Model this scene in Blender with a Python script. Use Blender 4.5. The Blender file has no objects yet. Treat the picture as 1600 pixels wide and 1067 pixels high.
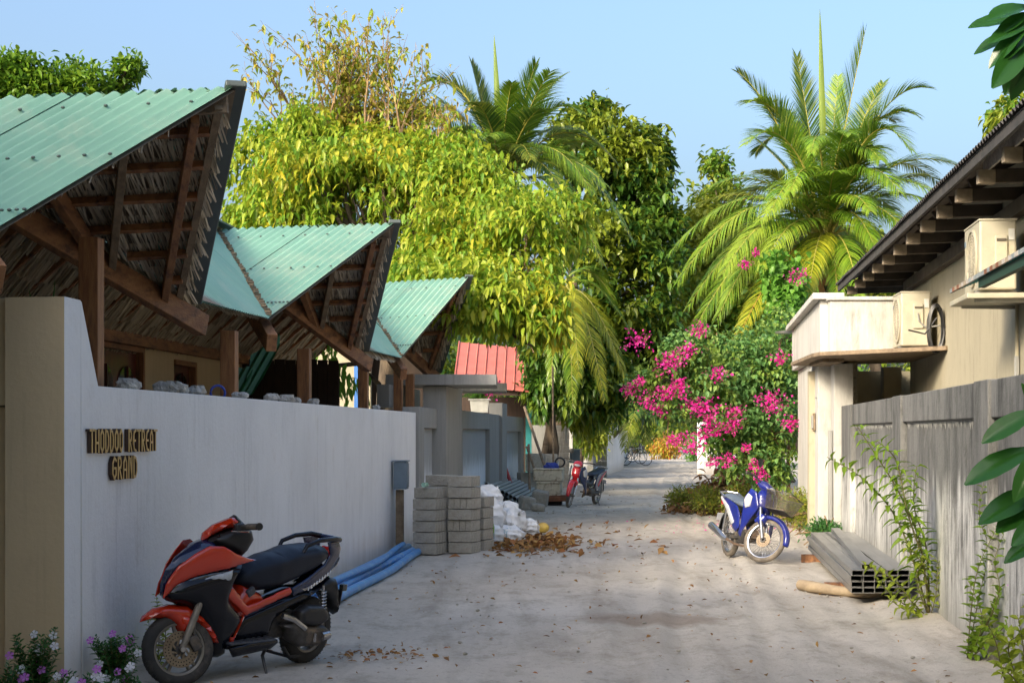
import bpy, bmesh, math, random
import numpy as np
from mathutils import Vector, Matrix, Euler
from mathutils.geometry import delaunay_2d_cdt
PI = math.pi
R_ = math.radians
random.seed(7)
rng = np.random.default_rng(11)
scene = bpy.context.scene
COL = scene.collection

# ------------------------------------------------------------------ camera, sky, sun, exposure
FOC = 2600.0 / 1600.0 * 36.0
cam_d = bpy.data.cameras.new('camera')
cam_d.lens = FOC; cam_d.sensor_width = 36.0; cam_d.shift_y = 141.5 / 1600.0
cam_d.clip_start = 0.1; cam_d.clip_end = 3000
cam = bpy.data.objects.new('camera', cam_d); COL.objects.link(cam)
cam.location = (0, 0, 1.6); cam.rotation_euler = (PI / 2, 0, 0)
scene.camera = cam

SUN_DIR = Vector((-0.62, -0.78, 0)).normalized()      # horizontal direction towards the sun
SUN_EL = R_(25)
world = bpy.data.worlds.new('World'); scene.world = world; world.use_nodes = True
wn = world.node_tree.nodes; wl = world.node_tree.links
for n in list(wn): wn.remove(n)
sky = wn.new('ShaderNodeTexSky'); sky.sky_type = 'NISHITA'; sky.sun_disc = False
sky.sun_elevation = SUN_EL; sky.sun_rotation = math.atan2(SUN_DIR.x, SUN_DIR.y)
sky.air_density = 1.0; sky.dust_density = 7.5; sky.ozone_density = 5.5
bg = wn.new('ShaderNodeBackground'); bg.inputs['Strength'].default_value = 0.15
wo = wn.new('ShaderNodeOutputWorld')
wt_ = wn.new('ShaderNodeMix'); wt_.data_type = 'RGBA'; wt_.blend_type = 'MULTIPLY'; wt_.inputs['Factor'].default_value = 1.0; wt_.inputs['B'].default_value = (1.12, 1.0, 0.87, 1)
wl.new(sky.outputs[0], wt_.inputs['A']); wl.new(wt_.outputs['Result'], bg.inputs[0]); wl.new(bg.outputs[0], wo.inputs[0])
sd = bpy.data.lights.new('sun', 'SUN'); sd.energy = 1.5; sd.angle = R_(10); sd.color = (1.0, 0.88, 0.68)
so = bpy.data.objects.new('sun', sd); COL.objects.link(so)
sv = Vector((SUN_DIR.x * math.cos(SUN_EL), SUN_DIR.y * math.cos(SUN_EL), math.sin(SUN_EL)))
so.rotation_euler = sv.to_track_quat('Z', 'Y').to_euler(); so.location = sv * 60
scene.view_settings.view_transform = 'Standard'; scene.view_settings.look = 'None'
scene.view_settings.exposure = 1.58; scene.view_settings.gamma = 1.0; scene.view_settings.use_curve_mapping = False
scene.cycles.max_bounces = 8; scene.cycles.diffuse_bounces = 4; scene.cycles.glossy_bounces = 3
scene.cycles.transmission_bounces = 6; scene.cycles.transparent_max_bounces = 8
scene.cycles.caustics_reflective = False; scene.cycles.caustics_refractive = False

# ------------------------------------------------------------------ place helpers (metres; camera eye at 1.6 m, looking along +Y)
def W(px, py, Y): return Vector(((px - 800) / 2600 * Y, Y, 1.6 - (py - 675) / 2600 * Y))
def G(px, py, z=0.0):
    Y = 2600 * (1.6 - z) / (py - 675); return Vector(((px - 800) / 2600 * Y, Y, z))
def LX(Y, off=0.0): return 0.0835 * Y - 3.42 + off       # street face of the left compound wall
def RX(Y, off=0.0): return 0.113 * Y + 2.0 + off          # street face of the right wall
LA = -math.atan(0.0835); RA = -math.atan(0.113)           # heading of each side of the lane

# ------------------------------------------------------------------ materials
MATS = {}
def nodes_of(name):
    m = bpy.data.materials.new(name); m.use_nodes = True
    nt = m.node_tree; b = nt.nodes['Principled BSDF']
    return m, nt, b
def pm(name, c1, c2=None, rough=0.6, scale=8.0, bump=0.0, bscale=None, metallic=0.0, coat=0.0, stretch=(1, 1, 1), detail=6, lo=0.35, hi=0.65, spec=None, c3=None, s3=1.5):
    m, nt, b = nodes_of(name); N = nt.nodes; L = nt.links
    b.inputs['Roughness'].default_value = rough; b.inputs['Metallic'].default_value = metallic
    if coat: b.inputs['Coat Weight'].default_value = coat; b.inputs['Coat Roughness'].default_value = 0.08
    if spec is not None: b.inputs['Specular IOR Level'].default_value = spec
    c2 = c2 or tuple(x * 0.82 for x in c1)
    tc = N.new('ShaderNodeTexCoord'); mp = N.new('ShaderNodeMapping'); mp.inputs['Scale'].default_value = stretch
    L.new(tc.outputs['Object'], mp.inputs['Vector'])
    no = N.new('ShaderNodeTexNoise'); no.inputs['Scale'].default_value = scale; no.inputs['Detail'].default_value = detail
    no.inputs['Roughness'].default_value = 0.6
    L.new(mp.outputs[0], no.inputs['Vector'])
    cr = N.new('ShaderNodeValToRGB'); cr.color_ramp.elements[0].position = lo; cr.color_ramp.elements[1].position = hi
    cr.color_ramp.elements[0].color = (*c2, 1); cr.color_ramp.elements[1].color = (*c1, 1)
    L.new(no.outputs['Fac'], cr.inputs[0]); col = cr.outputs[0]
    if c3:
        n3 = N.new('ShaderNodeTexNoise'); n3.inputs['Scale'].default_value = s3; n3.inputs['Detail'].default_value = 8; n3.inputs['Roughness'].default_value = 0.7
        L.new(mp.outputs[0], n3.inputs['Vector'])
        r3 = N.new('ShaderNodeValToRGB'); r3.color_ramp.elements[0].position = 0.5; r3.color_ramp.elements[1].position = 0.66
        L.new(n3.outputs['Fac'], r3.inputs[0])
        mx = N.new('ShaderNodeMix'); mx.data_type = 'RGBA'; mx.inputs['B'].default_value = (*c3, 1)
        L.new(r3.outputs[0], mx.inputs['Factor']); L.new(col, mx.inputs['A']); col = mx.outputs['Result']
    L.new(col, b.inputs['Base Color'])
    if bump:
        nb = N.new('ShaderNodeTexNoise'); nb.inputs['Scale'].default_value = bscale or scale * 6; nb.inputs['Detail'].default_value = 5
        L.new(mp.outputs[0], nb.inputs['Vector'])
        bp = N.new('ShaderNodeBump'); bp.inputs['Strength'].default_value = bump; bp.inputs['Distance'].default_value = 0.02
        L.new(nb.outputs['Fac'], bp.inputs['Height']); L.new(bp.outputs[0], b.inputs['Normal'])
    MATS[name] = m
    return m
def leafmat(name, cols, patch=None, pscale=0.5, trans=0.4, rough=0.45, plo=.58):
    """per-leaf colour from a random value per mesh island, plus optional larger patches of another colour"""
    m, nt, b = nodes_of(name); N = nt.nodes; L = nt.links
    g = N.new('ShaderNodeNewGeometry'); cr = N.new('ShaderNodeValToRGB'); cr.color_ramp.interpolation = 'LINEAR'
    els = cr.color_ramp.elements
    while len(els) < len(cols): els.new(0.5)
    for i, c in enumerate(cols):
        els[i].position = i / (len(cols) - 1); els[i].color = (*c, 1)
    L.new(g.outputs['Random Per Island'], cr.inputs[0]); col = cr.outputs[0]
    if patch:
        tc = N.new('ShaderNodeTexCoord'); no = N.new('ShaderNodeTexNoise'); no.inputs['Scale'].default_value = pscale; no.inputs['Detail'].default_value = 3
        L.new(tc.outputs['Object'], no.inputs['Vector'])
        ad = N.new('ShaderNodeMath'); ad.operation = 'MULTIPLY_ADD'; ad.inputs[1].default_value = 0.25; L.new(g.outputs['Random Per Island'], ad.inputs[0]); L.new(no.outputs['Fac'], ad.inputs[2])
        r = N.new('ShaderNodeValToRGB'); r.color_ramp.elements[0].position = plo; r.color_ramp.elements[1].position = plo + .14
        L.new(ad.outputs[0], r.inputs[0])
        mx = N.new('ShaderNodeMix'); mx.data_type = 'RGBA'; mx.inputs['B'].default_value = (*patch, 1)
        L.new(r.outputs[0], mx.inputs['Factor']); L.new(col, mx.inputs['A']); col = mx.outputs['Result']
    L.new(col, b.inputs['Base Color']); b.inputs['Roughness'].default_value = rough; b.inputs['Specular IOR Level'].default_value = 0.35
    if trans:
        t = N.new('ShaderNodeBsdfTranslucent'); L.new(col, t.inputs['Color'])
        hs = N.new('ShaderNodeHueSaturation'); hs.inputs['Value'].default_value = 1.5; L.new(col, hs.inputs['Color']); L.new(hs.outputs[0], t.inputs['Color'])
        ms = N.new('ShaderNodeMixShader'); ms.inputs[0].default_value = trans
        L.new(b.outputs[0], ms.inputs[1]); L.new(t.outputs[0], ms.inputs[2])
        L.new(ms.outputs[0], nt.nodes['Material Output'].inputs['Surface'])
    MATS[name] = m
    return m

# ------------------------------------------------------------------ object helpers
def tag(o, label=None, cat=None, group=None, kind=None):
    if label: o['label'] = label
    if cat: o['category'] = cat
    if group: o['group'] = group
    if kind: o['kind'] = kind
    return o
def empty(name, loc=(0, 0, 0), rz=0.0, label=None, cat=None, group=None):
    o = bpy.data.objects.new(name, None); COL.objects.link(o); o.empty_display_size = 0.1
    o.location = loc; o.rotation_euler = (0, 0, rz)
    return tag(o, label, cat, group)
def link_mesh(name, me, parent=None):
    o = bpy.data.objects.new(name, me); COL.objects.link(o)
    if parent: o.parent = parent
    return o
def copy_tree(o, parent=None):
    c = o.copy(); COL.objects.link(c)
    if parent: c.parent = parent
    for ch in o.children: copy_tree(ch, c)
    return c
def basis(d, up=Vector((0, 0, 1))):
    d = Vector(d).normalized(); up = up.normalized()
    if abs(d.dot(up)) > 0.985: up = Vector((0, 1, 0)) if abs(d.y) < .9 else Vector((1, 0, 0))
    x = d.cross(up).normalized(); y = x.cross(d)
    return x, y, d
class MB:
    def __init__(s): s.v = []; s.f = []; s.m = []; s.mi = 0
    def add(s, vs, fs):
        n = len(s.v); s.v += [tuple(v) for v in vs]; s.f += [tuple(n + i for i in f) for f in fs]; s.m += [s.mi] * len(fs)
        return s
    def box(s, c, size, rot=None, M=None):
        a, b, d = [x / 2 for x in size]
        vs = [Vector((x, y, z)) for x in (-a, a) for y in (-b, b) for z in (-d, d)]
        if rot is not None:
            E = Euler(rot).to_matrix() if not isinstance(rot, Matrix) else rot
            vs = [E @ v for v in vs]
        vs = [v + Vector(c) for v in vs]
        if M: vs = [M @ v for v in vs]
        return s.add(vs, [(0, 1, 3, 2), (4, 6, 7, 5), (0, 4, 5, 1), (2, 3, 7, 6), (0, 2, 6, 4), (1, 5, 7, 3)])
    def beam(s, p0, p1, w, h, up=Vector((0, 0, 1))):
        """rectangular bar from p0 to p1, w across, h along up"""
        p0, p1 = Vector(p0), Vector(p1); x, y, d = basis(p1 - p0, up)
        vs = [p + x * a * w / 2 + y * b * h / 2 for p in (p0, p1) for a, b in ((-1, -1), (1, -1), (1, 1), (-1, 1))]
        return s.add(vs, [(3, 2, 1, 0), (4, 5, 6, 7), (0, 1, 5, 4), (1, 2, 6, 5), (2, 3, 7, 6), (3, 0, 4, 7)])
    def tube(s, pts, r, n=8, cap=True):
        pts = [Vector(p) for p in pts]; rs = r if isinstance(r, (list, tuple)) else [r] * len(pts)
        vs = []; up = Vector((0, 0, 1))
        for i, p in enumerate(pts):
            d = (pts[min(i + 1, len(pts) - 1)] - pts[max(i - 1, 0)])
            if d.length < 1e-6: d = Vector((0, 0, 1))
            x, y, d = basis(d, up)
            if abs(d.dot(Vector((0, 0, 1)))) < 0.97: up = Vector((0, 0, 1))
            else: up = y
            vs += [p + (x * math.cos(2 * PI * k / n) + y * math.sin(2 * PI * k / n)) * rs[i] for k in range(n)]
        fs = [(i * n + k, i * n + (k + 1) % n, (i + 1) * n + (k + 1) % n, (i + 1) * n + k) for i in range(len(pts) - 1) for k in range(n)]
        if cap: fs += [tuple(range(n))[::-1], tuple((len(pts) - 1) * n + k for k in range(n))]
        return s.add(vs, fs)
    def lathe(s, prof, c, axis=(0, 0, 1), n=20, close=False):
        """prof: (radius, height along axis)"""
        x, y, d = basis(axis, Vector((0.3, 1, 0.1))); c = Vector(c)
        vs = [c + d * h + (x * math.cos(2 * PI * k / n) + y * math.sin(2 * PI * k / n)) * r for r, h in prof for k in range(n)]
        m = len(prof); rows = range(m if close else m - 1)
        fs = [(i * n + k, i * n + (k + 1) % n, ((i + 1) % m) * n + (k + 1) % n, ((i + 1) % m) * n + k) for i in rows for k in range(n)]
        return s.add(vs, fs)
    def prism(s, poly, M, t):
        """poly in local xy of M, extruded t along local z"""
        n = len(poly); vs = [M @ Vector((x, y, 0)) for x, y in poly] + [M @ Vector((x, y, t)) for x, y in poly]
        return s.add(vs, [tuple(range(n))[::-1], tuple(range(n, 2 * n))] + [(i, (i + 1) % n, n + (i + 1) % n, n + i) for i in range(n)])
    def sphere(s, c, r, nu=12, nv=8, noise=0.0):
        c = Vector(c); r = Vector(r) if not isinstance(r, (int, float)) else Vector((r, r, r)); vs = []
        for j in range(nv + 1):
            t = PI * j / nv
            for i in range(nu):
                k = 1 + (random.uniform(-noise, noise) if noise and 0 < j < nv else 0)
                a = 2 * PI * i / nu; vs.append(c + Vector((math.cos(a) * math.sin(t) * r.x, math.sin(a) * math.sin(t) * r.y, math.cos(t) * r.z)) * k)
        fs = [(j * nu + i, (j + 1) * nu + i, (j + 1) * nu + (i + 1) % nu, j * nu + (i + 1) % nu) for j in range(nv) for i in range(nu)]
        return s.add(vs, fs)
    def mesh(s, name):
        me = bpy.data.meshes.new(name); me.from_pydata(s.v, [], s.f)
        if any(s.m): me.polygons.foreach_set('material_index', s.m)
        return me
    def build(s, name, mats, parent=None, smooth=False, bevel=0.0, seg=2, fix=True, weld=False):
        me = s.mesh(name)
        for m in (mats if isinstance(mats, (list, tuple)) else [mats]): me.materials.append(MATS[m] if isinstance(m, str) else m)
        if fix:
            bm = bmesh.new(); bm.from_mesh(me)
            if weld: bmesh.ops.remove_doubles(bm, verts=bm.verts, dist=1e-4)
            bmesh.ops.recalc_face_normals(bm, faces=bm.faces); bm.to_mesh(me); bm.free()
        if smooth: me.polygons.foreach_set('use_smooth', [True] * len(me.polygons)); me.set_sharp_from_angle(angle=R_(40))
        o = link_mesh(name, me, parent)
        if bevel:
            b = o.modifiers.new('bevel', 'BEVEL'); b.width = bevel; b.segments = seg; b.limit_method = 'ANGLE'; b.angle_limit = R_(35)
        return o
def npmesh(name, V, Fs, mats, parent=None, smooth=False):
    """V (n,3), Fs (m,k) uniform faces"""
    V = np.asarray(V, dtype=np.float32); Fs = np.asarray(Fs, dtype=np.int32); k = Fs.shape[1]
    me = bpy.data.meshes.new(name)
    me.vertices.add(len(V)); me.vertices.foreach_set('co', V.ravel())
    me.loops.add(Fs.size); me.loops.foreach_set('vertex_index', Fs.ravel())
    me.polygons.add(len(Fs)); me.polygons.foreach_set('loop_start', np.arange(0, Fs.size, k, dtype=np.int32))
    me.polygons.foreach_set('loop_total', np.full(len(Fs), k, dtype=np.int32))
    if smooth: me.polygons.foreach_set('use_smooth', np.ones(len(Fs), dtype=bool))
    me.update(calc_edges=True)
    for m in (mats if isinstance(mats, (list, tuple)) else [mats]): me.materials.append(MATS[m] if isinstance(m, str) else m)
    return link_mesh(name, me, parent)
def unit(a): return a / np.maximum(np.linalg.norm(a, axis=-1, keepdims=True), 1e-9)
def leaf_arrays(P, D, L, Wd, fold=0.25, droop=0.25, up=None, waist=0.45):
    """n leaves, 7 verts / 6 tris each: base, widest pair, mid rib, outer pair, tip"""
    n = len(P); D = unit(D); U = np.tile(np.array([0, 0, 1.0]), (n, 1)) if up is None else up
    U = U + rng.normal(0, 0.35, (n, 3)); S = unit(np.cross(D, U)); Nn = np.cross(S, D)
    L = L[:, None]; Wd = Wd[:, None]; g = np.array([0, 0, -1.0])
    base = P; m1 = P + D * L * 0.38; m2 = P + D * L * 0.72 + g * L * droop * 0.45; tip = P + D * L * 0.98 + g * L * droop
    a = m1 + S * Wd * 0.5 + Nn * Wd * fold; b = m1 - S * Wd * 0.5 + Nn * Wd * fold
    c = m2 + S * Wd * 0.36 + Nn * Wd * fold * 0.7; d = m2 - S * Wd * 0.36 + Nn * Wd * fold * 0.7
    V = np.stack([base, a, m1, b, c, m2, d, tip], 1).reshape(-1, 3)
    f = np.array([[0, 2, 1, 1], [0, 3, 2, 2], [1, 2, 5, 4], [2, 3, 6, 5], [4, 5, 7, 7], [5, 6, 7, 7]])
    tri = np.array([[0, 2, 1], [0, 3, 2], [1, 2, 4], [2, 5, 4], [2, 3, 6], [2, 6, 5], [4, 5, 7], [5, 6, 7]])
    Fs = (tri[None] + (np.arange(n) * 8)[:, None, None]).reshape(-1, 3)
    return V, Fs
def small_leaf_arrays(P, D, L, Wd, droop=0.2):
    """n leaves, 5 verts / 4 tris"""
    n = len(P); D = unit(D); U = np.tile(np.array([0, 0, 1.0]), (n, 1)) + rng.normal(0, 0.4, (n, 3))
    S = unit(np.cross(D, U)); L = L[:, None]; Wd = Wd[:, None]; Nn = np.cross(S, D)
    m = P + D * L * 0.5; tip = P + D * L + np.array([0, 0, -1.0]) * L * droop
    V = np.stack([P, m + S * Wd * .5 + Nn * Wd * .2, m, m - S * Wd * .5 + Nn * Wd * .2, tip], 1).reshape(-1, 3)
    tri = np.array([[0, 2, 1], [0, 3, 2], [1, 2, 4], [2, 3, 4]])
    return V, (tri[None] + (np.arange(n) * 5)[:, None, None]).reshape(-1, 3)
def rdir(n): return unit(rng.normal(0, 1, (n, 3)))
def poly_clip_interval(poly, u):
    """interval in v of a convex 2D polygon at given u"""
    vs = []
    for i in range(len(poly)):
        (u0, v0), (u1, v1) = poly[i], poly[(i + 1) % len(poly)]
        if (u0 - u) * (u1 - u) <= 0 and abs(u1 - u0) > 1e-9:
            vs.append(v0 + (v1 - v0) * (u - u0) / (u1 - u0))
    return (min(vs), max(vs)) if len(vs) >= 2 else None
def plane_frame(pts, ribdir):
    o = Vector(pts[0]); v = Vector(ribdir).normalized(); n = (Vector(pts[1]) - o).cross(Vector(pts[2]) - o).normalized()
    if n.z < 0: n = -n
    v = (v - n * v.dot(n)).normalized(); u = v.cross(n).normalized()
    return o, u, v, n
def corrugated(pts, ribdir, mats, parent, pitch=0.092, amp=0.016, sheet=0.83, name='roof_sheet', per=6, lift=0.0, shift=0.004, box=False):
    """cut corrugated sheets to a flat convex polygon; every sheet is a mesh of its own"""
    o, u, v, n = plane_frame(pts, ribdir)
    poly = [((Vector(p) - o).dot(u), (Vector(p) - o).dot(v)) for p in pts]
    u0 = min(p[0] for p in poly) + 1e-4; u1 = max(p[0] for p in poly) - 1e-4
    k = 0; a = u0; out = []
    while a < u1 - 0.02:
        b = min(a + sheet, u1); q = max(2, int(round((b - a + (0.04 if b < u1 else 0)) / pitch * per)))
        bb = min(b + 0.05, u1); V = []; lift_k = lift + shift * (k % 2)
        for i in range(q + 1):
            uu = a + (bb - a) * i / q; iv = poly_clip_interval(poly, uu)
            if iv is None: iv = (0, 0)
            if box:
                ph = (uu / pitch) % 1.0; h = amp * 2 * (1 if ph < 0.12 else 0)
            else: h = amp * math.cos(2 * PI * uu / pitch)
            sag = 0.003 * math.sin(k * 2.1)
            for vv in (iv[0] - random.uniform(0, .004), iv[1] + random.uniform(0, .004)): V.append(o + u * uu + v * vv + n * (h + lift_k + sag))
        Fs = [(2 * i, 2 * i + 1, 2 * i + 3, 2 * i + 2) for i in range(q)]
        mb = MB(); mb.add(V, Fs); ob = mb.build(name, mats, parent, smooth=True, fix=False); out.append(ob)
        a = b; k += 1
    return out
def inflate(outline, wf, Rr=0.04, step=0.03, yc=0.0, name='panel', mat=None, parent=None, one_side=0, smooth=True, flip=False, power=0.5, M=None):
    """puffed solid from a side outline in (x, z): half width wf(x, z), rounded in over Rr of the outline.
    one_side=+1/-1 gives a thin shell panel standing on that side only."""
    P = [Vector(p) for p in outline]; n = len(P); pts = []
    for i in range(n):
        a, b = P[i], P[(i + 1) % n]; k = max(1, int((b - a).length / step))
        pts += [a + (b - a) * (j / k) for j in range(k)]
    m = len(pts); xs = [p.x for p in pts]; zs = [p.y for p in pts]; inner = []
    def inside(x, z):
        c = False; j = m - 1
        for i in range(m):
            if (zs[i] > z) != (zs[j] > z) and x < (xs[j] - xs[i]) * (z - zs[i]) / (zs[j] - zs[i]) + xs[i]: c = not c
            j = i
        return c
    A = np.array([[p.x, p.y] for p in pts]); B = np.roll(A, -1, 0); AB = B - A; LL = np.maximum((AB ** 2).sum(1), 1e-12)
    def dist(x, z):
        q = np.array([x, z]) - A; t = np.clip((q * AB).sum(1) / LL, 0, 1)
        return float(np.sqrt(((q - AB * t[:, None]) ** 2).sum(1)).min())
    x = min(xs) + step * .5
    r = 0
    while x < max(xs):
        z = min(zs) + step * (.5 if r % 2 else 0)
        while z < max(zs):
            if inside(x, z) and dist(x, z) > step * .4: inner.append(Vector((x, z)))
            z += step
        x += step * .87; r += 1
    # ring of points just inside the outline for a tight rounded edge
    for i in range(0, m):
        a, b, c = pts[i - 1], pts[i], pts[(i + 1) % m]; t = (c - a); 
        if t.length < 1e-9: continue
        t.normalize()
        for sg in (1, -1):
            q = b + Vector((-t.y, t.x)) * sg * min(Rr * .18, step * .35)
            if inside(q.x, q.y) and dist(q.x, q.y) > min(Rr * .12, step * .2): inner.append(q)
    V2, _, F2, _, _, _ = delaunay_2d_cdt(pts + inner, [(i, (i + 1) % m) for i in range(m)], [], 1, 1e-6)
    V = []; nv = len(V2)
    def wid(p):
        d = dist(p.x, p.y); s = min(1.0, d / Rr); return wf(p.x, p.y) * (1 - (1 - s) ** 2) ** power
    ws = [wid(p) for p in V2]
    mb = MB()
    if one_side:
        V = [(p.x, yc + one_side * (wf(p.x, p.y) + 0.012 * (1 - (1 - min(1, dist(p.x, p.y) / Rr)) ** 2) ** power), p.y) for p in V2] + \
            [(p.x, yc + one_side * (wf(p.x, p.y) - 0.008), p.y) for p in V2]
    else:
        V = [(p.x, yc + w, p.y) for p, w in zip(V2, ws)] + [(p.x, yc - w, p.y) for p, w in zip(V2, ws)]
    Fs = [tuple(f) for f in F2] + [tuple(nv + i for i in reversed(f)) for f in F2]
    if one_side:
        key = {}
        for f in F2:
            for i in range(len(f)): key[(f[i], f[(i + 1) % len(f)])] = 1
        Fs += [(a, b, nv + b, nv + a) for (a, b) in key if (b, a) not in key]
    mb.add([M @ Vector(v) for v in V] if M else V, Fs)
    o = mb.build(name, mat, parent, weld=True)
    if smooth:
        o.data.polygons.foreach_set('use_smooth', [True] * len(o.data.polygons))
        o.data.set_sharp_from_angle(angle=R_(55))
    return o

# ------------------------------------------------------------------ materials in use
def wallpaint(name, base, dirt, streak, amount=0.5, topz=None, ground=True, bump=0.25, sx=9.0, sz=.045, mlo=.36, mhi=.62):
    """plaster or concrete with rain streaks, soft blotches and splashes of soil near the ground (all marks with their own shape)"""
    m, nt, b = nodes_of(name); N = nt.nodes; L = nt.links; b.inputs['Roughness'].default_value = 0.85; b.inputs['Specular IOR Level'].default_value = 0.25
    tc = N.new('ShaderNodeTexCoord')
    def noise(scale, stretch, detail=6, rough=0.6):
        mp = N.new('ShaderNodeMapping'); mp.inputs['Scale'].default_value = stretch; L.new(tc.outputs['Object'], mp.inputs['Vector'])
        n = N.new('ShaderNodeTexNoise'); n.inputs['Scale'].default_value = scale; n.inputs['Detail'].default_value = detail; n.inputs['Roughness'].default_value = rough
        L.new(mp.outputs[0], n.inputs['Vector']); return n.outputs['Fac']
    def ramp(fac, a, c, inv=False):
        r = N.new('ShaderNodeMapRange'); r.inputs['From Min'].default_value = a; r.inputs['From Max'].default_value = c
        if inv: r.inputs['To Min'].default_value = 1; r.inputs['To Max'].default_value = 0
        L.new(fac, r.inputs['Value']); return r.outputs[0]
    def mul(a, c):
        n = N.new('ShaderNodeMath'); n.operation = 'MULTIPLY'; n.use_clamp = True
        if isinstance(a, float): n.inputs[0].default_value = a
        else: L.new(a, n.inputs[0])
        if isinstance(c, float): n.inputs[1].default_value = c
        else: L.new(c, n.inputs[1])
        return n.outputs[0]
    def mix(col, fac, c):
        mx = N.new('ShaderNodeMix'); mx.data_type = 'RGBA'; mx.inputs['B'].default_value = (*c, 1)
        if isinstance(col, tuple): mx.inputs['A'].default_value = (*col, 1)
        else: L.new(col, mx.inputs['A'])
        L.new(fac, mx.inputs['Factor']); return mx.outputs['Result']
    col = mix(base, ramp(noise(0.7, (1, 1, 1)), 0.38, 0.7), tuple(x * 0.88 for x in base))
    col = mix(col, mul(ramp(noise(sx, (1, 1, sz), 8, 0.8), 0.42, 0.66), mul(ramp(noise(0.75, (1, 1, 0.3), 4), mlo, mhi), amount)), streak)
    col = mix(col, mul(ramp(noise(sx * 2.6, (1, 1, sz * .8), 6, 0.75), 0.5, 0.70), mul(ramp(noise(1.1, (1, 1, 0.6), 4), 0.42, 0.62), amount * 0.9)), tuple(x * 0.45 for x in streak))
    col = mix(col, mul(ramp(noise(3.2, (1, 1, 0.8), 9, 0.7), 0.56, 0.72), amount * 0.7), dirt)
    sp = N.new('ShaderNodeSeparateXYZ'); L.new(tc.outputs['Object'], sp.inputs[0])
    if ground:
        ad = N.new('ShaderNodeMath'); ad.operation = 'MULTIPLY_ADD'; ad.inputs[1].default_value = -0.5; L.new(noise(5.0, (1, 1, 0.3)), ad.inputs[0]); L.new(sp.outputs['Z'], ad.inputs[2])
        col = mix(col, mul(ramp(ad.outputs[0], -0.27, 0.16, True), 0.75), dirt)
    if topz is not None:
        ad = N.new('ShaderNodeMath'); ad.operation = 'MULTIPLY_ADD'; ad.inputs[1].default_value = 1.1; L.new(noise(sx * 1.7, (1, 1, 0.05), 4, 0.7), ad.inputs[0]); L.new(sp.outputs['Z'], ad.inputs[2])
        col = mix(col, mul(ramp(ad.outputs[0], topz + 0.40, topz + 0.66), 0.75), tuple(x * 0.5 for x in streak))
    L.new(col, b.inputs['Base Color'])
    bp = N.new('ShaderNodeBump'); bp.inputs['Strength'].default_value = bump; bp.inputs['Distance'].default_value = 0.01
    nb = noise(26.0, (1, 1, 1), 6, 0.65); L.new(nb, bp.inputs['Height']); L.new(bp.outputs[0], b.inputs['Normal'])
    MATS[name] = m; return m
wallpaint('white_paint', (0.83, 0.815, 0.78), (0.52, 0.45, 0.36), (0.66, 0.635, 0.60), 0.36, bump=0.5, sx=3.5, sz=.16)
wallpaint('beige_paint', (0.62, 0.49, 0.30), (0.36, 0.28, 0.18), (0.38, 0.30, 0.19), 0.3, bump=0.3)
wallpaint('stained_concrete', (0.62, 0.615, 0.575), (0.25, 0.245, 0.215), (0.085, 0.087, 0.082), 2.0, topz=1.10, bump=0.8, sx=3.2, sz=.24, mlo=.42, mhi=.54)
wallpaint('old_white', (0.54, 0.53, 0.49), (0.33, 0.31, 0.26), (0.27, 0.26, 0.22), 0.7, bump=0.4, sx=3.5, sz=.22)
wallpaint('cream_plaster', (0.44, 0.395, 0.28), (0.27, 0.24, 0.17), (0.30, 0.27, 0.19), 0.6, ground=False, bump=0.4, sx=2.5, sz=.3)
wallpaint('grey_plaster', (0.30, 0.30, 0.28), (0.20, 0.19, 0.165), (0.16, 0.155, 0.14), 0.5, bump=0.4)
wallpaint('panel_white', (0.66, 0.70, 0.74), (0.40, 0.41, 0.40), (0.40, 0.42, 0.40), 0.55, topz=1.0, bump=0.15, sx=14)
pm('roof_green', (0.25, 0.45, 0.335), (0.20, 0.38, 0.285), rough=0.38, scale=1.6, bump=0.05, c3=(0.30, 0.44, 0.33), s3=2.5)
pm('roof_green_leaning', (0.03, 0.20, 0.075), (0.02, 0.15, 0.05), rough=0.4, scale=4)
pm('roof_red', (0.50, 0.15, 0.115), (0.42, 0.12, 0.09), rough=0.5, scale=3)
pm('flashing_grey', (0.10, 0.12, 0.11), (0.075, 0.092, 0.085), rough=0.5, scale=3, metallic=0.2)
pm('timber', (0.36, 0.16, 0.055), (0.21, 0.085, 0.03), rough=0.6, scale=5, stretch=(6, 6, 0.8), bump=0.3, c3=(0.08, 0.035, 0.018), s3=2.2)
pm('timber_long', (0.34, 0.16, 0.062), (0.20, 0.085, 0.034), rough=0.65, scale=3, stretch=(5, 1, 5), bump=0.3, c3=(0.08, 0.035, 0.018), s3=2.2)
pm('timber_grey', (0.27, 0.20, 0.125), (0.14, 0.10, 0.062), rough=0.8, scale=3, stretch=(4, 2, 4), bump=0.3)
pm('door_red', (0.13, 0.022, 0.012), (0.07, 0.012, 0.008), rough=0.35, scale=4, stretch=(4, 4, 0.7), coat=0.3)
pm('dark_glass', (0.03, 0.032, 0.03), rough=0.06, spec=0.8)
pm('thatch_back', (0.24, 0.19, 0.14), rough=1.0, scale=20)
leafmat('reed', [(0.60, 0.52, 0.39), (0.47, 0.39, 0.28), (0.70, 0.62, 0.48), (0.34, 0.27, 0.19)], trans=0.0, rough=0.9)
pm('coral', (0.66, 0.64, 0.58), (0.34, 0.33, 0.30), rough=0.9, scale=12, bump=0.8)
pm('gold_paint', (0.62, 0.40, 0.13), rough=0.45, scale=10); pm('letter_side', (0.045, 0.022, 0.012), rough=0.6)
pm('dark_wood', (0.045, 0.026, 0.016), (0.025, 0.015, 0.01), rough=0.8, scale=3, stretch=(5, 5, .6))
pm('cement_block', (0.40, 0.38, 0.32), (0.29, 0.275, 0.23), rough=0.95, scale=16, bump=0.9, bscale=60, c3=(0.37, 0.355, 0.31), s3=5)
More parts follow.
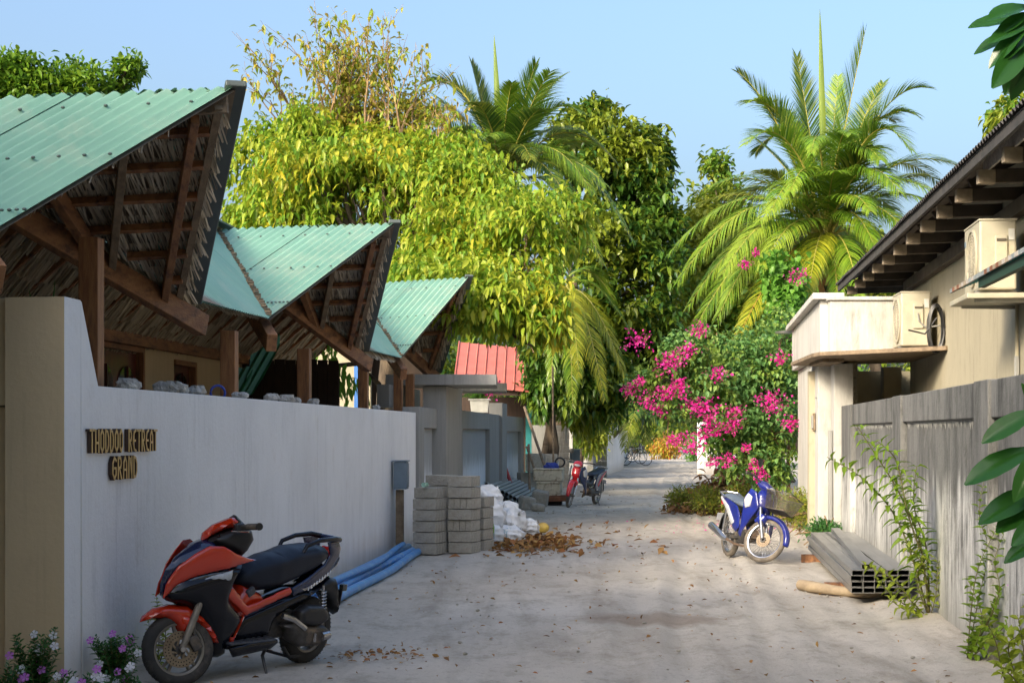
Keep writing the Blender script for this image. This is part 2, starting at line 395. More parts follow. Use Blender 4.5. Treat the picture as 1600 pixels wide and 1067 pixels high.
pm('pvc_grey', (0.30, 0.33, 0.34), (0.22, 0.245, 0.25), rough=0.45, scale=5)
pm('pvc_blue', (0.05, 0.29, 0.66), (0.035, 0.22, 0.55), rough=0.35, scale=3, c3=(0.25, 0.42, 0.58), s3=5)
pm('hole_dark', (0.01, 0.01, 0.01), rough=0.9)
pm('steel', (0.42, 0.42, 0.40), (0.28, 0.28, 0.265), rough=0.38, scale=4, metallic=0.75, stretch=(1, .15, 1), bump=0.1)
pm('box_blue_grey', (0.16, 0.215, 0.26), (0.12, 0.165, 0.20), rough=0.5, scale=5)
pm('sack', (0.66, 0.69, 0.70), (0.52, 0.55, 0.57), rough=0.55, scale=6, bump=0.7, bscale=14)
pm('sack_stripe', (0.25, 0.42, 0.48), rough=0.6)
pm('styrofoam', (0.66, 0.61, 0.46), (0.52, 0.46, 0.33), rough=0.8, scale=7, c3=(0.22, 0.16, 0.10), s3=9)
pm('rust_wood', (0.26, 0.10, 0.045), (0.12, 0.05, 0.025), rough=0.8, scale=6, bump=0.4)
pm('red_paint', (0.50, 0.035, 0.03), (0.22, 0.02, 0.02), rough=0.5, scale=9)
pm('cloth_blue', (0.03, 0.06, 0.35), rough=0.6); pm('teal', (0.02, 0.22, 0.23), rough=0.5); pm('door_blue', (0.06, 0.19, 0.52), rough=0.4)
pm('aircon', (0.45, 0.42, 0.32), (0.38, 0.35, 0.26), rough=0.45, scale=3, c3=(0.52, 0.46, 0.32), s3=4)
pm('aircon_dark', (0.10, 0.085, 0.06), rough=0.7); pm('black_plastic', (0.012, 0.012, 0.013), (0.02, 0.02, 0.02), rough=0.42, scale=4)
pm('roof_dark', (0.06, 0.055, 0.05), (0.03, 0.028, 0.026), rough=0.8, scale=6, bump=0.3)
pm('rafter_dark', (0.10, 0.078, 0.058), (0.055, 0.042, 0.03), rough=0.8, scale=4)
pm('sunlit_rafter_end', (0.38, 0.31, 0.22), (0.24, 0.19, 0.13), rough=0.8, scale=8)  # paler than the rafters: low sunlight put into the colour
pm('bleached_board', (0.50, 0.46, 0.40), (0.30, 0.27, 0.23), rough=0.8, scale=4, stretch=(1, 4, 6))
pm('pale_bounce_floor', (0.62, 0.60, 0.55), rough=.5); pm('plastic_pot', (0.62, 0.62, 0.58), (0.5, 0.5, 0.46), rough=0.5); pm('soil', (0.06, 0.04, 0.025), rough=1.0, scale=20, bump=0.6)
pm('bark', (0.12, 0.09, 0.06), (0.06, 0.045, 0.03), rough=0.95, scale=5, stretch=(2, 2, .8), bump=0.8)
pm('bark_palm', (0.22, 0.185, 0.14), (0.10, 0.08, 0.06), rough=0.95, scale=3, stretch=(.6, .6, 6), bump=0.6)
pm('twig', (0.30, 0.20, 0.10), (0.16, 0.11, 0.06), rough=0.9, scale=8)
pm('green_stem', (0.16, 0.17, 0.05), (0.12, 0.09, 0.04), rough=0.6, scale=10)
pm('log_pale', (0.44, 0.34, 0.21), (0.28, 0.21, 0.13), rough=0.8, scale=6, bump=0.4)
leafmat('mango_leaf', [(0.10, 0.22, 0.020), (0.18, 0.30, 0.024), (0.27, 0.36, 0.03), (0.36, 0.38, 0.035), (0.14, 0.26, 0.022)], patch=(0.42, 0.37, 0.025), pscale=0.5, plo=.70, trans=0.38, rough=0.42)
leafmat('dark_leaf', [(0.025, 0.075, 0.012), (0.055, 0.13, 0.018), (0.10, 0.18, 0.02), (0.03, 0.09, 0.012)], patch=(0.19, 0.24, 0.02), pscale=0.4, trans=0.25, rough=0.35)
leafmat('mid_leaf', [(0.06, 0.14, 0.015), (0.10, 0.20, 0.02), (0.17, 0.26, 0.025), (0.07, 0.15, 0.015)], patch=(0.25, 0.29, 0.03), pscale=0.5, trans=0.35)
leafmat('top_left_leaf', [(0.05, 0.13, 0.012), (0.10, 0.20, 0.015), (0.18, 0.28, 0.02)], trans=0.35)
leafmat('palm_leaf', [(0.07, 0.16, 0.014), (0.12, 0.23, 0.018), (0.20, 0.30, 0.025), (0.06, 0.13, 0.014)], patch=(0.22, 0.30, 0.03), pscale=0.35, plo=.62, trans=0.28, rough=0.32)
leafmat('palm_leaf_dark', [(0.03, 0.075, 0.015), (0.06, 0.12, 0.018), (0.11, 0.17, 0.022)], patch=(0.20, 0.23, 0.03), pscale=0.3, trans=0.28, rough=0.32)
leafmat('palm_leaf_yellow', [(0.24, 0.28, 0.02), (0.36, 0.35, 0.025), (0.15, 0.23, 0.02)], trans=0.3, rough=0.35)
pm('rachis', (0.38, 0.33, 0.06), (0.24, 0.24, 0.05), rough=0.5); pm('rachis_orange', (0.45, 0.22, 0.05), (0.28, 0.14, 0.04), rough=0.6)
leafmat('boug_leaf', [(0.07, 0.17, 0.045), (0.11, 0.24, 0.065), (0.17, 0.31, 0.09), (0.08, 0.17, 0.04)], patch=(0.20, 0.30, 0.05), pscale=1.2, trans=0.3)
leafmat('heart_leaf', [(0.10, 0.26, 0.03), (0.15, 0.32, 0.04), (0.08, 0.20, 0.03)], trans=0.35)
leafmat('boug_flower', [(0.58, 0.008, 0.24), (0.70, 0.015, 0.34), (0.44, 0.006, 0.17), (0.74, 0.06, 0.40), (0.50, 0.07, 0.22)], trans=0.35, rough=0.6)
leafmat('dry_leaf', [(0.22, 0.10, 0.035), (0.32, 0.17, 0.05), (0.14, 0.07, 0.03), (0.40, 0.24, 0.07), (0.26, 0.09, 0.03)], trans=0.15, rough=0.75)
leafmat('dry_pile', [(0.26, 0.14, 0.06), (0.36, 0.20, 0.08), (0.16, 0.08, 0.035), (0.20, 0.13, 0.05)], trans=0.15, rough=0.8)
leafmat('weed_leaf', [(0.16, 0.22, 0.025), (0.26, 0.28, 0.03), (0.10, 0.17, 0.02), (0.36, 0.30, 0.04)], trans=0.35)
leafmat('sapling_leaf', [(0.11, 0.22, 0.018), (0.17, 0.27, 0.02), (0.10, 0.19, 0.02)], trans=0.35)
leafmat('yellow_leaf', [(0.36, 0.36, 0.03), (0.26, 0.32, 0.03), (0.18, 0.26, 0.03)], trans=0.4)
leafmat('glossy_leaf', [(0.02, 0.09, 0.012), (0.03, 0.12, 0.018), (0.045, 0.15, 0.02)], trans=0.18, rough=0.22)
leafmat('periwinkle_leaf', [(0.03, 0.11, 0.025), (0.05, 0.15, 0.035), (0.08, 0.20, 0.04)], trans=0.25, rough=0.35)
leafmat('petal_white', [(0.80, 0.80, 0.82), (0.74, 0.74, 0.78)], trans=0.3, rough=0.6)
leafmat('petal_pink', [(0.56, 0.16, 0.62), (0.66, 0.26, 0.70)], trans=0.3, rough=0.6)

# ------------------------------------------------------------------ the ground and the sandy lane
def sand(name, base, dark, light):
    m, nt, b = nodes_of(name); N = nt.nodes; L = nt.links; b.inputs['Roughness'].default_value = 0.95; b.inputs['Specular IOR Level'].default_value = 0.15
    tc = N.new('ShaderNodeTexCoord')
    def noise(scale, stretch=(1, 1, 1), d=8, r=0.62, dist=0.0):
        mp = N.new('ShaderNodeMapping'); mp.inputs['Scale'].default_value = stretch; mp.inputs['Rotation'].default_value = (0, 0, R_(5)); L.new(tc.outputs['Object'], mp.inputs['Vector'])
        n = N.new('ShaderNodeTexNoise'); n.inputs['Scale'].default_value = scale; n.inputs['Detail'].default_value = d; n.inputs['Roughness'].default_value = r; n.inputs['Distortion'].default_value = dist
        L.new(mp.outputs[0], n.inputs['Vector']); return n.outputs['Fac']
    def rmp(f, a, c):
        r = N.new('ShaderNodeMapRange'); r.inputs['From Min'].default_value = a; r.inputs['From Max'].default_value = c; L.new(f, r.inputs['Value']); return r.outputs[0]
    def mx(A, f, B):
        n = N.new('ShaderNodeMix'); n.data_type = 'RGBA'
        if isinstance(A, tuple): n.inputs['A'].default_value = (*A, 1)
        else: L.new(A, n.inputs['A'])
        n.inputs['B'].default_value = (*B, 1); L.new(f, n.inputs['Factor']); return n.outputs['Result']
    def scl(f, k):
        n = N.new('ShaderNodeMath'); n.operation = 'MULTIPLY'; n.use_clamp = True; L.new(f, n.inputs[0])
        if isinstance(k, float): n.inputs[1].default_value = k
        else: L.new(k, n.inputs[1])
        return n.outputs[0]
    col = mx(base, rmp(noise(0.45), 0.35, 0.65), light)
    col = mx(col, scl(rmp(noise(1.3, (1.5, .16, 1), 6, .6, .6), 0.48, 0.68), 0.55), dark)          # long faint wheel tracks
    col = mx(col, scl(rmp(noise(2.6, (1, .5, 1), 9, .72), 0.50, 0.70), 0.75), dark)
    col = mx(col, scl(rmp(noise(14, (1, .7, 1), 8, .75), 0.54, 0.70), 0.55), tuple(x * .8 for x in dark))
    col = mx(col, scl(rmp(noise(9, (1, .25, 1), 6, .7), 0.55, 0.72), 0.5), light)                     # blotches
    col = mx(col, scl(rmp(noise(55, (1, 1, 1), 4, .7), 0.55, 0.75), 0.5), tuple(x * .55 for x in dark))  # grit
    col = mx(col, scl(rmp(noise(110, (1, 1, 1), 2, .7), 0.6, 0.75), 0.4), light)
    # a damp patch in the middle of the lane
    mp = N.new('ShaderNodeMapping'); mp.inputs['Location'].default_value = (-1.22 / 0.75, -14.15 / 0.55, 0); mp.inputs['Scale'].default_value = (1 / 0.75, 1 / 0.55, 0)
    L.new(tc.outputs['Object'], mp.inputs['Vector'])
    vl = N.new('ShaderNodeVectorMath'); vl.operation = 'LENGTH'; L.new(mp.outputs[0], vl.inputs[0])
    ad = N.new('ShaderNodeMath'); ad.operation = 'MULTIPLY_ADD'; ad.inputs[1].default_value = 1.4; L.new(noise(2.0, (1, 1, 1), 6, .6), ad.inputs[0]); L.new(vl.outputs['Value'], ad.inputs[2])
    r = N.new('ShaderNodeMapRange'); r.inputs['From Min'].default_value = 1.25; r.inputs['From Max'].default_value = 1.75; r.inputs['To Min'].default_value = 0.6; r.inputs['To Max'].default_value = 0.0; L.new(ad.outputs[0], r.inputs['Value'])
    col = mx(col, r.outputs[0], (0.19, 0.135, 0.09))
    L.new(col, b.inputs['Base Color'])
    b1 = N.new('ShaderNodeBump'); b1.inputs['Strength'].default_value = 0.55; b1.inputs['Distance'].default_value = 0.03; L.new(noise(7, (1, .6, 1), 10, .75), b1.inputs['Height'])
    b2 = N.new('ShaderNodeBump'); b2.inputs['Strength'].default_value = 0.9; b2.inputs['Distance'].default_value = 0.008; L.new(noise(70, (1, 1, 1), 3, .7), b2.inputs['Height']); L.new(b1.outputs[0], b2.inputs['Normal'])
    L.new(b2.outputs[0], b.inputs['Normal']); MATS[name] = m
sand('sand', (0.45, 0.41, 0.345), (0.26, 0.23, 0.185), (0.56, 0.52, 0.45))
pm('earth', (0.20, 0.17, 0.12), (0.12, 0.10, 0.07), rough=1.0, scale=0.6, c3=(0.10, 0.13, 0.04), s3=0.3)
mb = MB(); mb.add([(-700, -300, -0.07), (700, -300, -0.07), (700, 1500, -0.07), (-700, 1500, -0.07)], [(0, 1, 2, 3)])
tag(mb.build('ground', 'earth'), kind='structure')
ys = [2.0]
while ys[-1] < 175: ys.append(ys[-1] + max(0.07, ys[-1] * 0.009))
ys = np.array(ys); xs = np.linspace(-1, 1, 260)
YY, XX = np.meshgrid(ys, xs, indexing='ij')
cx = 0.098 * YY + 0.0 + np.where(YY > 45, (YY - 45) * 0.012, 0)          # lane centre bends gently right
HW = 6.5 + YY * 0.02
X = cx - 0.3 + XX * HW
sn = np.sin
Z = 0.007 * sn(X * 2.1 + .4 * YY) + 0.006 * sn(YY * 0.9 + X) + 0.004 * sn(X * 5.3 - YY * .7) + 0.004 * sn(X * 9 + 1.3 * sn(YY * .5)) + 0.003 * sn(YY * 5.1 + X * 3) + rng.normal(0, 0.0022, X.shape)
Z += 0.10 * sn((YY - 45) / 21.0 * PI) * (YY > 45) * 0.35
for xt, wt_r in ((-.35, .10), (.25, .09), (1.25, .10), (1.85, .08), (.75, .07)):
    q = np.abs(X - (.098 * YY - .1 + xt + .12 * sn(YY * .23 + xt * 5))); Z += -.014 * np.exp(-(q / wt_r) ** 2) + .010 * np.exp(-((q - wt_r * 1.9) / (wt_r * .7)) ** 2)
Z += 0.05 * np.exp(-np.abs(X - (.0835 * YY - 3.42)) / .18) * (YY < 24) + 0.05 * np.exp(-np.abs(X - (.113 * YY + 2.0)) / .22) * (YY < 30)
edge = np.clip((np.abs(XX) - 0.9) / 0.1, 0, 1); Z = Z - edge * 0.12
V = np.stack([X, YY, Z], -1).reshape(-1, 3); nx = len(xs)
idx = np.arange(len(ys) * nx).reshape(len(ys), nx)
Fq = np.stack([idx[:-1, :-1], idx[:-1, 1:], idx[1:, 1:], idx[1:, :-1]], -1).reshape(-1, 4)
o = npmesh('sandy_road', V, Fq, 'sand', smooth=True); tag(o, kind='structure')

# ------------------------------------------------------------------ left: compound wall with the retreat's name
w = empty('compound_wall', (LX(9.7), 9.7, 0), 0, 'long white compound wall with a raised beige pier at its near end', 'wall')
Mw = Matrix.Translation(-Vector(w.location))
def wall_prism(prof, off0, off1, m, name, parent, loc, fn=LX, bevel=0.006):
    """profile of (Y, z) points extruded sideways between two offsets from the lane line"""
    n = len(prof); mb = MB()
    vs = [Vector((fn(Y, off0), Y, z)) for Y, z in prof] + [Vector((fn(Y, off1), Y, z)) for Y, z in prof]
    mb.add([v - Vector(loc) for v in vs], [tuple(range(n)), tuple(range(2 * n - 1, n - 1, -1))] + [(i, n + i, n + (i + 1) % n, (i + 1) % n) for i in range(n)])
    return mb.build(name, m, parent, bevel=bevel)
wl_ = w.location
wall_prism([(10.02, -.05), (17.05, -.05), (17.05, 1.885), (10.3, 1.885), (10.0, 2.385), (9.98, 2.385)], 0, -0.2, 'white_paint', 'wall_panel', w, wl_)
wall_prism([(17.062, -.05), (24.2, -.05), (24.2, 1.885), (17.062, 1.885)], 0, -0.2, 'white_paint', 'wall_panel', w, wl_)
# pier: beige face towards the viewer, white face to the lane
mb = MB(); mb.box((-0.0, 0, 0), (1, 1, 1))
mb = MB(); x1 = LX(9.7); mb.add([Vector(p) - wl_ for p in ((x1 - .345, 9.7, -.05), (x1, 9.7, -.05), (LX(9.978), 9.978, -.05), (x1 - .345, 9.978, -.05), (x1 - .345, 9.7, 2.385), (x1, 9.7, 2.39), (LX(9.978), 9.978, 2.39), (x1 - .345, 9.978, 2.385))], [(0, 1, 5, 4), (1, 2, 6, 5), (2, 3, 7, 6), (3, 0, 4, 7), (4, 5, 6, 7), (3, 2, 1, 0)])
mb.m = [0, 1, 0, 0, 1, 0]
mb.build('pier', ['beige_paint', 'white_paint'], w, fix=False)
pp = empty('gate_post', (x1 - .60, 9.75, 0), 0, 'beige gate post cut by the left picture edge, beside the white wall pier', 'gate post')
MB().box((0, .1, 2.07), (.49, .2, .63)).build('lintel', 'beige_paint', pp, bevel=.006); MB().box((0, .12, .85), (.46, .16, 1.8)).build('post', 'beige_paint', pp, bevel=.006)

# lettering
GL = {'T': [[(0, 1), (1, 1)], [(.5, 1), (.5, 0)]], 'H': [[(.08, 0), (.08, 1)], [(.92, 0), (.92, 1)], [(.08, .42), (.92, .42)]],
      'O': [[(.5, 0), (.1, .22), (.1, .78), (.5, 1), (.9, .78), (.9, .22), (.5, 0)]],
      'D': [[(.1, 0), (.1, 1), (.62, .93), (.9, .66), (.9, .3), (.62, .05), (.1, 0)]],
      'R': [[(.1, 0), (.1, 1), (.7, .95), (.85, .72), (.7, .52), (.1, .48)], [(.4, .48), (.9, 0)]],
      'E': [[(.85, 1), (.35, .9), (.1, .55), (.1, .35), (.4, .06), (.9, 0)], [(.1, .5), (.7, .5)]],
      'A': [[(.08, 0), (.16, .75), (.5, 1), (.84, .75), (.92, 0)], [(.1, .4), (.9, .4)]],
      'G': [[(.9, .85), (.5, 1), (.1, .72), (.1, .25), (.5, 0), (.88, .2), (.88, .5), (.5, .5)]],
      'N': [[(.1, 0), (.1, 1), (.45, .9), (.9, .1)], [(.9, 0), (.9, 1)]]}
def lettering(text, px0, px1, z0, z1, label):
    Yf = lambda px: 3.42 / (0.0835 - (px - 800) / 2600)
    Y0, Y1 = Yf(px0), Yf(px1); L = (Y1 - Y0) * math.sqrt(1 + .0835 ** 2); n = len(text); cw = L / n; hgt = z1 - z0
    r = empty('name_sign', (LX(Y0), Y0, z0), 0, label, 'sign', 'metal letters on the compound wall')
    ex = Vector((0.0835, 1, 0)).normalized(); ey = Vector((0, 0, 1)); ez = Vector((1, -0.0835, 0)).normalized()
    for i, ch in enumerate(text):
        if ch == ' ': continue
        mb = MB(); wd = cw * 0.74
        for st in GL[ch]:
            for a, b in zip(st, st[1:]):
                p = Vector((i * cw + a[0] * wd, a[1] * hgt, 0)); q = Vector((i * cw + b[0] * wd, b[1] * hgt, 0)); d = (q - p).normalized(); t = Vector((-d.y, d.x, 0)) * 0.0075
                p -= d * .006; q += d * .006
                for z0_, z1_, k in ((0.004, 0.030, 1), (0.0305, 0.034, 0)):
                    mb.mi = k
                    vs = [ex * c.x + ey * c.y + ez * zz for zz in (z0_, z1_) for c in (p - t, q - t, q + t, p + t)]
                    mb.add(vs, [(0, 1, 2, 3), (7, 6, 5, 4), (0, 4, 5, 1), (1, 5, 6, 2), (2, 6, 7, 3), (3, 7, 4, 0)])
        mb.build('letter', ['gold_paint', 'letter_side'], r)
lettering('THODDOO RETREAT', 133, 240, 1.478, 1.612, 'upper line of gold edged letters reading THODDOO RETREAT on the white wall')
lettering('GRAND', 168, 209, 1.305, 1.44, 'short lower line of gold edged letters reading GRAND on the white wall')

# ------------------------------------------------------------------ left: veranda house with its folded green roof
house = empty('veranda_house', (LX(18, -1.35), 18, 0), 0, 'veranda house behind the white wall with folded green corrugated gables and thatched underside', 'house')
HL = Vector(house.location)
def rp(off, Y, z): return Vector((LX(Y, off), Y, z)) - HL
def hb(name, segs, m, bevel=0.004):
    for (a, b, wd, hg) in segs: MB().beam(a, b, wd, hg).build(name, m, house, bevel=bevel)
gab = [(2.7, .1, 5.3, .70, 3.80, 3.80), (10.5, 9.05, 13.1, .80, 3.77, 3.67), (18.3, 15.7, 20.9, .60, 3.89, 3.82), (26.6, 24.0, 28.2, .51, 4.07, 3.95)]  # first gable lies out of view, added to shade the lane
EO, EZ, RO, BO = -.18, 2.67, -1.35, -2.68
screw_me = MB().sphere((0, 0, 0), (.014, .014, .009), 6, 4).mesh('screw'); screw_me.materials.append(MATS['flashing_grey'])
def thatch(pts, rowdir, gap=0.19, off=-0.06, shr=.90):
    """rows of hanging reed under a roof plane, as real blades"""
    pts0 = pts; cen = sum((Vector(p) for p in pts), Vector()) / len(pts); pts = [cen + (Vector(p) - cen) * (shr if len(pts) == 3 else (.84 if gap < .2 else .985)) for p in pts]
    o, u, v, n = plane_frame(pts, rowdir)          # v along the rows, u across
    poly = [((Vector(p) - o).dot(u), (Vector(p) - o).dot(v)) for p in pts]
    dn = u if u.z < 0 else -u
    us = sorted([min(p[0] for p in poly), max(p[0] for p in poly)]); a = us[0] + .03; P = []; D = []
    while a < us[1]:
        iv = poly_clip_interval(poly, a)
        if iv and iv[1] - iv[0] > .05:
            k = int((iv[1] - iv[0]) / 0.0085)
            for j in range(k):
                vv = iv[0] + (iv[1] - iv[0]) * (j + random.random()) / k; ripple = .012 * math.sin(vv * 6 + a * 9)
                P.append(o + u * (a + ripple) + v * vv + n * (off - random.uniform(0, .012)))
        a += gap
    n_ = len(P); P = np.array([tuple(p) for p in P]); dn = np.array(dn); nn = np.array(n); vv = np.array(v)
    ln = rng.uniform(gap * 1.05, gap * 1.22, (n_, 1)); side = vv[None] + rng.normal(0, .06, (n_, 1)) * dn[None]
    wd = rng.uniform(.007, .014, (n_, 1)); d = dn[None] + rng.normal(0, .07, (n_, 1)) * vv[None] - nn[None] * rng.uniform(.02, .11, (n_, 1))
    twist = nn[None] * rng.normal(0, .005, (n_, 1))
    tip = P + d * ln
    V = np.stack([P - side * wd * .5 + twist, P + side * wd * .5 - twist, tip + side * wd * .35 - twist, tip - side * wd * .35 + twist], 1).reshape(-1, 3)
    ob = npmesh('thatch', V, np.arange(n_ * 4).reshape(-1, 4), 'reed', house); ob['kind'] = 'stuff'
    back = MB(); back.add([Vector(p) + n * (off + .045) for p in pts0], [tuple(range(len(pts)))]); back.build('thatch_backing', 'thatch_back', house, fix=False)
def battens(pts, rowdir, gap, first=.3, off=-0.12, m='timber_long'):
    o, u, v, n = plane_frame(pts, rowdir); poly = [((Vector(p) - o).dot(u), (Vector(p) - o).dot(v)) for p in pts]
    sgn = 1 if u.z < 0 else -1; u = u * sgn; poly = [(a * sgn, b) for a, b in poly]
    a = min(p[0] for p in poly) + first; top = max(p[0] for p in poly)
    while a < top - .08:
        iv = poly_clip_interval(poly, a)
        if iv and iv[1] - iv[0] > .25: MB().beam(o + u * a + v * (iv[0] + .13) + n * off, o + u * a + v * (iv[1] - .13) + n * off, .045, .05, up=n).build('batten', m, house)
        a += gap
for gi, (Yc, Ya, Yb, po, pz, vz) in enumerate(gab):
    P = rp(po, Yc, pz); V0 = rp(RO, Yc, vz); A = rp(EO, Ya, EZ); B = rp(EO, Yb, EZ)
    corrugated([P, V0, A], A - P, 'roof_green', house)
    corrugated([P, V0, B], B - P, 'roof_green', house)
    rd = V0 - P
    for (Q0, Q1, Q2) in ((P, A, V0),):
        nq = (Q1 - Q0).cross(Q2 - Q0).normalized(); nq = nq if nq.z > 0 else -nq
        for s_ in (.12, .5, .86):
            for t_ in np.arange(.06, 1 - s_ * .15, .14):
                if t_ < .97:
                    q = (Q0 + (Q1 - Q0) * s_) * (1 - t_) + (Q2 + (Q1 - Q2) * s_) * t_; o = link_mesh('screw', screw_me, house); o.location = q + nq * .018
    for T in ([P, V0, A], [P, V0, B]):
        near_ = T[2] is A; thatch(T, rd, shr=.70 if near_ else .93)
        if not near_: battens(T, rd, .40)
        E = T[2]; nrm = Vector((0, 0, 1))
        for s in ((.45,) if near_ else (.12, .32)):
            q = P + (V0 - P) * s; e = V0 + (E - V0) * (1 - s)
            MB().beam(q + nrm * -.17, e + nrm * -.17, .055, .10).build('rafter', 'timber_grey' if s > .2 else 'timber_long', house, bevel=.004)
        o_ = -.60; t = (o_ - RO) / (EO - RO); s = (po - o_) / (po - RO)
        MB().beam(P + (V0 - P) * s + nrm * -.2, V0 + (E - V0) * t + nrm * -.2, .07, .12).build('rafter', 'timber_long', house, bevel=.004)
        MB().beam(V0 + nrm * -.25, E + nrm * -.19 + (E - V0).normalized() * .12, .10, .17).build('valley_beam', 'timber_long', house, bevel=.006)
    MB().beam(P + Vector((-.05, 0, -.10)), V0 + Vector((0, 0, -.10)), .06, .12).build('ridge_beam', 'timber_grey', house, bevel=.004)
    # folded dark flashing on the far verge, tin cap on the peak
    ex = (B - P).normalized()
    MB().beam(P + Vector((.0, 0, .015)) - ex * .03, B + ex * .06 + Vector((0, 0, -.02)), .135, .045).build('verge_flashing', 'flashing_grey', house, bevel=.01)
    if gi > 9: MB().beam(P + Vector((.0, -.03, .02)) + rd.normalized() * -.05, P + rd.normalized() * (.16 if gi == 1 else .07) + Vector((0, 0, .02)), .12, .02).build('peak_cap', 'flashing_grey', house, bevel=.006)
    # frayed tarpaulin strip under the verge
    pts = [P + (B - P) * k / 14 + Vector((-.12 + random.uniform(-.02, .02), -.03, -.06 + random.uniform(-.02, .02))) for k in range(15)]
    MB().tube(pts, .012, 5).build('verge_rope', 'timber_grey', house)
    MB().beam(P + Vector((-.10, -.04, -.13)), B + Vector((-.12, -.04, -.10)), .05, .03).build('verge_board', 'timber_grey', house)
    # rope of mortar lying in the near valley
    mbv = MB(); nv = 40
    for k in range(nv):
        q = V0 + (A - V0) * ((k + .5) / nv); mbv.box(q + Vector((random.uniform(-.01, .01), 0, .03)), (.03, .065, .02), (0, random.uniform(-.5, .5), random.uniform(0, 3)))
    mbv.build('valley_joint', 'timber_grey', house)
    # scalloped mortar line along the ridge
    if gi < len(gab) - 1:
        Y2, A2, B2, po2, pz2, vz2 = gab[gi + 1]; V2 = rp(RO, Y2, vz2); A2p = rp(EO, A2, EZ)
        quad = [V0, V2, A2p, B]
        corrugated(quad, rp(EO, Yc, EZ) - rp(RO, Yc, vz), 'roof_green', house, pitch=.076, amp=.009)
        thatch(quad, V2 - V0)
# back slope, ridge and frame
bs = [rp(RO, .1, 3.82), rp(RO, 28.2, 3.86), rp(BO, 28.2, 2.52), rp(BO, .1, 2.52)]
corrugated(bs, bs[2] - bs[1], 'roof_green', house); thatch(bs, bs[1] - bs[0], gap=.24)
MB().beam(rp(RO, .1, 3.62), rp(RO, 28.2, 3.66), .08, .16).build('ridge_beam', 'timber_long', house)
MB().beam(rp(RO, .05, 3.85), rp(RO, 28.25, 3.89), .26, .02).build('ridge_cap', 'flashing_grey', house)
MB().beam(rp(-2.42, .1, 2.66), rp(-2.42, 24.5, 2.66), .10, .17).build('wall_plate', 'timber_long', house, bevel=.005)
#MB().beam(rp(-.36, 6, 2.48), rp(-.36, 28.1, 2.50), .07, .11).build('eave_beam', 'timber_long', house, bevel=.005)
Y = 6.4
while Y < 28:
    MB().beam(rp(RO, Y, 3.66), rp(-2.6, Y, 2.60), .06, .12).build('rafter', 'timber_long', house); Y += .72
for Y in (11.15, 14.8, 18.0, 21.7, 24.7, 25.9):
    MB().box(rp(-.33, Y, 1.45), (.135 if Y < 20 else .125, .135, 2.9 if Y < 12 else 2.1), (0, 0, LA)).build('post', 'timber', house, bevel=.006)
# house wall, plastered, with carved doors
def hw(Y0, Y1, z0, z1, off, t, m, name, parent=None, bv=0):
    return MB().add([rp(o_, Y, z) for Y, o_, z in ((Y0, off, z0), (Y1, off, z0), (Y1, off - t, z0), (Y0, off - t, z0), (Y0, off, z1), (Y1, off, z1), (Y1, off - t, z1), (Y0, off - t, z1))],
             [(0, 1, 5, 4), (1, 2, 6, 5), (2, 3, 7, 6), (3, 0, 4, 7), (4, 5, 6, 7), (3, 2, 1, 0)]).build(name, m, parent or house, bevel=bv)
hw(3, 17.0, -.05, 2.75, -2.5, .2, 'beige_paint', 'wall'); hw(19.38, 20.65, -.05, 2.75, -2.5, .2, 'beige_paint', 'wall'); hw(21.6, 24.4, -.05, 2.75, -2.5, .2, 'beige_paint', 'wall')
hw(17.0, 19.38, 2.58, 2.75, -2.5, .2, 'beige_paint', 'wall'); hw(20.65, 21.6, 2.5, 2.75, -2.5, .2, 'beige_paint', 'wall')
for D0, D1, top, n in ((17.0, 19.38, 2.58, 3), (20.65, 21.6, 2.5, 1)):
    d = hw(D0, D1, .1, top, -2.56, .06, 'door_red', 'door')
    hw(D1 - .07, D1, 0, top, -2.47, .10, 'timber', 'door_frame', house); hw(D0, D1, top - .06, top, -2.47, .10, 'timber_long', 'door_frame', house)
    for k in range(n):
        a = D0 + .12 + (D1 - D0 - .2) * k / n; b_ = D0 + .0 + (D1 - D0 - .1) * (k + 1) / n; mid = (a + b_) / 2; hwid = (b_ - a) / 2 - .06
        for (z0, z1) in ((1.78, 2.35),):
            ring = [(mid - hwid, z0), (mid + hwid, z0)] + [(mid + hwid * math.cos(t), z1 - .25 + .25 * math.sin(t)) for t in np.linspace(0, PI, 9)]
            MB().add([rp(-2.545, y, z) for y, z in ring], [tuple(range(len(ring)))]).build('pane', 'dark_glass', d, fix=False)
            MB().beam(rp(-2.535, mid, z0), rp(-2.535, mid, z1), .03, .02).build('glazing_bar', 'door_red', d)
            MB().beam(rp(-2.535, a, z0 + .2), rp(-2.535, b_, z0 + .2), .02, .03).build('glazing_bar', 'door_red', d)
        hw(a + .04, b_ - .06, .9, 1.6, -2.53, .03, 'door_red', 'door_panel', d, .01)
hw(3, 28.2, -.05, .18, 0 - .6, 1.9, 'pale_bounce_floor', 'hidden_veranda_floor')  # hidden floor made pale to bounce light up into the thatch
# dark boards standing in for a brown wall and shadows past the veranda
for k in range(9):
    X0 = rp(-2.5, 24.0, 0); c = X0 + Vector((.10 + k * .155, 0, 1.35)); MB().box(c, (.148, .03, 2.6 - .02 * (k % 3))).build('standin_dark_board', 'dark_wood', house)
MB().box(rp(-2.5, 24.04, 0) + Vector((.72, .02, 1.33)), (1.4, .02, 2.5)).build('standin_dark_backing', 'dark_wood', house)

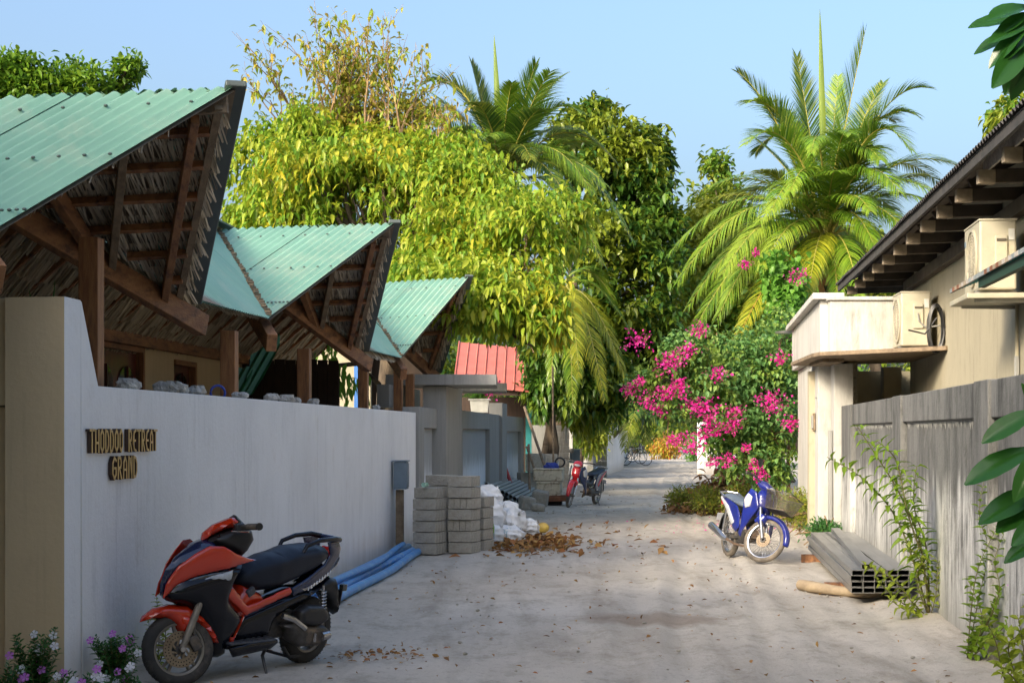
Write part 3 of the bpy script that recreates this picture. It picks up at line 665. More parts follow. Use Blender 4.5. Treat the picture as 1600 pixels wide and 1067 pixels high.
# ------------------------------------------------------------------ on and behind the white wall
def coral_lump(px, Y, s, label):
    o = Vector((LX(Y, -.1), Y, 1.885)); r = empty('coral_stone', o, random.uniform(0, 3), label, 'coral stone', 'coral stones along the wall top')
    mb = MB()
    for k in range(3): mb.sphere((random.uniform(-.04, .04) * s, random.uniform(-.05, .05) * s, .035 * s), (.06 * s * random.uniform(.7, 1.2), .055 * s, .04 * s), 8, 5, .28)
    me = mb.build('lump', 'coral', r)
Yw = lambda px: 3.52 / (0.0835 - (px - 800) / 2600)
spots = [(197, .9, 'small pale coral stone on the wall top under the double door, left of a pair'), (208, 1.1, 'pale coral stone on the wall top under the double door, right of a pair'),
 (266, 1.2, 'biggest white coral stone on the wall top, below the single red door'), (285, 1, 'white coral stone in the middle of three below the single red door'), (303, 1, 'flat white coral stone right of the three below the single red door'),
 (375, .8, 'little coral stone just right of the second veranda post'), (424, 1, 'grey coral stone midway between second and third veranda post'), (444, 1, 'grey coral stone nearer the third veranda post'),
 (462, .8, 'coral stone touching the third veranda post'), (491, .9, 'coral stone just right of the third veranda post'), (592, .9, 'coral stone right of the fourth veranda post'), (642, .8, 'last coral stone at the far end of the white wall')]
for px, s, l in spots: coral_lump(px, Yw(px), s, l)
h = empty('hose_ring', (LX(13.6, -.12), 13.6, 1.885), 0, 'dark blue hose bent into a hoop, standing on the white wall top', 'hose')
MB().tube([(math.cos(t) * .055, math.cos(t) * .02, .035 + math.sin(t) * .06) for t in np.linspace(-.6, PI + .6, 20)], .010, 8).build('hoop', 'cloth_blue', h, smooth=True)
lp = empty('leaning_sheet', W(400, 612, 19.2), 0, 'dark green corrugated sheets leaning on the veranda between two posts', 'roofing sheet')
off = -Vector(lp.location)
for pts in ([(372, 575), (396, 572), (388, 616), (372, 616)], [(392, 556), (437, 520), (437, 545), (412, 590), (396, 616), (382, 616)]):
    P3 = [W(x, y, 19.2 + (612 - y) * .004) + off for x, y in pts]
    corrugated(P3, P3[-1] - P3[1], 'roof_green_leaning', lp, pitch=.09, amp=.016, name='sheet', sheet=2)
# cream neighbour building behind the veranda with blue door posts
nb = empty('cream_building', W(540, 640, 32), 0, 'pale cream building seen between the veranda posts with bright blue door jambs', 'building')
o_ = -Vector(nb.location)
MB().box(W(520, 640, 32.5) + o_ + Vector((-.1, 0, .5)), (1.7, .3, 2.6)).build('wall', 'cream_plaster', nb, bevel=.01)
for px in (559, 611): MB().box(W(px, 600, 31) + o_ + Vector((0, 0, -.3)), (.13, .1, 2.1)).build('door_jamb', 'door_blue', nb, bevel=.005)
MB().box(W(590, 600, 33) + o_ + Vector((.2, 0, -.3)), (1.6, .2, 2.2)).build('dark_door', 'dark_wood', nb)

# electric box on a post
e = empty('meter_box', (LX(22.0, .10), 22.0, 0), LA, 'blue grey electric box on a wooden post against the white wall', 'meter box')
MB().box((0, 0, .42), (.10, .09, .84)).build('post', 'timber_grey', e, bevel=.005)
MB().box((.02, -.02, 1.03), (.17, .20, .36)).build('cabinet', 'box_blue_grey', e, bevel=.008); MB().box((.108, -.02, 1.03), (.012, .17, .31)).build('door', 'box_blue_grey', e, bevel=.004)
MB().box((.02, -.02, 1.222), (.20, .23, .014)).build('lid', 'box_blue_grey', e, bevel=.004)
# blue pipes beside the wall
G4 = 'blue water pipes lying along the white wall'
for i, (dx, z, r_, wob, lab) in enumerate([(.16, .055, .052, .01, 'thickest bright blue pipe nearest the wall foot'), (.30, .055, .05, -.02, 'bright blue pipe in the middle of the bundle by the wall'), (.42, .05, .045, .03, 'outermost blue pipe of the bundle, on the lane side'), (.24, .145, .032, .05, 'thin pale blue pipe lying on top of the other pipes')]):
    pts = [Vector((LX(Y, dx + wob * math.sin(Y * 1.1) + (.05 * (22 - Y) / 7 * i)), Y, z)) for Y in np.linspace(14.2, 22.4 - .25 * i, 14)]
    b = pts[0].copy(); r = empty('blue_pipe', b, 0, lab, 'pipe', G4)
    MB().tube([p - b for p in pts], r_, 12, cap=False).build('pipe_wall', 'pvc_blue', r, smooth=True)
    MB().tube([pts[-1] - b + Vector((0, -.02, 0)), pts[-1] - b], r_ * .9, 12).build('open_end', 'hole_dark', r)

# ------------------------------------------------------------------ cement block stacks
BL, BH, BT = .33, .145, .092
bme = None
def block_mesh():
    mb = MB(); mb.box((0, 0, 0), (BL - .010, BT - .010, BH - .009)); me = mb.mesh('block'); bm = bmesh.new(); bm.from_mesh(me)
    bmesh.ops.bevel(bm, geom=bm.edges[:], offset=.004, segments=1, affect='EDGES')
    bmesh.ops.recalc_face_normals(bm, faces=bm.faces); bm.to_mesh(me); bm.free(); me.materials.append(MATS['cement_block']); return me
bmeshes = [block_mesh()]
ordn = ['lowest', 'second', 'third', 'fourth', 'fifth', 'sixth', 'seventh']
def stack(cx_, cy_, rot, layers, word):
    c = Vector((cx_, cy_, .0)); Rm = Matrix.Rotation(rot, 4, 'Z')
    for li, kind in enumerate(layers):
        n = 4 if kind != 'T' else 3; jx, jy, jr = random.uniform(-.008, .008), random.uniform(-.008, .008), random.uniform(-.012, .012)
        for k in range(n):
            off_ = -(n - 1) / 2 * BT + k * BT
            if kind in 'ST': loc = Vector((0, off_, 0)); r_ = 0
            else: loc = Vector((off_ * .93, 0, 0)); r_ = PI / 2
            loc += Vector((jx, jy + random.uniform(-.004, .004), BH * (li + .5) + .012))
            o = bpy.data.objects.new('cement_block', bmeshes[0]); COL.objects.link(o)
            o.location = c + (Rm @ loc); o.rotation_euler = (0, 0, rot + r_ + jr + random.uniform(-.01, .01))
            pos = (['front', 'second', 'third', 'rear'] if kind in 'ST' else ['leftmost', 'second', 'third', 'rightmost'])[k if n == 4 else k]
            way = 'long side out' if kind in 'ST' else 'end out'
            tag(o, f'grey cement block, {way}, {pos} in {ordn[li]} layer of the {word} stack', 'cement block', 'grey cement blocks stacked at the end of the white wall')
stack(-1.08, 21.75, R_(-20), 'SSSSST', 'lower left'); stack(-.63, 21.95, R_(-20), 'SSESESS', 'taller middle')
stack(-.46, 22.45, R_(-20), 'SSSSS', 'half hidden right'); stack(-.95, 22.45, R_(-20), 'SSSSSSS', 'back')
b = empty('plastic_bottle', (-1.12, 21.58, BH * 6 + .05), 1.3, 'small clear green plastic bottle lying on the lower left block stack', 'bottle')
pm('bottle_green', (.35, .6, .45), rough=.15)
MB().lathe([(.0, -.09), (.03, -.09), (.032, .03), (.012, .07), (.012, .09), (0, .09)], (0, 0, 0), (1, 0, 0), 12).build('body', 'bottle_green', b, smooth=True)

# sacks of rubbish
def sack(loc, size, rot, label, seed, stripes=False):
    rr = random.Random(seed); r = empty('sack', loc, rot, label, 'sack', 'white plastic sacks heaped beside the block stacks')
    mb = MB(); mb.sphere((0, 0, 0), 1, 44, 28); ph = [rr.uniform(0, 6) for _ in range(9)]
    vs = []
    for v in mb.v:
        x, y, z = v; q = .10 * math.sin(7 * x + ph[0] + 3 * z) + .09 * math.sin(8 * y + ph[1] + 4 * x) + .07 * math.sin(13 * z + ph[2] + 5 * y) + .04 * math.sin(21 * x + 17 * y + ph[3])
        q = q * .75 + .025 * math.sin(33 * x + ph[4]) * math.sin(29 * z + ph[5]); k = 1 + q; e = .92
        f = lambda t: math.copysign(abs(t) ** e, t)
        vs.append((f(x) * k * size[0], f(y) * k * size[1], max(f(z) * k, -.75) * size[2]))
    mb.v = vs; mb.build('bag', 'sack', r, smooth=True)
    if stripes:
        for s in (-.25, -.1, .1):
            pts = []
            for t in np.linspace(-1.0, 1.0, 16):
                best = min(vs, key=lambda v: (v[0] / size[0] - s - .15 * t) ** 2 + (v[2] / size[2] - t * .8) ** 2 + (0 if v[1] < 0 else 9)); pts.append(Vector(best) + Vector((0, -.006, 0)))
            MB().tube(pts, .006, 5).build('stripe', 'sack_stripe', r)
    mb = MB(); base = Vector((size[0] * .6, 0, size[2] * .55))
    for k in range(5): mb.add([base, base + Vector((.08, rr.uniform(-.06, .06), rr.uniform(.02, .1))), base + Vector((.05, rr.uniform(-.06, .06), rr.uniform(-.02, .06)))], [(0, 1, 2)])
    mb.build('tied_neck', 'sack', r, fix=False)
    return r
sack((-.33, 23.3, .13), (.22, .2, .17), .2, 'white woven sack with blue green stripes, lowest at the front of the heap', 3, True)
sack((-.05, 23.5, .12), (.21, .2, .16), -.3, 'bulging striped white sack at the front right of the heap', 4, True)
sack((-.32, 23.9, .38), (.24, .25, .26), .1, 'big crumpled white bag in the middle of the heap', 5)
sack((-.36, 24.3, .62), (.20, .24, .20), .6, 'topmost white bag of the heap beside the block stack', 6)
sack((-.02, 24.1, .27), (.20, .22, .24), -.7, 'sagging white bag on the right shoulder of the heap', 7)
sack((.22, 25.2, .14), (.17, .2, .15), .4, 'small white bag lying flat between heap and grey pipes', 8)
sack((-.1, 25.0, .35), (.2, .25, .2), 1.0, 'white bag at the back of the heap below the pipes', 9)
leaf = empty('banana_leaf', (-.38, 23.05, .35), 0, 'fresh green leaf scrap tucked between the white sacks', 'leaf')
npV, npF = leaf_arrays(np.array([[0, 0, .12], [.03, 0, .1]]), np.array([[.25, -.2, -1], [.5, -.2, -1.]]), np.array([.28, .24]), np.array([.12, .1])); npmesh('blade', npV, npF, 'heart_leaf', leaf)
c = empty('coconut', (.49, 26.3, .09), 0, 'yellow young coconut lying beside the grey pipes', 'coconut')
pm('coconut_yellow', (.58, .42, .08), (.42, .27, .06), rough=.5); MB().sphere((0, 0, 0), (.10, .09, .085), 14, 10).build('husk', 'coconut_yellow', c, smooth=True)

# sloping rack of grey pipes
G5 = 'grey plastic pipes racked beside the neighbour wall'
A0 = Vector((-.62, 35.0, .50)); B0 = Vector((.14, 35.0, .10)); k = 0
wds = ['nearest the fence', 'second from the fence', 'third from the fence', 'fourth from the fence', 'fifth from the fence', 'sixth from the fence', 'seventh from the fence', 'eighth from the fence', 'ninth from the fence', 'outermost on the lane side']
for layer in range(2):
    for i in range(10):
        s = i / 9.; p = A0.lerp(B0, s) + Vector((0, random.uniform(-.35, .1), .088 * layer - .03)); q = p + Vector((.0835 * 5.6, 5.6, .02))
        r = empty('grey_pipe', p, 0, f'grey pipe in the {"upper" if layer else "lower"} layer of the rack, {wds[i]}', 'pipe', G5)
        MB().tube([(0, 0, 0), q - p], .040, 9, cap=False).build('pipe_wall', 'pvc_grey', r, smooth=True); MB().tube([(0, .03, 0), (0, .035, 0)], .035, 9).build('open_end', 'hole_dark', r)
for (x, Y, z, s, lab) in ((.30, 34.2, .14, (.30, .3, .28), 'rounded grey concrete lump propping the pipe ends'), (.60, 35.6, .17, (.34, .35, .36), 'pale concrete chunk standing under the outer pipes'), (.52, 33.6, .08, (.30, .22, .16), 'low concrete chunk in front of the pipe props')):
    r = empty('concrete_chunk', (x, Y, z), random.uniform(-.5, .5), lab, 'concrete chunk'); MB().box((0, 0, 0), s, (.1, .15, 0)).build('chunk', 'cement_block', r, bevel=.05, seg=2)
for k_ in range(2):
    sp = empty('timber_prop', A0.lerp(B0, .5) + Vector((.1 + .0835 * (1 + 3.6 * k_), 1 + 3.6 * k_, -.30 + .04)), 0, 'sloping timber under the near end of the grey pipes' if k_ == 0 else 'sloping timber under the far end of the grey pipes', 'timber')
    MB().beam((-.45, 0, .18), (.38, 0, -.235), .08, .07).build('bar', 'timber_grey', sp)

# ------------------------------------------------------------------ neighbour's grey gateway and panelled wall
nw = empty('panelled_wall', (LX(34), 34, 0), 0, 'grey cement wall with framed pale blue panels beyond the block stacks', 'wall')
NL = Vector(nw.location)
def seg(Y0, Y1, z0, z1, o1, o0, m, name, par=None, bv=.006, loc=None): return wall_prism([(Y0, z0), (Y1, z0), (Y1, z1), (Y0, z1)], o1, o0, m, name, par or nw, loc or NL, bevel=bv)
seg(24.23, 24.72, -.05, 1.97, .05, -.2, 'grey_plaster', 'post'); seg(24.725, 26.395, 1.66, 1.97, .03, -.2, 'grey_plaster', 'lintel'); seg(24.725, 26.395, -.05, 1.655, -.05, -.2, 'panel_white', 'panel')
seg(28.61, 30.0, -.05, 1.99, .03, -.2, 'grey_plaster', 'post'); seg(30.005, 35.0, 1.66, 1.99, .03, -.2, 'grey_plaster', 'lintel'); seg(30.005, 35.0, -.05, 1.655, -.06, -.2, 'panel_white', 'panel')
seg(35.005, 37.2, -.05, 1.985, .03, -.2, 'grey_plaster', 'post'); seg(37.205, 38.4, -.05, 2.25, .10, -.2, 'grey_plaster', 'post')
seg(38.405, 39.0, -.05, 1.98, .03, -.2, 'grey_plaster', 'post'); seg(39.005, 43.6, 1.62, 1.98, .03, -.2, 'grey_plaster', 'lintel'); seg(39.005, 43.6, -.05, 1.615, -.06, -.2, 'panel_white', 'panel'); seg(43.605, 44.4, -.05, 1.98, .03, -.2, 'grey_plaster', 'post')
gw = empty('gateway', (LX(27.5), 27.5, 0), 0, 'grey cement gate pillar carrying two flat roof slabs', 'gateway')
GWL = Vector(gw.location)
seg(26.4, 28.6, -.05, 2.33, .17, -.2, 'grey_plaster', 'pillar', gw, .01, GWL)
MB().box(Vector((-1.12, 27.2, 2.425)) - GWL, (1.75, 2.0, .17)).build('roof_slab', 'grey_plaster', gw, bevel=.01)
MB().box(Vector((-.72, 30.4, 2.40)) - GWL, (1.25, 1.6, .15)).build('roof_slab', 'grey_plaster', gw, bevel=.01)
seg(25.6, 29, 1.98, 2.335, -.6, -.8, 'grey_plaster', 'inner_wall', gw, .01, GWL)
# potted bougainvillea on the wall top
pot = empty('flower_pot', (LX(34.0, -.08), 34.0, 1.99), 0, 'square white flower pot on top of the panelled wall', 'flower pot')
mb = MB(); mb.prism([(-.17, -.17), (.17, -.17), (.17, .17), (-.17, .17)], Matrix.Translation((0, 0, .005)), .26); mb.v = [(x * (1 + z * .6), y * (1 + z * .6), z) for x, y, z in mb.v]; mb.build('pot', 'plastic_pot', pot, bevel=.01)
MB().box((0, 0, .272), (.46, .46, .03)).build('rim', 'plastic_pot', pot, bevel=.008); MB().box((0, 0, .29), (.38, .38, .01)).build('soil', 'soil', pot)
# red roofed house behind
rh = empty('red_roof_house', (-.7, 45, 0), 0, 'house with a salmon red ribbed metal roof behind the panelled wall', 'house')
RL = Vector(rh.location)
P4 = [W(708, 600, 43.2) - RL, W(826, 613, 43.2) - RL, W(822, 545, 46) - RL, W(716, 540, 46) - RL]
corrugated(P4, P4[3] - P4[0], 'roof_red', rh, pitch=.26, amp=.02, box=True, sheet=1.04, per=10)
MB().box(Vector((-.9, 45.3, 1.3)) - RL, (2.6, .2, 2.5)).build('wall', 'dark_wood', rh)
MB().box(Vector((-.6, 43.4, 2.62)) - RL, (2.1, .06, .14)).build('fascia', 'dark_wood', rh)
tq = empty('teal_screen', (.45, 45, 0), 0, 'narrow teal blue panel at the far end of the panelled wall', 'panel'); MB().box((0, 0, 1.15), (.16, .05, 2.3)).build('sheet', 'teal', tq)

# poles and clutter
def pole(name, a, b, r, m, label, cat='pole'):
    a, b = Vector(a), Vector(b); o = MB().tube([Vector((0, 0, 0)), b - a], r, 8).build(name, m); o.location = a; return tag(o, label, cat)
pole('pole', (.95, 38, 0), (.93, 38, 3.1), .022, 'timber_grey', 'thin upright pole standing behind the stacked cream boxes')
pole('pole', (.92, 37.5, .3), (.30, 40, 2.2), .035, 'timber_grey', 'grey stick leaning left against the panelled wall')
pole('pole', (1.52, 47, 1.3), (1.50, 47, 3.1), .03, 'steel', 'short steel post rising from the grey block pillar')
pole('red_post', (.10, 38.6, 0), (-.24, 38.9, .98), .055, 'red_paint', 'weathered red wooden post leaning on the panelled wall', 'post')
for i, (px, Y, z, s, lab) in enumerate(((836, 41, .85, (.45, .4, .45), 'square mortared block on top of the rubble by the leaning stick'), (860, 42, .85, (.32, .4, .4), 'grey block with a hollow beside the mortared block'), (838, 41.5, .3, (.9, .5, .6), 'grey masonry base under the mortared block'))):
    r = empty('masonry_block', (W(px, 675, Y).x, Y, z), .1 * i, lab, 'masonry'); MB().box((0, 0, 0), s).build('block', 'cement_block', r, bevel=.02)
for i, (a, b, lab) in enumerate((((.42, 39, 0.05), (.10 + .3, 40, 1.3), 'curved driftwood stick nearest the panelled wall'), ((.78, 38.6, .02), (.35, 39.6, 1.25), 'driftwood stick crossing behind the cream boxes'))):
    pole('stick', a, b, .03, 'timber_grey', lab, 'stick')
def foam_box(px0, px1, y0, y1, Y, rot, lab):
    wd = (px1 - px0) / 2600 * Y; hg = (y1 - y0) / 2600 * Y; c = W((px0 + px1) / 2, y1, Y)
    r = empty('foam_box', c, rot, lab, 'box', 'cream foam boxes beside the red and blue motorcycle')
    MB().box((0, .25, hg * .42), (wd, .5, hg * .84)).build('tub', 'styrofoam', r, bevel=.02)
    MB().box((0, .25, hg * .92), (wd * 1.03, .52, hg * .15)).build('lid', 'styrofoam', r, bevel=.015)
foam_box(838, 875, 752, 775, 36.6, -.15, 'lower cream foam box on the rusty timber'); foam_box(833, 879, 731.5, 751.5, 36.6, -.1, 'upper cream foam box with a bundle on its lid')
r = empty('timber_bed', W(864, 789, 36.3), -.1, 'rusty brown timber lying under the cream foam boxes', 'timber')
for k in range(4): MB().box((-.05 + random.uniform(-.04, .04), .15 * k, .13 + .02 * (k % 2)), (.75, .12, .10), (0, random.uniform(-.05, .05), random.uniform(-.1, .1))).build('board', 'rust_wood', r, bevel=.01)
MB().box((-.05, .25, .04), (.45, .4, .09)).build('shoe', 'hole_dark', r)
s_ = sack(W(862, 729, 36.8) + Vector((0, .1, 0)), (.16, .12, .09), .3, 'blue cloth bundle lying on the upper foam box', 12); s_.children[0].data.materials[0] = MATS['cloth_blue']; s_['group'] = 'bundles on the foam boxes'; s_['category'] = 'bundle'
wheel_c = W(875, 722, 36.9); r = empty('spare_tyre', wheel_c, 0, 'black bicycle tyre propped on the upper foam box', 'tyre'); MB().lathe([(.10 + .02 * math.cos(t), .02 * math.sin(t)) for t in np.linspace(0, 2 * PI, 9)[:-1]], (0, 0, 0), (0.1, 1, .2), 20, close=True).build('ring', 'black_plastic', r, smooth=True)

# grey block pillar, built block by block, and what stands past it
bp_ = empty('block_pillar', (1.42, 47.5, 0), -.08, 'tall pillar of bare grey blocks beside the dark yard', 'pillar')
mb = MB(); mb.box((0, 0, 0), (.19, .19, .19)); pme = mb.mesh('brick'); pme.materials.append(MATS['cement_block'])
for j in range(9):
    for i in range(2):
        for d in range(2):
            o = link_mesh('brick', pme, bp_); o.location = (-.10 + .2 * i + (.01 if j % 2 else 0), .1 + .2 * d, .10 + .2 * j); o.scale = (.97, 1, 1)
MB().box((0, .2, .9), (.36, .36, 1.78)).build('mortar', 'old_white', bp_)
yw = empty('yard_wall', (.95, 48.2, 0), 0, 'dark shaded yard wall between the panelled wall and the block pillar', 'wall'); MB().box((0, 0, .9), (.8, .15, 1.8)).build('masonry', 'grey_plaster', yw)
ww = empty('white_gate_post', (1.75, 50, 0), 0, 'narrow white post right of the grey block pillar', 'gate post'); MB().box((0, 0, .85), (.14, .3, 1.7)).build('post', 'old_white', ww, bevel=.01)
eb = empty('utility_box', W(898, 722, 48), 0, 'pale grey utility box behind the parked red motorcycle', 'utility box'); MB().box((0, 0, .18), (.30, .2, .40)).build('cabinet', 'box_blue_grey', eb, bevel=.01); MB().box((0, 0, -.3), (.08, .08, .6)).build('leg', 'steel', eb)
def far_wall(p0, p1, h, m, name, label, cat='wall', t=.2, coping=None):
    p0, p1 = Vector((*p0, 0)), Vector((*p1, 0)); d = p1 - p0; r = empty(name, p0, math.atan2(d.y, d.x), label, cat)
    MB().box((d.length / 2, t / 2, h / 2 - .03), (d.length, t, h)).build('masonry', m, r, bevel=.01)
    if coping: MB().box((d.length / 2, t / 2, h + .0), (d.length + .06, t + .08, .07)).build('coping', coping, r, bevel=.01)
    return r
far_wall((2.75, 56.5), (3.1, 59.5), 2.1, 'grey_plaster', 'grey_boundary_wall', 'grey corrugated looking boundary wall right behind the red motorcycle')
bw2 = empty('small_block_pillar', (3.12, 58.2, 0), -.1, 'slim pillar of pale blocks at the corner of the far white wall', 'pillar')
for j in range(10):
    for i in range(2): o = link_mesh('brick', pme, bw2); o.location = (-.1 + .2 * i, .1, .10 + .2 * j)
far_wall((3.35, 60), (4.9, 73), 2.15, 'white_paint', 'far_white_wall', 'bright white wall beyond the red motorcycle on the left of the lane', coping='old_white')
far_wall((4.85, 75), (6.4, 92), 1.7, 'white_paint', 'distant_white_wall', 'most distant white wall left of the lane behind the bicycles')
far_wall((7.15, 62), (7.6, 62.2), 2.0, 'white_paint', 'white_wall_end', 'square white wall end on the right side of the distant lane', t=.5)
far_wall((7.3, 62.6), (9.0, 74), 1.2, 'white_paint', 'low_white_wall', 'low white wall running on from the white wall end')
wb = empty('white_bracket', W(1108, 697, 61.5), 0, 'white box fixed on top of the white wall end', 'box'); MB().box((0, 0, 0), (.42, .3, .34)).build('shell', 'white_paint', wb, bevel=.02)

# ------------------------------------------------------------------ right: stained concrete wall
cw = empty('concrete_wall', (RX(16), 16, 0), 0, 'tall weathered concrete wall with black rain streaks and shallow piers', 'wall')
CL = Vector(cw.location)
def rseg(Y0, Y1, z0, z1, o0, o1, m, name, par=None, loc=None, bv=.008): return wall_prism([(Y0, z0), (Y1, z0), (Y1, z1), (Y0, z1)], o0, o1, m, name, par or cw, loc or CL, fn=RX, bevel=bv)
piers = [(5.9, 6.5), (11.45, 12.05), (16.45, 17.15), (21.9, 23.3)]
for a, b_ in piers: rseg(a, b_, -.05, 1.965, -.02, .2, 'stained_concrete', 'pier')
for (a, b_) in ((2.5, 5.895), (6.505, 11.445), (12.055, 16.445), (17.155, 21.895)):
    rseg(a, b_, 1.70, 1.96, 0, .2, 'stained_concrete', 'top_band'); rseg(a, b_, -.05, 1.695, .045, .2, 'stained_concrete', 'panel')
# drip teeth under the top band
mb = MB(); Y = 12.1
while Y < 21.8:
    if not (16.4 < Y < 17.2):
        s = random.uniform(.03, .09); mb.add([Vector((RX(Y, .042), Y, 1.70)) - CL, Vector((RX(Y, .042), Y + .05, 1.70)) - CL, Vector((RX(Y, .045), Y + .025, 1.70 - s)) - CL, Vector((RX(Y, .03), Y + .025, 1.70)) - CL], [(0, 1, 2), (0, 2, 3), (1, 3, 2)])
    Y += .085
mb.build('mortar_drips', 'grey_plaster', cw)
# ------------------------------------------------------------------ right: annex with parapet and ledge
an = empty('annex', (RX(26, -.3), 26, 0), 0, 'white annex with boxed parapet and thin ledge beyond the concrete wall', 'building')
AL = Vector(an.location)
rseg(24.0, 28.9, -.05, 2.66, -.30, -.05, 'old_white', 'side_wall', an, AL); rseg(22.2, 28.95, 2.665, 3.36, -.40, -.15, 'old_white', 'side_wall', an, AL)
rseg(23.35, 23.95, -.05, 2.56, -.12, .15, 'old_white', 'side_wall', an, AL)
rseg(22.1, 29.1, 3.365, 3.45, -.50, -.08, 'old_white', 'coping', an, AL)
MB().box(Vector((4.85, 22.1, 3.0)) - AL, (1.28, .2, .68)).build('parapet', 'old_white', an, bevel=.01)
MB().box(Vector((4.85, 22.1, 3.365)) - AL, (1.34, .28, .05)).build('parapet_cap', 'old_white', an, bevel=.01)
MB().prism([(4.02, 22.35), (4.05, 21.9), (5.30, 20.35), (5.62, 20.5), (5.75, 24.0), (4.5, 25.2), (4.22, 25.2)], Matrix.Translation(Vector((0, 0, 2.60)) - AL), .055).build('ledge', 'timber_grey', an, bevel=.008)
for k in range(3): MB().box(Vector((4.30 + .10 * k, 23.3, 2.572)) - AL, (.09, 1.5, .045), (0, .0, -.06)).build('ledge_board', 'timber_grey', an)
MB().box(Vector((5.5, 24.7, 1.2)) - AL, (2.2, .15, 2.6)).build('recess_wall', 'cream_plaster', an)
MB().box(Vector((5.55, 24.35, 1.3)) - AL, (.27, .2, 2.5)).build('pillar', 'cream_plaster', an, bevel=.01)
MB().box(Vector((4.70, 24.05, 1.2)) - AL, (.14, .2, 2.6)).build('pillar', 'old_white', an, bevel=.01)
for j in range(4): MB().box(Vector((4.86 + .01 * (j % 2), 24.0, 1.82 + .225 * j)) - AL, (.19, .22, .215)).build('brick', 'cement_block', an, bevel=.012)
rg = MB().box(Vector((RX(24.6, -.32), 24.6, 1.75)) - AL, (.03, .42, .26), (0, 0, RA)).build('wall_plaque', 'timber_grey', an, bevel=.01)
MB().box(Vector((RX(24.6, -.345), 24.6, 1.75)) - AL, (.02, .32, .19), (0, 0, RA)).build('plaque_face', 'grey_plaster', an, bevel=.006)
MB().box(Vector((RX(24.5, -.33), 24.2, 2.1)) - AL, (.02, .3, .012)).build('rod', 'steel', an)
for k in range(4): MB().tube([Vector((RX(23.5 + .1 * k, -.15), 23.5 + .1 * k, .2)) - AL, Vector((RX(23.5 + .1 * k, -.15), 23.5 + .1 * k, 1.62)) - AL], .022, 6).build('drain_pipe', 'grey_plaster', an)
lamp = empty('wall_lamp', (RX(29.8, -.5), 29.8, 3.42), 0, 'small flat metal lamp sticking out at the annex corner', 'lamp'); MB().lathe([(0, 0), (.16, -.02), (.14, -.06), (0, -.07)], (0, 0, 0), n=14).build('shade', 'steel', lamp, smooth=True); MB().beam((0, 0, -.02), (.22, 0, .0), .03, .03).build('arm', 'steel', lamp)
dg = empty('wooden_gate', (RX(31.5, -.3), 31.5, 0), RA, 'orange brown wooden gate standing open beside the white annex', 'gate')
for k in range(4): MB().box((-.05 + .01 * k, -.55 + .28 * k, .88), (.05, .27, 1.76)).build('plank', 'timber', dg, bevel=.006)
MB().box((-.30, -.9, .9), (.16, .16, 1.8)).build('post', 'timber', dg, bevel=.008)
# ------------------------------------------------------------------ right: cream house with deep eaves
rhs = empty('eaves_house', (RX(20, 1.03), 20, 0), 0, 'cream plastered house with dark roof and long rafter tails on the right', 'house')
HR = Vector(rhs.location)
wall_prism([(2, -.05), (24.0, -.05), (24.0, 4.6), (2, 4.6)], 1.03, 1.25, 'cream_plaster', 'wall', rhs, HR, fn=RX)
MB().box(Vector((6.8, 24.1, 2.3)) - HR, (2.0, .2, 4.6)).build('wall', 'cream_plaster', rhs)
def rr_(o_, Y, z): return Vector((RX(Y, o_) + (.07 + .009 * (26 - Y) if o_ < .45 else 0), Y, z - .03)) - HR
def rz(o_): return 3.93 + (o_ - .17) * .42            # roof plane height over offset
sl = [rr_(.13, 2, rz(.13)), rr_(.13, 26.6, rz(.13)), rr_(4.2, 26.6, rz(4.2)), rr_(4.2, 2, rz(4.2))]
corrugated(sl, sl[3] - sl[0], 'roof_dark', rhs, pitch=.12, amp=.018, name='roof_sheet', sheet=1.1, lift=.07)
MB().add([p + Vector((0, 0, .04)) for p in sl], [(0, 1, 2, 3)]).build('roof_boarding', 'rafter_dark', rhs, fix=False)
MB().beam(rr_(.15, 2, rz(.15) + .0), rr_(.15, 26.6, rz(.15) + .0), .03, .10).build('fascia', 'roof_dark', rhs)
MB().beam(rr_(.32, 9, rz(.3) - .02), rr_(.32, 14.6, rz(.3) - .03), .022, .13).build('fascia_board', 'bleached_board', rhs, bevel=.004)
for o2 in (.55, .9): MB().beam(rr_(o2, 2, rz(o2) - .02), rr_(o2, 26.5, rz(o2) - .02), .07, .07).build('purlin', 'rafter_dark', rhs)
Y = 25.9; 
while Y > 3:
    MB().beam(rr_(.36, Y, 3.84), rr_(1.6, Y, 3.86 + .02), .065, .12).build('rafter', 'rafter_dark', rhs, bevel=.004)
    MB().box(rr_(.30, Y, 3.835), (.15, .075, .125), (0, 0, 0)).build('sunlit_rafter_end', 'sunlit_rafter_end', rhs, bevel=.006)  # pale piece paints the sunlit face of the rafter tail
    MB().beam(rr_(.40, Y + .3, rz(.40) - .03), rr_(1.3, Y + .3, rz(1.3) - .03), .05, .08).build('rafter', 'rafter_dark', rhs)
    Y -= 1.15
MB().beam(rr_(.98, 2, 3.72), rr_(.98, 24, 3.72), .1, .14).build('wall_plate', 'rafter_dark', rhs)
MB().tube([rr_(1.0, 15.75, 1.5), rr_(1.0, 15.75, 2.9)], .018, 6).build('downpipe', 'cream_plaster', rhs)
MB().tube([rr_(1.0, 15.75, 1.5), rr_(1.0, 15.75, 2.35)], .026, 6).build('downpipe', 'grey_plaster', rhs)

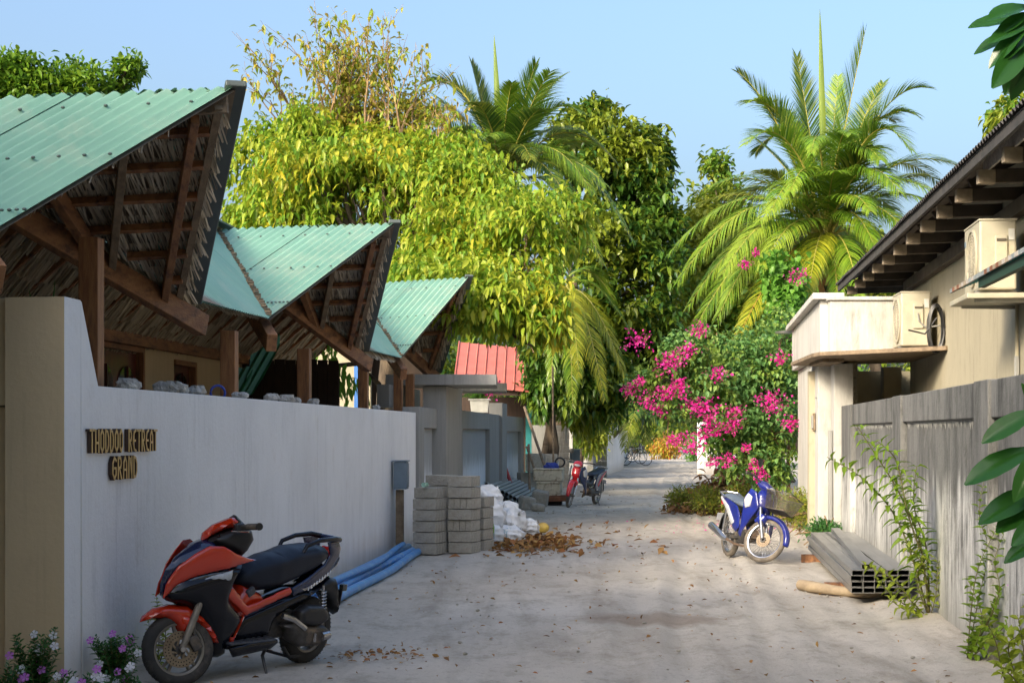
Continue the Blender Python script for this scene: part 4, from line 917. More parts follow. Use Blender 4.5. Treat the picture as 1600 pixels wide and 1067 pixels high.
def aircon(loc, rz_, label, dims=(.33, .85, .63), grp='air conditioner units on the right hand house'):
    """local: -x is the fan face, -y the service side"""
    dx, dy, dz = dims; rf = min(dy, dz) * .40; a = empty('air_conditioner', loc, rz_, label, 'air conditioner', grp)
    MB().box((0, 0, dz / 2 + .03), (dx, dy, dz)).build('casing', 'aircon', a, bevel=.02)
    MB().box((0, 0, dz + .035), (dx + .012, dy + .012, .02)).build('lid', 'aircon', a, bevel=.006)
    gr = MB().lathe([(rf * 1.07, 0), (rf * 1.07, .015), (rf, .02), (rf, 0)], (-dx / 2 - .002, -dy * .08, dz / 2 + .03), (-1, 0, 0), 28).build('fan_ring', 'aircon', a, smooth=True)
    MB().lathe([(rf, 0.002), (0, .002)], (-dx / 2, -dy * .08, dz / 2 + .03), (-1, 0, 0), 28).build('fan_recess', 'aircon_dark', a, fix=False)
    mg = MB()
    for k in range(1, 9):
        r_ = rf * k / 9; mg.lathe([(r_, .014), (r_ + .006, .016), (r_ + .010, .014)], (-dx / 2, -dy * .08, dz / 2 + .03), (-1, 0, 0), 24)
    for k in range(16):
        t = 2 * PI * k / 16; mg.beam((-dx / 2 - .013, -dy * .08, dz / 2 + .03), (-dx / 2 - .013, -dy * .08 + math.cos(t) * rf, dz / 2 + .03 + math.sin(t) * rf), .006, .004, up=Vector((1, 0, 0)))
    mg.build('grille', 'aircon', a, fix=False)
    s = MB(); s.box((dx * .08, -dy / 2 - .012, dz * .60), (dx * .34, .03, dz * .46)); s.build('service_cover', 'aircon', a, bevel=.01)
    MB().box((dx * .08, -dy / 2 - .030, dz * .76), (dx * .26, .012, dz * .035)).build('handle_recess', 'aircon_dark', a)
    MB().box((dx * .36, -dy / 2 - .006, dz * .84), (dx * .16, .012, dz * .16)).build('rating_label', 'plastic_pot', a)
    MB().box((-dx / 2 - .003, dy * .42, dz * .83), (.006, .07, .05)).build('badge', 'box_blue_grey', a)
    for s_ in (-1, 1): MB().box((0, s_ * dy * .33, .015), (dx + .04, .05, .03)).build('foot', 'steel', a)
    return a
a2 = aircon((RX(15.5, .70), 15.5, 2.86), RA, 'larger looking air conditioner under the eaves, partly hidden by a striped awning edge')
br = empty('wall_shelf', (RX(15.5, .7), 15.5, 2.81), RA, 'cream shelf carrying the upper air conditioner on the house wall', 'shelf')
MB().box((.02, 0, .02), (.62, 1.05, .05)).build('board', 'aircon', br, bevel=.01)
for s in (-.4, .4): MB().beam((-.2, s, -.01), (.3, s, -.02), .04, .04).build('bracket', 'steel', br)
a1 = aircon((5.15, 21.45, 2.66), R_(-5), 'air conditioner standing on the ledge against the white parapet', (.37, .72, .68))
MB().tube([(.02, -.40, .44), (.03, -.43, .34), (.10, -.45, .27), (.20, -.46, .27), (.28, -.5, .28)], .010, 6).build('cable', 'grey_plaster', a1)
# coil of black cable
cc = empty('cable_coil', (RX(20.75, .90), 20.75, 2.56), 0, 'coil of black pipe hanging beside the ledge air conditioner', 'cable coil')
for k in range(7):
    r0 = .24 + .012 * (k % 3); MB().tube([(.0 + .10 * math.cos(t) * .9 + random.uniform(-.006, .006), -.02 * k - .1, .32 + r0 * 1.15 * math.sin(t) + .0) for t in np.linspace(0, 2 * PI, 26)], .012, 6).build('loop', 'black_plastic', cc, smooth=True)
MB().tube([(-.35, -.2, .30), (-.15, -.22, .25), (.0, -.2, .45)], .012, 6).build('lead', 'black_plastic', cc)
# striped awning edge in front of the upper unit
aw = empty('awning', (RX(11.2, .2), 11.2, 2.83), 0, 'narrow corrugated awning with dark green underside crossing below the eaves', 'awning')
WL_ = Vector(aw.location)
q4 = [Vector((RX(Y, o2), Y, z)) - WL_ for Y, o2, z in ((14.6, .20, 2.83), (7.0, .20, 2.83), (7.0, .30, 2.84), (13.2, .30, 2.84))]
corrugated(q4, q4[2] - q4[1], 'teal', aw, pitch=.10, amp=.014, name='awning_sheet', sheet=1.3)
pm('awning_green', (.015, .05, .03), rough=.6); MB().beam(Vector((RX(13.3, .25), 13.3, 2.785)) - WL_, Vector((RX(7, .25), 7, 2.76)) - WL_, .05, .07).build('underside', 'awning_green', aw)
strip = ['pvc_grey', 'bleached_board', 'rust_wood', 'pvc_grey', 'sunlit_rafter_end']
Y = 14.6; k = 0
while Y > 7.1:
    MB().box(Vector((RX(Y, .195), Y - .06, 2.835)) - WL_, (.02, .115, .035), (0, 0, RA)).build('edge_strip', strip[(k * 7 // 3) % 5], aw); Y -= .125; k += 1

# ------------------------------------------------------------------ right: stacked steel channels on bearers, with a log
G6 = 'steel box sections stacked against the concrete wall'
def tube_mesh(L_):
    a, b_, t = .105 / 2, .052 / 2, .004; mb = MB(); o1 = [(-a, -b_), (a, -b_), (a, b_), (-a, b_)]; i1 = [(-a + t, -b_ + t), (a - t, -b_ + t), (a - t, b_ - t), (-a + t, b_ - t)]
    vs = [Vector((x, 0, z)) for x, z in o1 + i1] + [Vector((x, L_, z)) for x, z in o1 + i1]
    fs = []
    for k in range(4):
        j = (k + 1) % 4; fs += [(k, j, 4 + j, 4 + k), (k, 8 + k, 8 + j, j), (4 + k, 4 + j, 12 + j, 12 + k), (8 + k, 12 + k, 12 + j, 8 + j)]
    mb.add(vs, fs); me = mb.mesh('steel_section'); bm = bmesh.new(); bm.from_mesh(me); bmesh.ops.recalc_face_normals(bm, faces=bm.faces); bm.to_mesh(me); bm.free(); me.materials.append(MATS['steel']); return me
tm = tube_mesh(5.9)
rows = ['bottom', 'second', 'third', 'top']; cols = ['lane side', 'second from lane side', 'middle', 'second from wall', 'wall side']
for r_ in range(4):
    for c_ in range(5):
        o = bpy.data.objects.new('steel_section', tm); COL.objects.link(o); Y0 = 15.45 + random.uniform(0, .07)
        o.location = (3.21 + .109 * c_, Y0, .13 + .0545 * r_); o.rotation_euler = (0, 0, RA + random.uniform(-.003, .006))
        tag(o, f'hollow steel section in the {rows[r_]} row of the stack, {cols[c_]}', 'steel section', G6)
o = bpy.data.objects.new('steel_section', tm); COL.objects.link(o); o.location = (3.31, 15.5, .13 + .0545 * 4 - .0); o.rotation_euler = (0, 0, RA - .030); tag(o, 'single steel section lying askew on top of the stack', 'steel section', G6)
for k, (Y, lab) in enumerate(((16.6, 'wooden bearer under the near end of the steel stack'), (20.4, 'wooden bearer under the far end of the steel stack'))):
    r = empty('bearer', (RX(Y, -.38), Y, .05), RA, lab, 'timber'); MB().box((0, 0, .0), (.75, .10, .10)).build('bar', 'timber_long', r, bevel=.006)
lg = empty('log', (2.93, 16.6, .05), 0, 'pale peeled branch lying on the sand against the steel stack', 'log')
MB().tube([(-.03, .15, .015), (.05, .02, .01), (.22, -.25, .0), (.42, -.55, .0), (.62, -.72, .0)], [.055, .06, .05, .045, .04], 10).build('stem', 'log_pale', lg, smooth=True)
wr = tag(MB().tube([Vector((RX(Y, -.06 - .05 * math.sin(Y)), Y, .02)) for Y in np.linspace(10.5, 14.6, 16)], .008, 5).build('wire', 'black_plastic'), 'thin dark cable lying on the sand along the foot of the concrete wall', 'cable')

# ------------------------------------------------------------------ two-wheelers
pm('paint_orange', (0.56, 0.033, 0.006), (0.48, 0.026, 0.005), rough=0.16, scale=2, coat=0.8)
pm('paint_black', (0.003, 0.004, 0.008), (0.004, 0.005, 0.010), rough=0.12, scale=2, coat=0.25, spec=.3)
pm('paint_navy', (0.010, 0.022, 0.075), (0.008, 0.015, 0.05), rough=0.18, scale=2, coat=0.8)
pm('paint_blue', (0.010, 0.022, 0.22), (0.008, 0.014, 0.14), rough=0.32, scale=4, coat=0.35, c3=(.05, .05, .16), s3=5)
pm('paint_red', (0.55, 0.02, 0.03), (0.42, 0.015, 0.02), rough=0.25, scale=2, coat=0.5)
pm('paint_white', (0.50, 0.51, 0.53), rough=0.3, coat=0.4)
pm('vinyl', (0.012, 0.018, 0.032), (0.009, 0.012, 0.022), rough=0.42, scale=4, bump=0.08, bscale=160, spec=.3)
pm('vinyl_grey', (0.13, 0.16, 0.20), (0.08, 0.10, 0.13), rough=0.5, scale=4)
pm('rubber', (0.028, 0.027, 0.026), (0.05, 0.046, 0.04), rough=0.8, scale=6, c3=(0.14, 0.12, 0.095), s3=4)
pm('dusty_rubber', (0.20, 0.17, 0.13), (0.07, 0.06, 0.05), rough=0.9, scale=6)
pm('rim_metal', (0.30, 0.27, 0.22), (0.20, 0.18, 0.15), rough=0.45, scale=8, metallic=0.5)
pm('disc_metal', (0.34, 0.27, 0.18), (0.24, 0.18, 0.12), rough=0.4, scale=9, metallic=0.7)
pm('chrome', (0.55, 0.55, 0.55), (0.42, 0.41, 0.40), rough=0.22, scale=8, metallic=0.9)
pm('engine_grey', (0.10, 0.095, 0.09), (0.05, 0.045, 0.04), rough=0.5, scale=14, metallic=0.5, c3=(0.22, 0.17, 0.12), s3=6)
pm('brown_dirt_metal', (0.16, 0.10, 0.06), (0.09, 0.06, 0.04), rough=0.8, scale=12)
pm('lens_clear', (0.62, 0.66, 0.70), (0.25, 0.28, 0.30), rough=0.08, scale=9, spec=0.9, coat=0.6)
pm('lens_dark', (0.02, 0.024, 0.022), rough=0.06, spec=0.9, coat=0.8)
pm('lens_red', (0.4, 0.01, 0.01), rough=0.12, coat=0.6); pm('lens_amber', (0.6, 0.2, 0.02), rough=0.12)
pm('mat_grey', (0.07, 0.075, 0.085), rough=0.6, scale=10, bump=0.3)
pm('decal_white', (0.7, 0.72, 0.75), rough=0.4); pm('wire_basket', (0.06, 0.055, 0.05), rough=0.6); pm('basket_mesh', (0.14, 0.125, 0.095), (0.08, 0.07, 0.055), rough=0.7, scale=20)

def ringsec(c, ax, prof, n=44):
    return MB().lathe(prof, c, ax, n, close=True)
def wheel(parent, cx_, rad, tyre_r, m_tyre='rubber', spokes='alloy', disc=0.0, name='wheel', side=1, w=None):
    """in local bike axes: axle along y at (cx_, 0, rad); returns the wheel part"""
    c = Vector((cx_, 0, rad)); ri = rad - tyre_r * 1.55; w = w or tyre_r
    prof = [(rad - tyre_r + tyre_r * math.cos(t), w * math.sin(t)) for t in np.linspace(-2.1, 2.1, 13)]
    prof = prof + [(ri, w * .75), (ri, -w * .75)]
    t = ringsec(c, (0, 1, 0), prof, 48).build(name, m_tyre, parent, smooth=True)
    mb = MB(); q = rad - tyre_r
    for k in range(96):     # tread grooves as shallow raised lugs
        a = 2 * PI * k / 96; s = 1 if k % 2 else -1
        mb.beam(c + Vector((math.cos(a) * (rad - .001), s * w * .12, math.sin(a) * (rad - .001))), c + Vector((math.cos(a + .05) * (rad - .012), s * w * .72, math.sin(a + .05) * (rad - .012))), .006, .004)
    mb.build('tread', m_tyre, t)
    rm = ringsec(c, (0, 1, 0), [(ri + .012, w * .72), (ri - .004, w * .76), (ri - .016, w * .60), (ri - .016, -w * .60), (ri - .004, -w * .76), (ri + .012, -w * .72)], 48).build('rim', 'rim_metal' if spokes == 'alloy' else 'chrome', t, smooth=True)
    mb = MB()
    if spokes == 'alloy':
        for k in range(5):
            a = 2 * PI * k / 5 + .3
            for da in (-.16, .16):
                p = c + Vector((math.cos(a) * .035, 0, math.sin(a) * .035)); e = c + Vector((math.cos(a + da) * (ri - .01), 0, math.sin(a + da) * (ri - .01))); mb.beam(p, e, .016, .03, up=Vector((0, 1, 0)))
    else:
        for k in range(36):
            a = 2 * PI * k / 36; a2 = a + (.5 if k % 2 else -.5); s = 1 if k % 4 < 2 else -1
            mb.tube([c + Vector((math.cos(a2) * .03, s * .03, math.sin(a2) * .03)), c + Vector((math.cos(a) * (ri - .01), 0, math.sin(a) * (ri - .01)))], .0022, 4, cap=False)
    mb.build('spokes', 'rim_metal' if spokes == 'alloy' else 'chrome', t)
    MB().tube([c + Vector((0, -.06, 0)), c + Vector((0, .06, 0))], .035, 16).build('hub', 'engine_grey', t, smooth=True)
    if disc:
        y = side * (w + .012); mb = MB(); mb.mi = 0
        mb.lathe([(disc * .52, y - .002), (disc, y - .002), (disc, y + .003), (disc * .52, y + .003)], c, (0, 1, 0), 36, close=True)
        mb.mi = 1
        for k in range(28):
            for rr, da in ((.70, 0), (.88, .1)):
                a = 2 * PI * k / 28 + da; mb.lathe([(0.0045, 0), (0, 0)], c + Vector((math.cos(a) * disc * rr, y + side * .0045, math.sin(a) * disc * rr)), (0, side, 0), 6)
        mb.build('brake_disc', ['disc_metal', 'hole_dark'], t, fix=False)
        mb = MB()
        for k in range(8):
            a = 2 * PI * k / 8; mb.beam(c + Vector((math.cos(a) * .03, y, math.sin(a) * .03)), c + Vector((math.cos(a + .6) * disc * .56, y, math.sin(a + .6) * disc * .56)), .012, .006, up=Vector((0, 1, 0)))
        mb.build('disc_carrier', 'disc_metal', t)
    return t
def steerM(px_, pz, ang, rake):
    ax = Vector((-math.sin(rake), 0, math.cos(rake))); p = Vector((px_, 0, pz))
    return Matrix.Translation(p) @ Matrix.Rotation(ang, 4, ax) @ Matrix.Translation(-p)
def place_bike(r, front, rear, lean):
    h = (Vector(front) - Vector(rear)).normalized(); l = Vector((-h.y, h.x, 0)); up = Vector((0, 0, 1)) * math.cos(lean) + l * math.sin(lean); lf = l * math.cos(lean) - Vector((0, 0, 1)) * math.sin(lean)
    M = Matrix((h, lf, up)).transposed().to_4x4(); M.translation = Vector(rear) + Vector((0, 0, .0)); r.matrix_world = M
def arc_fender(parent, c, r0, a0, a1, w, th, m, name, M=None, taper=0.0, n=20, lip=.02):
    mb = MB(); vs = []
    for i in range(n):
        t = i / (n - 1); a = a0 + (a1 - a0) * t; ww = w * (1 - taper * abs(2 * t - 1) ** 2.5)
        for (yy, rr) in ((-ww, r0 - lip), (-ww * .95, r0), (-ww * .5, r0 + th), (0, r0 + th * 1.35), (ww * .5, r0 + th), (ww * .95, r0), (ww, r0 - lip)): vs.append(Vector((c[0] + math.cos(a) * rr, yy, c[1] + math.sin(a) * rr)))
    fs = [(i * 7 + k, i * 7 + k + 1, (i + 1) * 7 + k + 1, (i + 1) * 7 + k) for i in range(n - 1) for k in range(6)]
    mb.add([M @ v for v in vs] if M else vs, fs); o = mb.build(name, m, parent, smooth=True); s = o.modifiers.new('s', 'SOLIDIFY'); s.thickness = .004; return o

# ---- the big orange and black scooter
sc_ = empty('scooter', (0, 0, 0), 0, 'orange and black scooter with a long dark seat, on its side stand', 'scooter')
Fp = G(268, 1069); Rp = G(472, 1035)
St = steerM(1.06, .80, R_(-27), R_(27))
wr_ = wheel(sc_, .0, .235, .052, 'rubber', 'alloy', name='rear_wheel', w=.055)
wf_ = wheel(sc_, 1.23, .235, .045, 'rubber', 'alloy', disc=.115, name='front_wheel', side=1); wf_.matrix_local = St
def steer(o): o.matrix_local = St; return o
# fork, caliper, fender
for s in (1, -1):
    steer(MB().tube([(1.23, s * .085, .235), (1.165, s * .085, .385), (1.10, s * .085, .53)], [.020, .024, .022], 12).build('fork_leg', 'rim_metal', sc_, smooth=True))
    steer(MB().tube([(1.23, s * .045, .235), (1.23, s * .11, .235)], .018, 10).build('axle_nut', 'chrome', sc_, smooth=True))
steer(MB().box((1.14, .07, .27), (.07, .035, .10), (0, .5, 0)).build('caliper', 'engine_grey', sc_, bevel=.01))
fo = inflate([(1.475, .415), (1.455, .455), (1.39, .50), (1.29, .522), (1.17, .51), (1.06, .44), (.99, .34), (.955, .245), (1.0, .26), (1.06, .35), (1.12, .39), (1.165, .335), (1.215, .325), (1.255, .39), (1.31, .43), (1.39, .43)], lambda x, z: .072, .05, .03, name='front_fender', mat='paint_orange', parent=sc_); steer(fo)
steer(inflate([(1.20, .34), (1.165, .345), (1.12, .42), (1.20, .47), (1.25, .43)], lambda x, z: .088, .03, .03, name='fork_guard', mat='paint_orange', parent=sc_))
# lower front body and leg shield (black)
def wb(x, z): return max(.05, .19 - max(0, x - 1.0) * .30 - max(0, .45 - z) * .12)
inflate([(1.37, .60), (1.33, .55), (1.20, .505), (1.12, .38), (1.06, .235), (1.0, .155), (.90, .145), (.86, .17), (.87, .24), (.80, .33), (.76, .44), (.90, .56), (.86, .66), (.80, .72), (.75, .795), (.90, .80), (1.10, .76), (1.28, .70)], wb, .09, .03, name='leg_shield', mat='paint_black', parent=sc_)
# upper nose cowl: dark centre, orange side blades
def wn_(x, z): return max(.035, .175 - max(0, x - .98) * .38)
inflate([(1.385, .585), (1.392, .66), (1.36, .745), (1.27, .83), (1.12, .905), (1.03, .925), (.93, .86), (.80, .82), (.84, .76), (1.05, .70), (1.25, .62)], lambda x, z: wn_(x, z) - .012, .10, .028, name='nose_cowl', mat='paint_navy', parent=sc_)
for s in (1, -1):
    inflate([(1.388, .575), (1.372, .66), (1.30, .775), (1.20, .85), (1.11, .902), (1.02, .90), (.92, .85), (.80, .812), (.735, .80), (.83, .785), (.95, .765), (1.09, .737), (1.22, .70), (1.31, .65), (1.35, .60)], lambda x, z: wn_(x, z) + .004 - .06 * max(0, z - .80), .03, .025, one_side=s, name='cowl_blade', mat='paint_orange', parent=sc_)
    inflate([(1.355, .60), (1.30, .665), (1.20, .705), (1.09, .732), (.93, .752), (.96, .69), (1.05, .635), (1.15, .595), (1.27, .565), (1.33, .57)], lambda x, z: wn_(x, z) + .001, .03, .025, one_side=s, name='headlight', mat='lens_dark', parent=sc_)
    inflate([(1.21, .67), (1.09, .715), (.95, .748), (.96, .69), (1.05, .655), (1.14, .63)], lambda x, z: wn_(x, z) + .010, .015, .02, one_side=s, name='position_lamp', mat='lens_clear', parent=sc_)
    inflate([(1.30, .60), (1.23, .625), (1.15, .635), (1.20, .595), (1.27, .582)], lambda x, z: wn_(x, z) + .010, .015, .02, one_side=s, name='indicator', mat='lens_clear', parent=sc_)
    # orange lower side blade that sweeps from shield to under the seat
    inflate([(1.01, .60), (.92, .632), (.86, .585), (.80, .52), (.765, .497), (.69, .508), (.595, .532), (.47, .562), (.365, .585), (.345, .56), (.36, .535), (.56, .492), (.775, .434), (.86, .50)], lambda x, z: .155 + .01 * (x > .5), .03, .025, one_side=s, name='side_blade', mat='paint_orange', parent=sc_)
    inflate([(.905, .31), (.86, .30), (.79, .43), (.775, .436), (.80, .395), (.85, .30), (.875, .24)], lambda x, z: .158, .02, .02, one_side=s, name='side_stripe', mat='paint_orange', parent=sc_)
    inflate([(.33, .575), (.20, .625), (.0, .715), (-.06, .78), (-.02, .862), (-.145, .868), (-.18, .81), (-.162, .74), (-.05, .62), (.12, .562), (.31, .52)], lambda x, z: .14 - .06 * max(0, .15 - x) * 2, .035, .025, one_side=s, name='tail_panel', mat='paint_navy', parent=sc_)
    inflate([(.24, .565), (.05, .615), (-.12, .70), (-.165, .75), (-.13, .69), (.04, .60), (.22, .55)], lambda x, z: .15 - .12 * max(0, .15 - x), .01, .02, one_side=s, name='tail_stripe', mat='chrome', parent=sc_)
    # decal lettering as small slanted strokes is raised print
    mb = MB()
    for k in range(9):
        x = .20 - k * .026; z = .555 + k * .0125; mb.beam((x, s * .171, z), (x - .008, s * .170, z + .022), .008, .002, up=Vector((0, 1, 0)))
        if k % 2: mb.beam((x, s * .171, z), (x - .016, s * .170, z + .007), .006, .002, up=Vector((0, 1, 0)))
    mb.build('side_lettering', 'decal_white', sc_)
# inner tunnel (orange) and glove box lid
inflate([(.93, .60), (.90, .42), (.80, .38), (.60, .40), (.52, .50), (.56, .555), (.66, .60), (.74, .62), (.80, .545), (.86, .56)], lambda x, z: .125, .05, .03, name='centre_tunnel', mat='paint_orange', parent=sc_)
MB().box((.70, .115, .575), (.07, .03, .05), (0, .5, 0)).build('fuel_lid', 'mat_grey', sc_, bevel=.008)
# main underbody
inflate([(.87, .30), (.79, .435), (.57, .49), (.36, .535), (.25, .56), (.10, .57), (-.02, .62), (-.10, .70), (-.10, .60), (.05, .50), (.20, .44), (.345, .40), (.45, .35), (.48, .25), (.80, .235)], lambda x, z: .15, .06, .03, name='body_shell', mat='paint_black', parent=sc_)
# floor boards
for s in (1, -1):
    inflate([(.945, .243), (.74, .262), (.50, .257), (.49, .235), (.56, .20), (.72, .19), (.90, .182)], lambda x, z: .205, .02, .03, one_side=s, name='floor_board_edge', mat='paint_black', parent=sc_)
    f = MB(); f.box((.72, s * .165, .262), (.42, .085, .012), (0, -.02, 0)); f.build('foot_mat', 'mat_grey', sc_, bevel=.004)
    mb = MB()
    for k in range(7): mb.box((.55 + k * .055, s * .165, .272), (.012, .075, .006))
    mb.build('mat_ribs', 'mat_grey', sc_)
MB().box((.72, 0, .245), (.45, .38, .03)).build('floor', 'paint_black', sc_, bevel=.01)
# seat
def sw(x, z): return .145 - .055 * max(0, (x - .45) / .3) - .02 * max(0, (.05 - x) / .12)
inflate([(.765, .62), (.762, .67), (.735, .712), (.645, .757), (.50, .797), (.38, .812), (.27, .84), (.063, .846), (-.064, .822), (-.10, .775), (-.04, .714), (.094, .655), (.31, .592), (.46, .56), (.60, .555), (.70, .58)], sw, .075, .025, name='seat', mat='vinyl', parent=sc_)
# grab rail
gp = [(.22, .805), (.19, .85), (.06, .880), (-.10, .884), (-.175, .868)]
for s in (1, -1): MB().tube([(x, s * (.115 - .03 * (i == 4)), z) for i, (x, z) in enumerate(gp)], [.012, .015, .016, .018, .02], 10).build('grab_rail', 'paint_black', sc_, smooth=True)
MB().tube([(-.17, -.09, .868), (-.19, 0, .868), (-.17, .09, .868)], .018, 10).build('grab_rail_bridge', 'paint_navy', sc_, smooth=True)
MB().box((-.185, 0, .76), (.05, .15, .09), (0, -.2, 0)).build('tail_light', 'lens_red', sc_, bevel=.015)
inflate([(-.03, .56), (-.15, .60), (-.225, .585), (-.25, .46), (-.278, .315), (-.235, .34), (-.175, .42), (-.12, .48), (-.05, .50)], lambda x, z: .085, .03, .025, name='rear_fender', mat='black_plastic', parent=sc_)
MB().box((-.262, 0, .45), (.012, .15, .11), (0, -.15, 0)).build('number_plate_back', 'black_plastic', sc_, bevel=.004)
MB().box((-.245, .1, .53), (.05, .04, .05)).build('indicator', 'lens_dark', sc_, bevel=.01)
# handlebar cover: steered
steer(inflate([(1.062, .905), (1.045, .965), (.98, 1.015), (.90, 1.045), (.845, 1.062), (.80, 1.03), (.84, .985), (.90, .975), (.98, .945), (1.03, .91)], lambda x, z: .105 - max(0, x - .88) * .25, .05, .022, name='handlebar_cowl', mat='paint_orange', parent=sc_))
steer(inflate([(1.04, .905), (.985, .945), (.90, .975), (.85, .99), (.865, 1.055), (.83, 1.075), (.79, 1.035), (.72, .965), (.71, .905), (.76, .83), (.80, .80), (.90, .845), (1.0, .88)], lambda x, z: .10, .05, .022, name='handlebar_cover', mat='black_plastic', parent=sc_))
steer(inflate([(1.0, .925), (.955, .95), (.90, .955), (.93, .925)], lambda x, z: .118, .02, .02, name='front_lamp', mat='lens_dark', parent=sc_))
for s in (1, -1):
    g_ = steer(MB().tube([(.86, s * .09, .975), (.845, s * .20, .985), (.82, s * .225, .985), (.80, s * .345, .98)], [.013, .014, .021, .021], 12).build('grip', 'rubber', sc_, smooth=True))
    steer(MB().tube([(.80, s * .345, .98), (.798, s * .36, .98)], .024, 12).build('bar_end', 'black_plastic', sc_, smooth=True))
    steer(MB().tube([(.90, s * .15, .96), (.895, s * .25, .955), (.86, s * .33, .95)], [.009, .007, .006], 8).build('brake_lever', 'chrome', sc_, smooth=True))
    steer(MB().box((.86, s * .17, .985), (.06, .06, .05)).build('switch_box', 'black_plastic', sc_, bevel=.012))
# engine, belt cover, air box, shock, exhaust
inflate([(.42, .33), (.36, .30), (.33, .22), (.22, .165), (.05, .155), (-.05, .19), (-.065, .26), (.0, .30), (.16, .315), (.30, .36)], lambda x, z: .06, .03, .025, yc=.13, name='belt_cover', mat='engine_grey', parent=sc_)
inflate([(.275, .335), (.27, .42), (.20, .455), (.04, .44), (-.02, .39), (-.02, .335), (.03, .31), (.12, .300)], lambda x, z: .055, .03, .022, yc=.15, name='air_box', mat='black_plastic', parent=sc_)
MB().box((.35, 0, .32), (.26, .2, .18)).build('engine_block', 'engine_grey', sc_, bevel=.02)
mb = MB(); mb.tube([(.42, .16, .40), (.33, .18, .37), (.22, .19, .30)], .022, 8); mb.tube([(.05, .195, .23), (-.02, .195, .235)], .03, 10); mb.tube([(.12, .197, .20), (.12, .20, .26)], .012, 8); mb.build('engine_fittings', 'chrome', sc_, smooth=True)
mb = MB(); pr = []
for k in range(90):
    t = k / 89; a = t * 2 * PI * 9; pr.append((-.01 + .015 * t + .024 * math.cos(a), .135 + .024 * math.sin(a), .34 + .20 * t))
mb.tube(pr, .0045, 5); mb.tube([(-.012, .135, .30), (.008, .135, .57)], .010, 8); mb.build('shock_absorber', 'chrome', sc_, smooth=True)
MB().tube([(.30, -.10, .17), (.15, -.15, .20), (.05, -.16, .24), (-.28, -.16, .33)], [.02, .03, .055, .05], 14).build('exhaust', 'engine_grey', sc_, smooth=True)
st = MB(); st.tube([(.50, .12, .20), (.58, .16, .15), (.60, .235, .028)], [.014, .012, .010], 8); st.tube([(.60, .235, .028), (.53, .25, .022), (.50, .24, .03)], .007, 6); st.build('side_stand', 'black_plastic', sc_, smooth=True)
ct = MB(); ct.tube([(.33, .11, .17), (.28, .13, .10), (.18, .13, .10)], .011, 8); ct.tube([(.33, -.11, .17), (.28, -.13, .10), (.28, .13, .10)], .011, 8); ct.build('centre_stand', 'black_plastic', sc_, smooth=True)
steer(MB().tube([(1.0, .05, .88), (1.08, .10, .62), (1.14, .10, .45), (1.15, .09, .32)], .006, 6).build('brake_hose', 'rubber', sc_, smooth=True))
place_bike(sc_, Fp, Rp, R_(7))

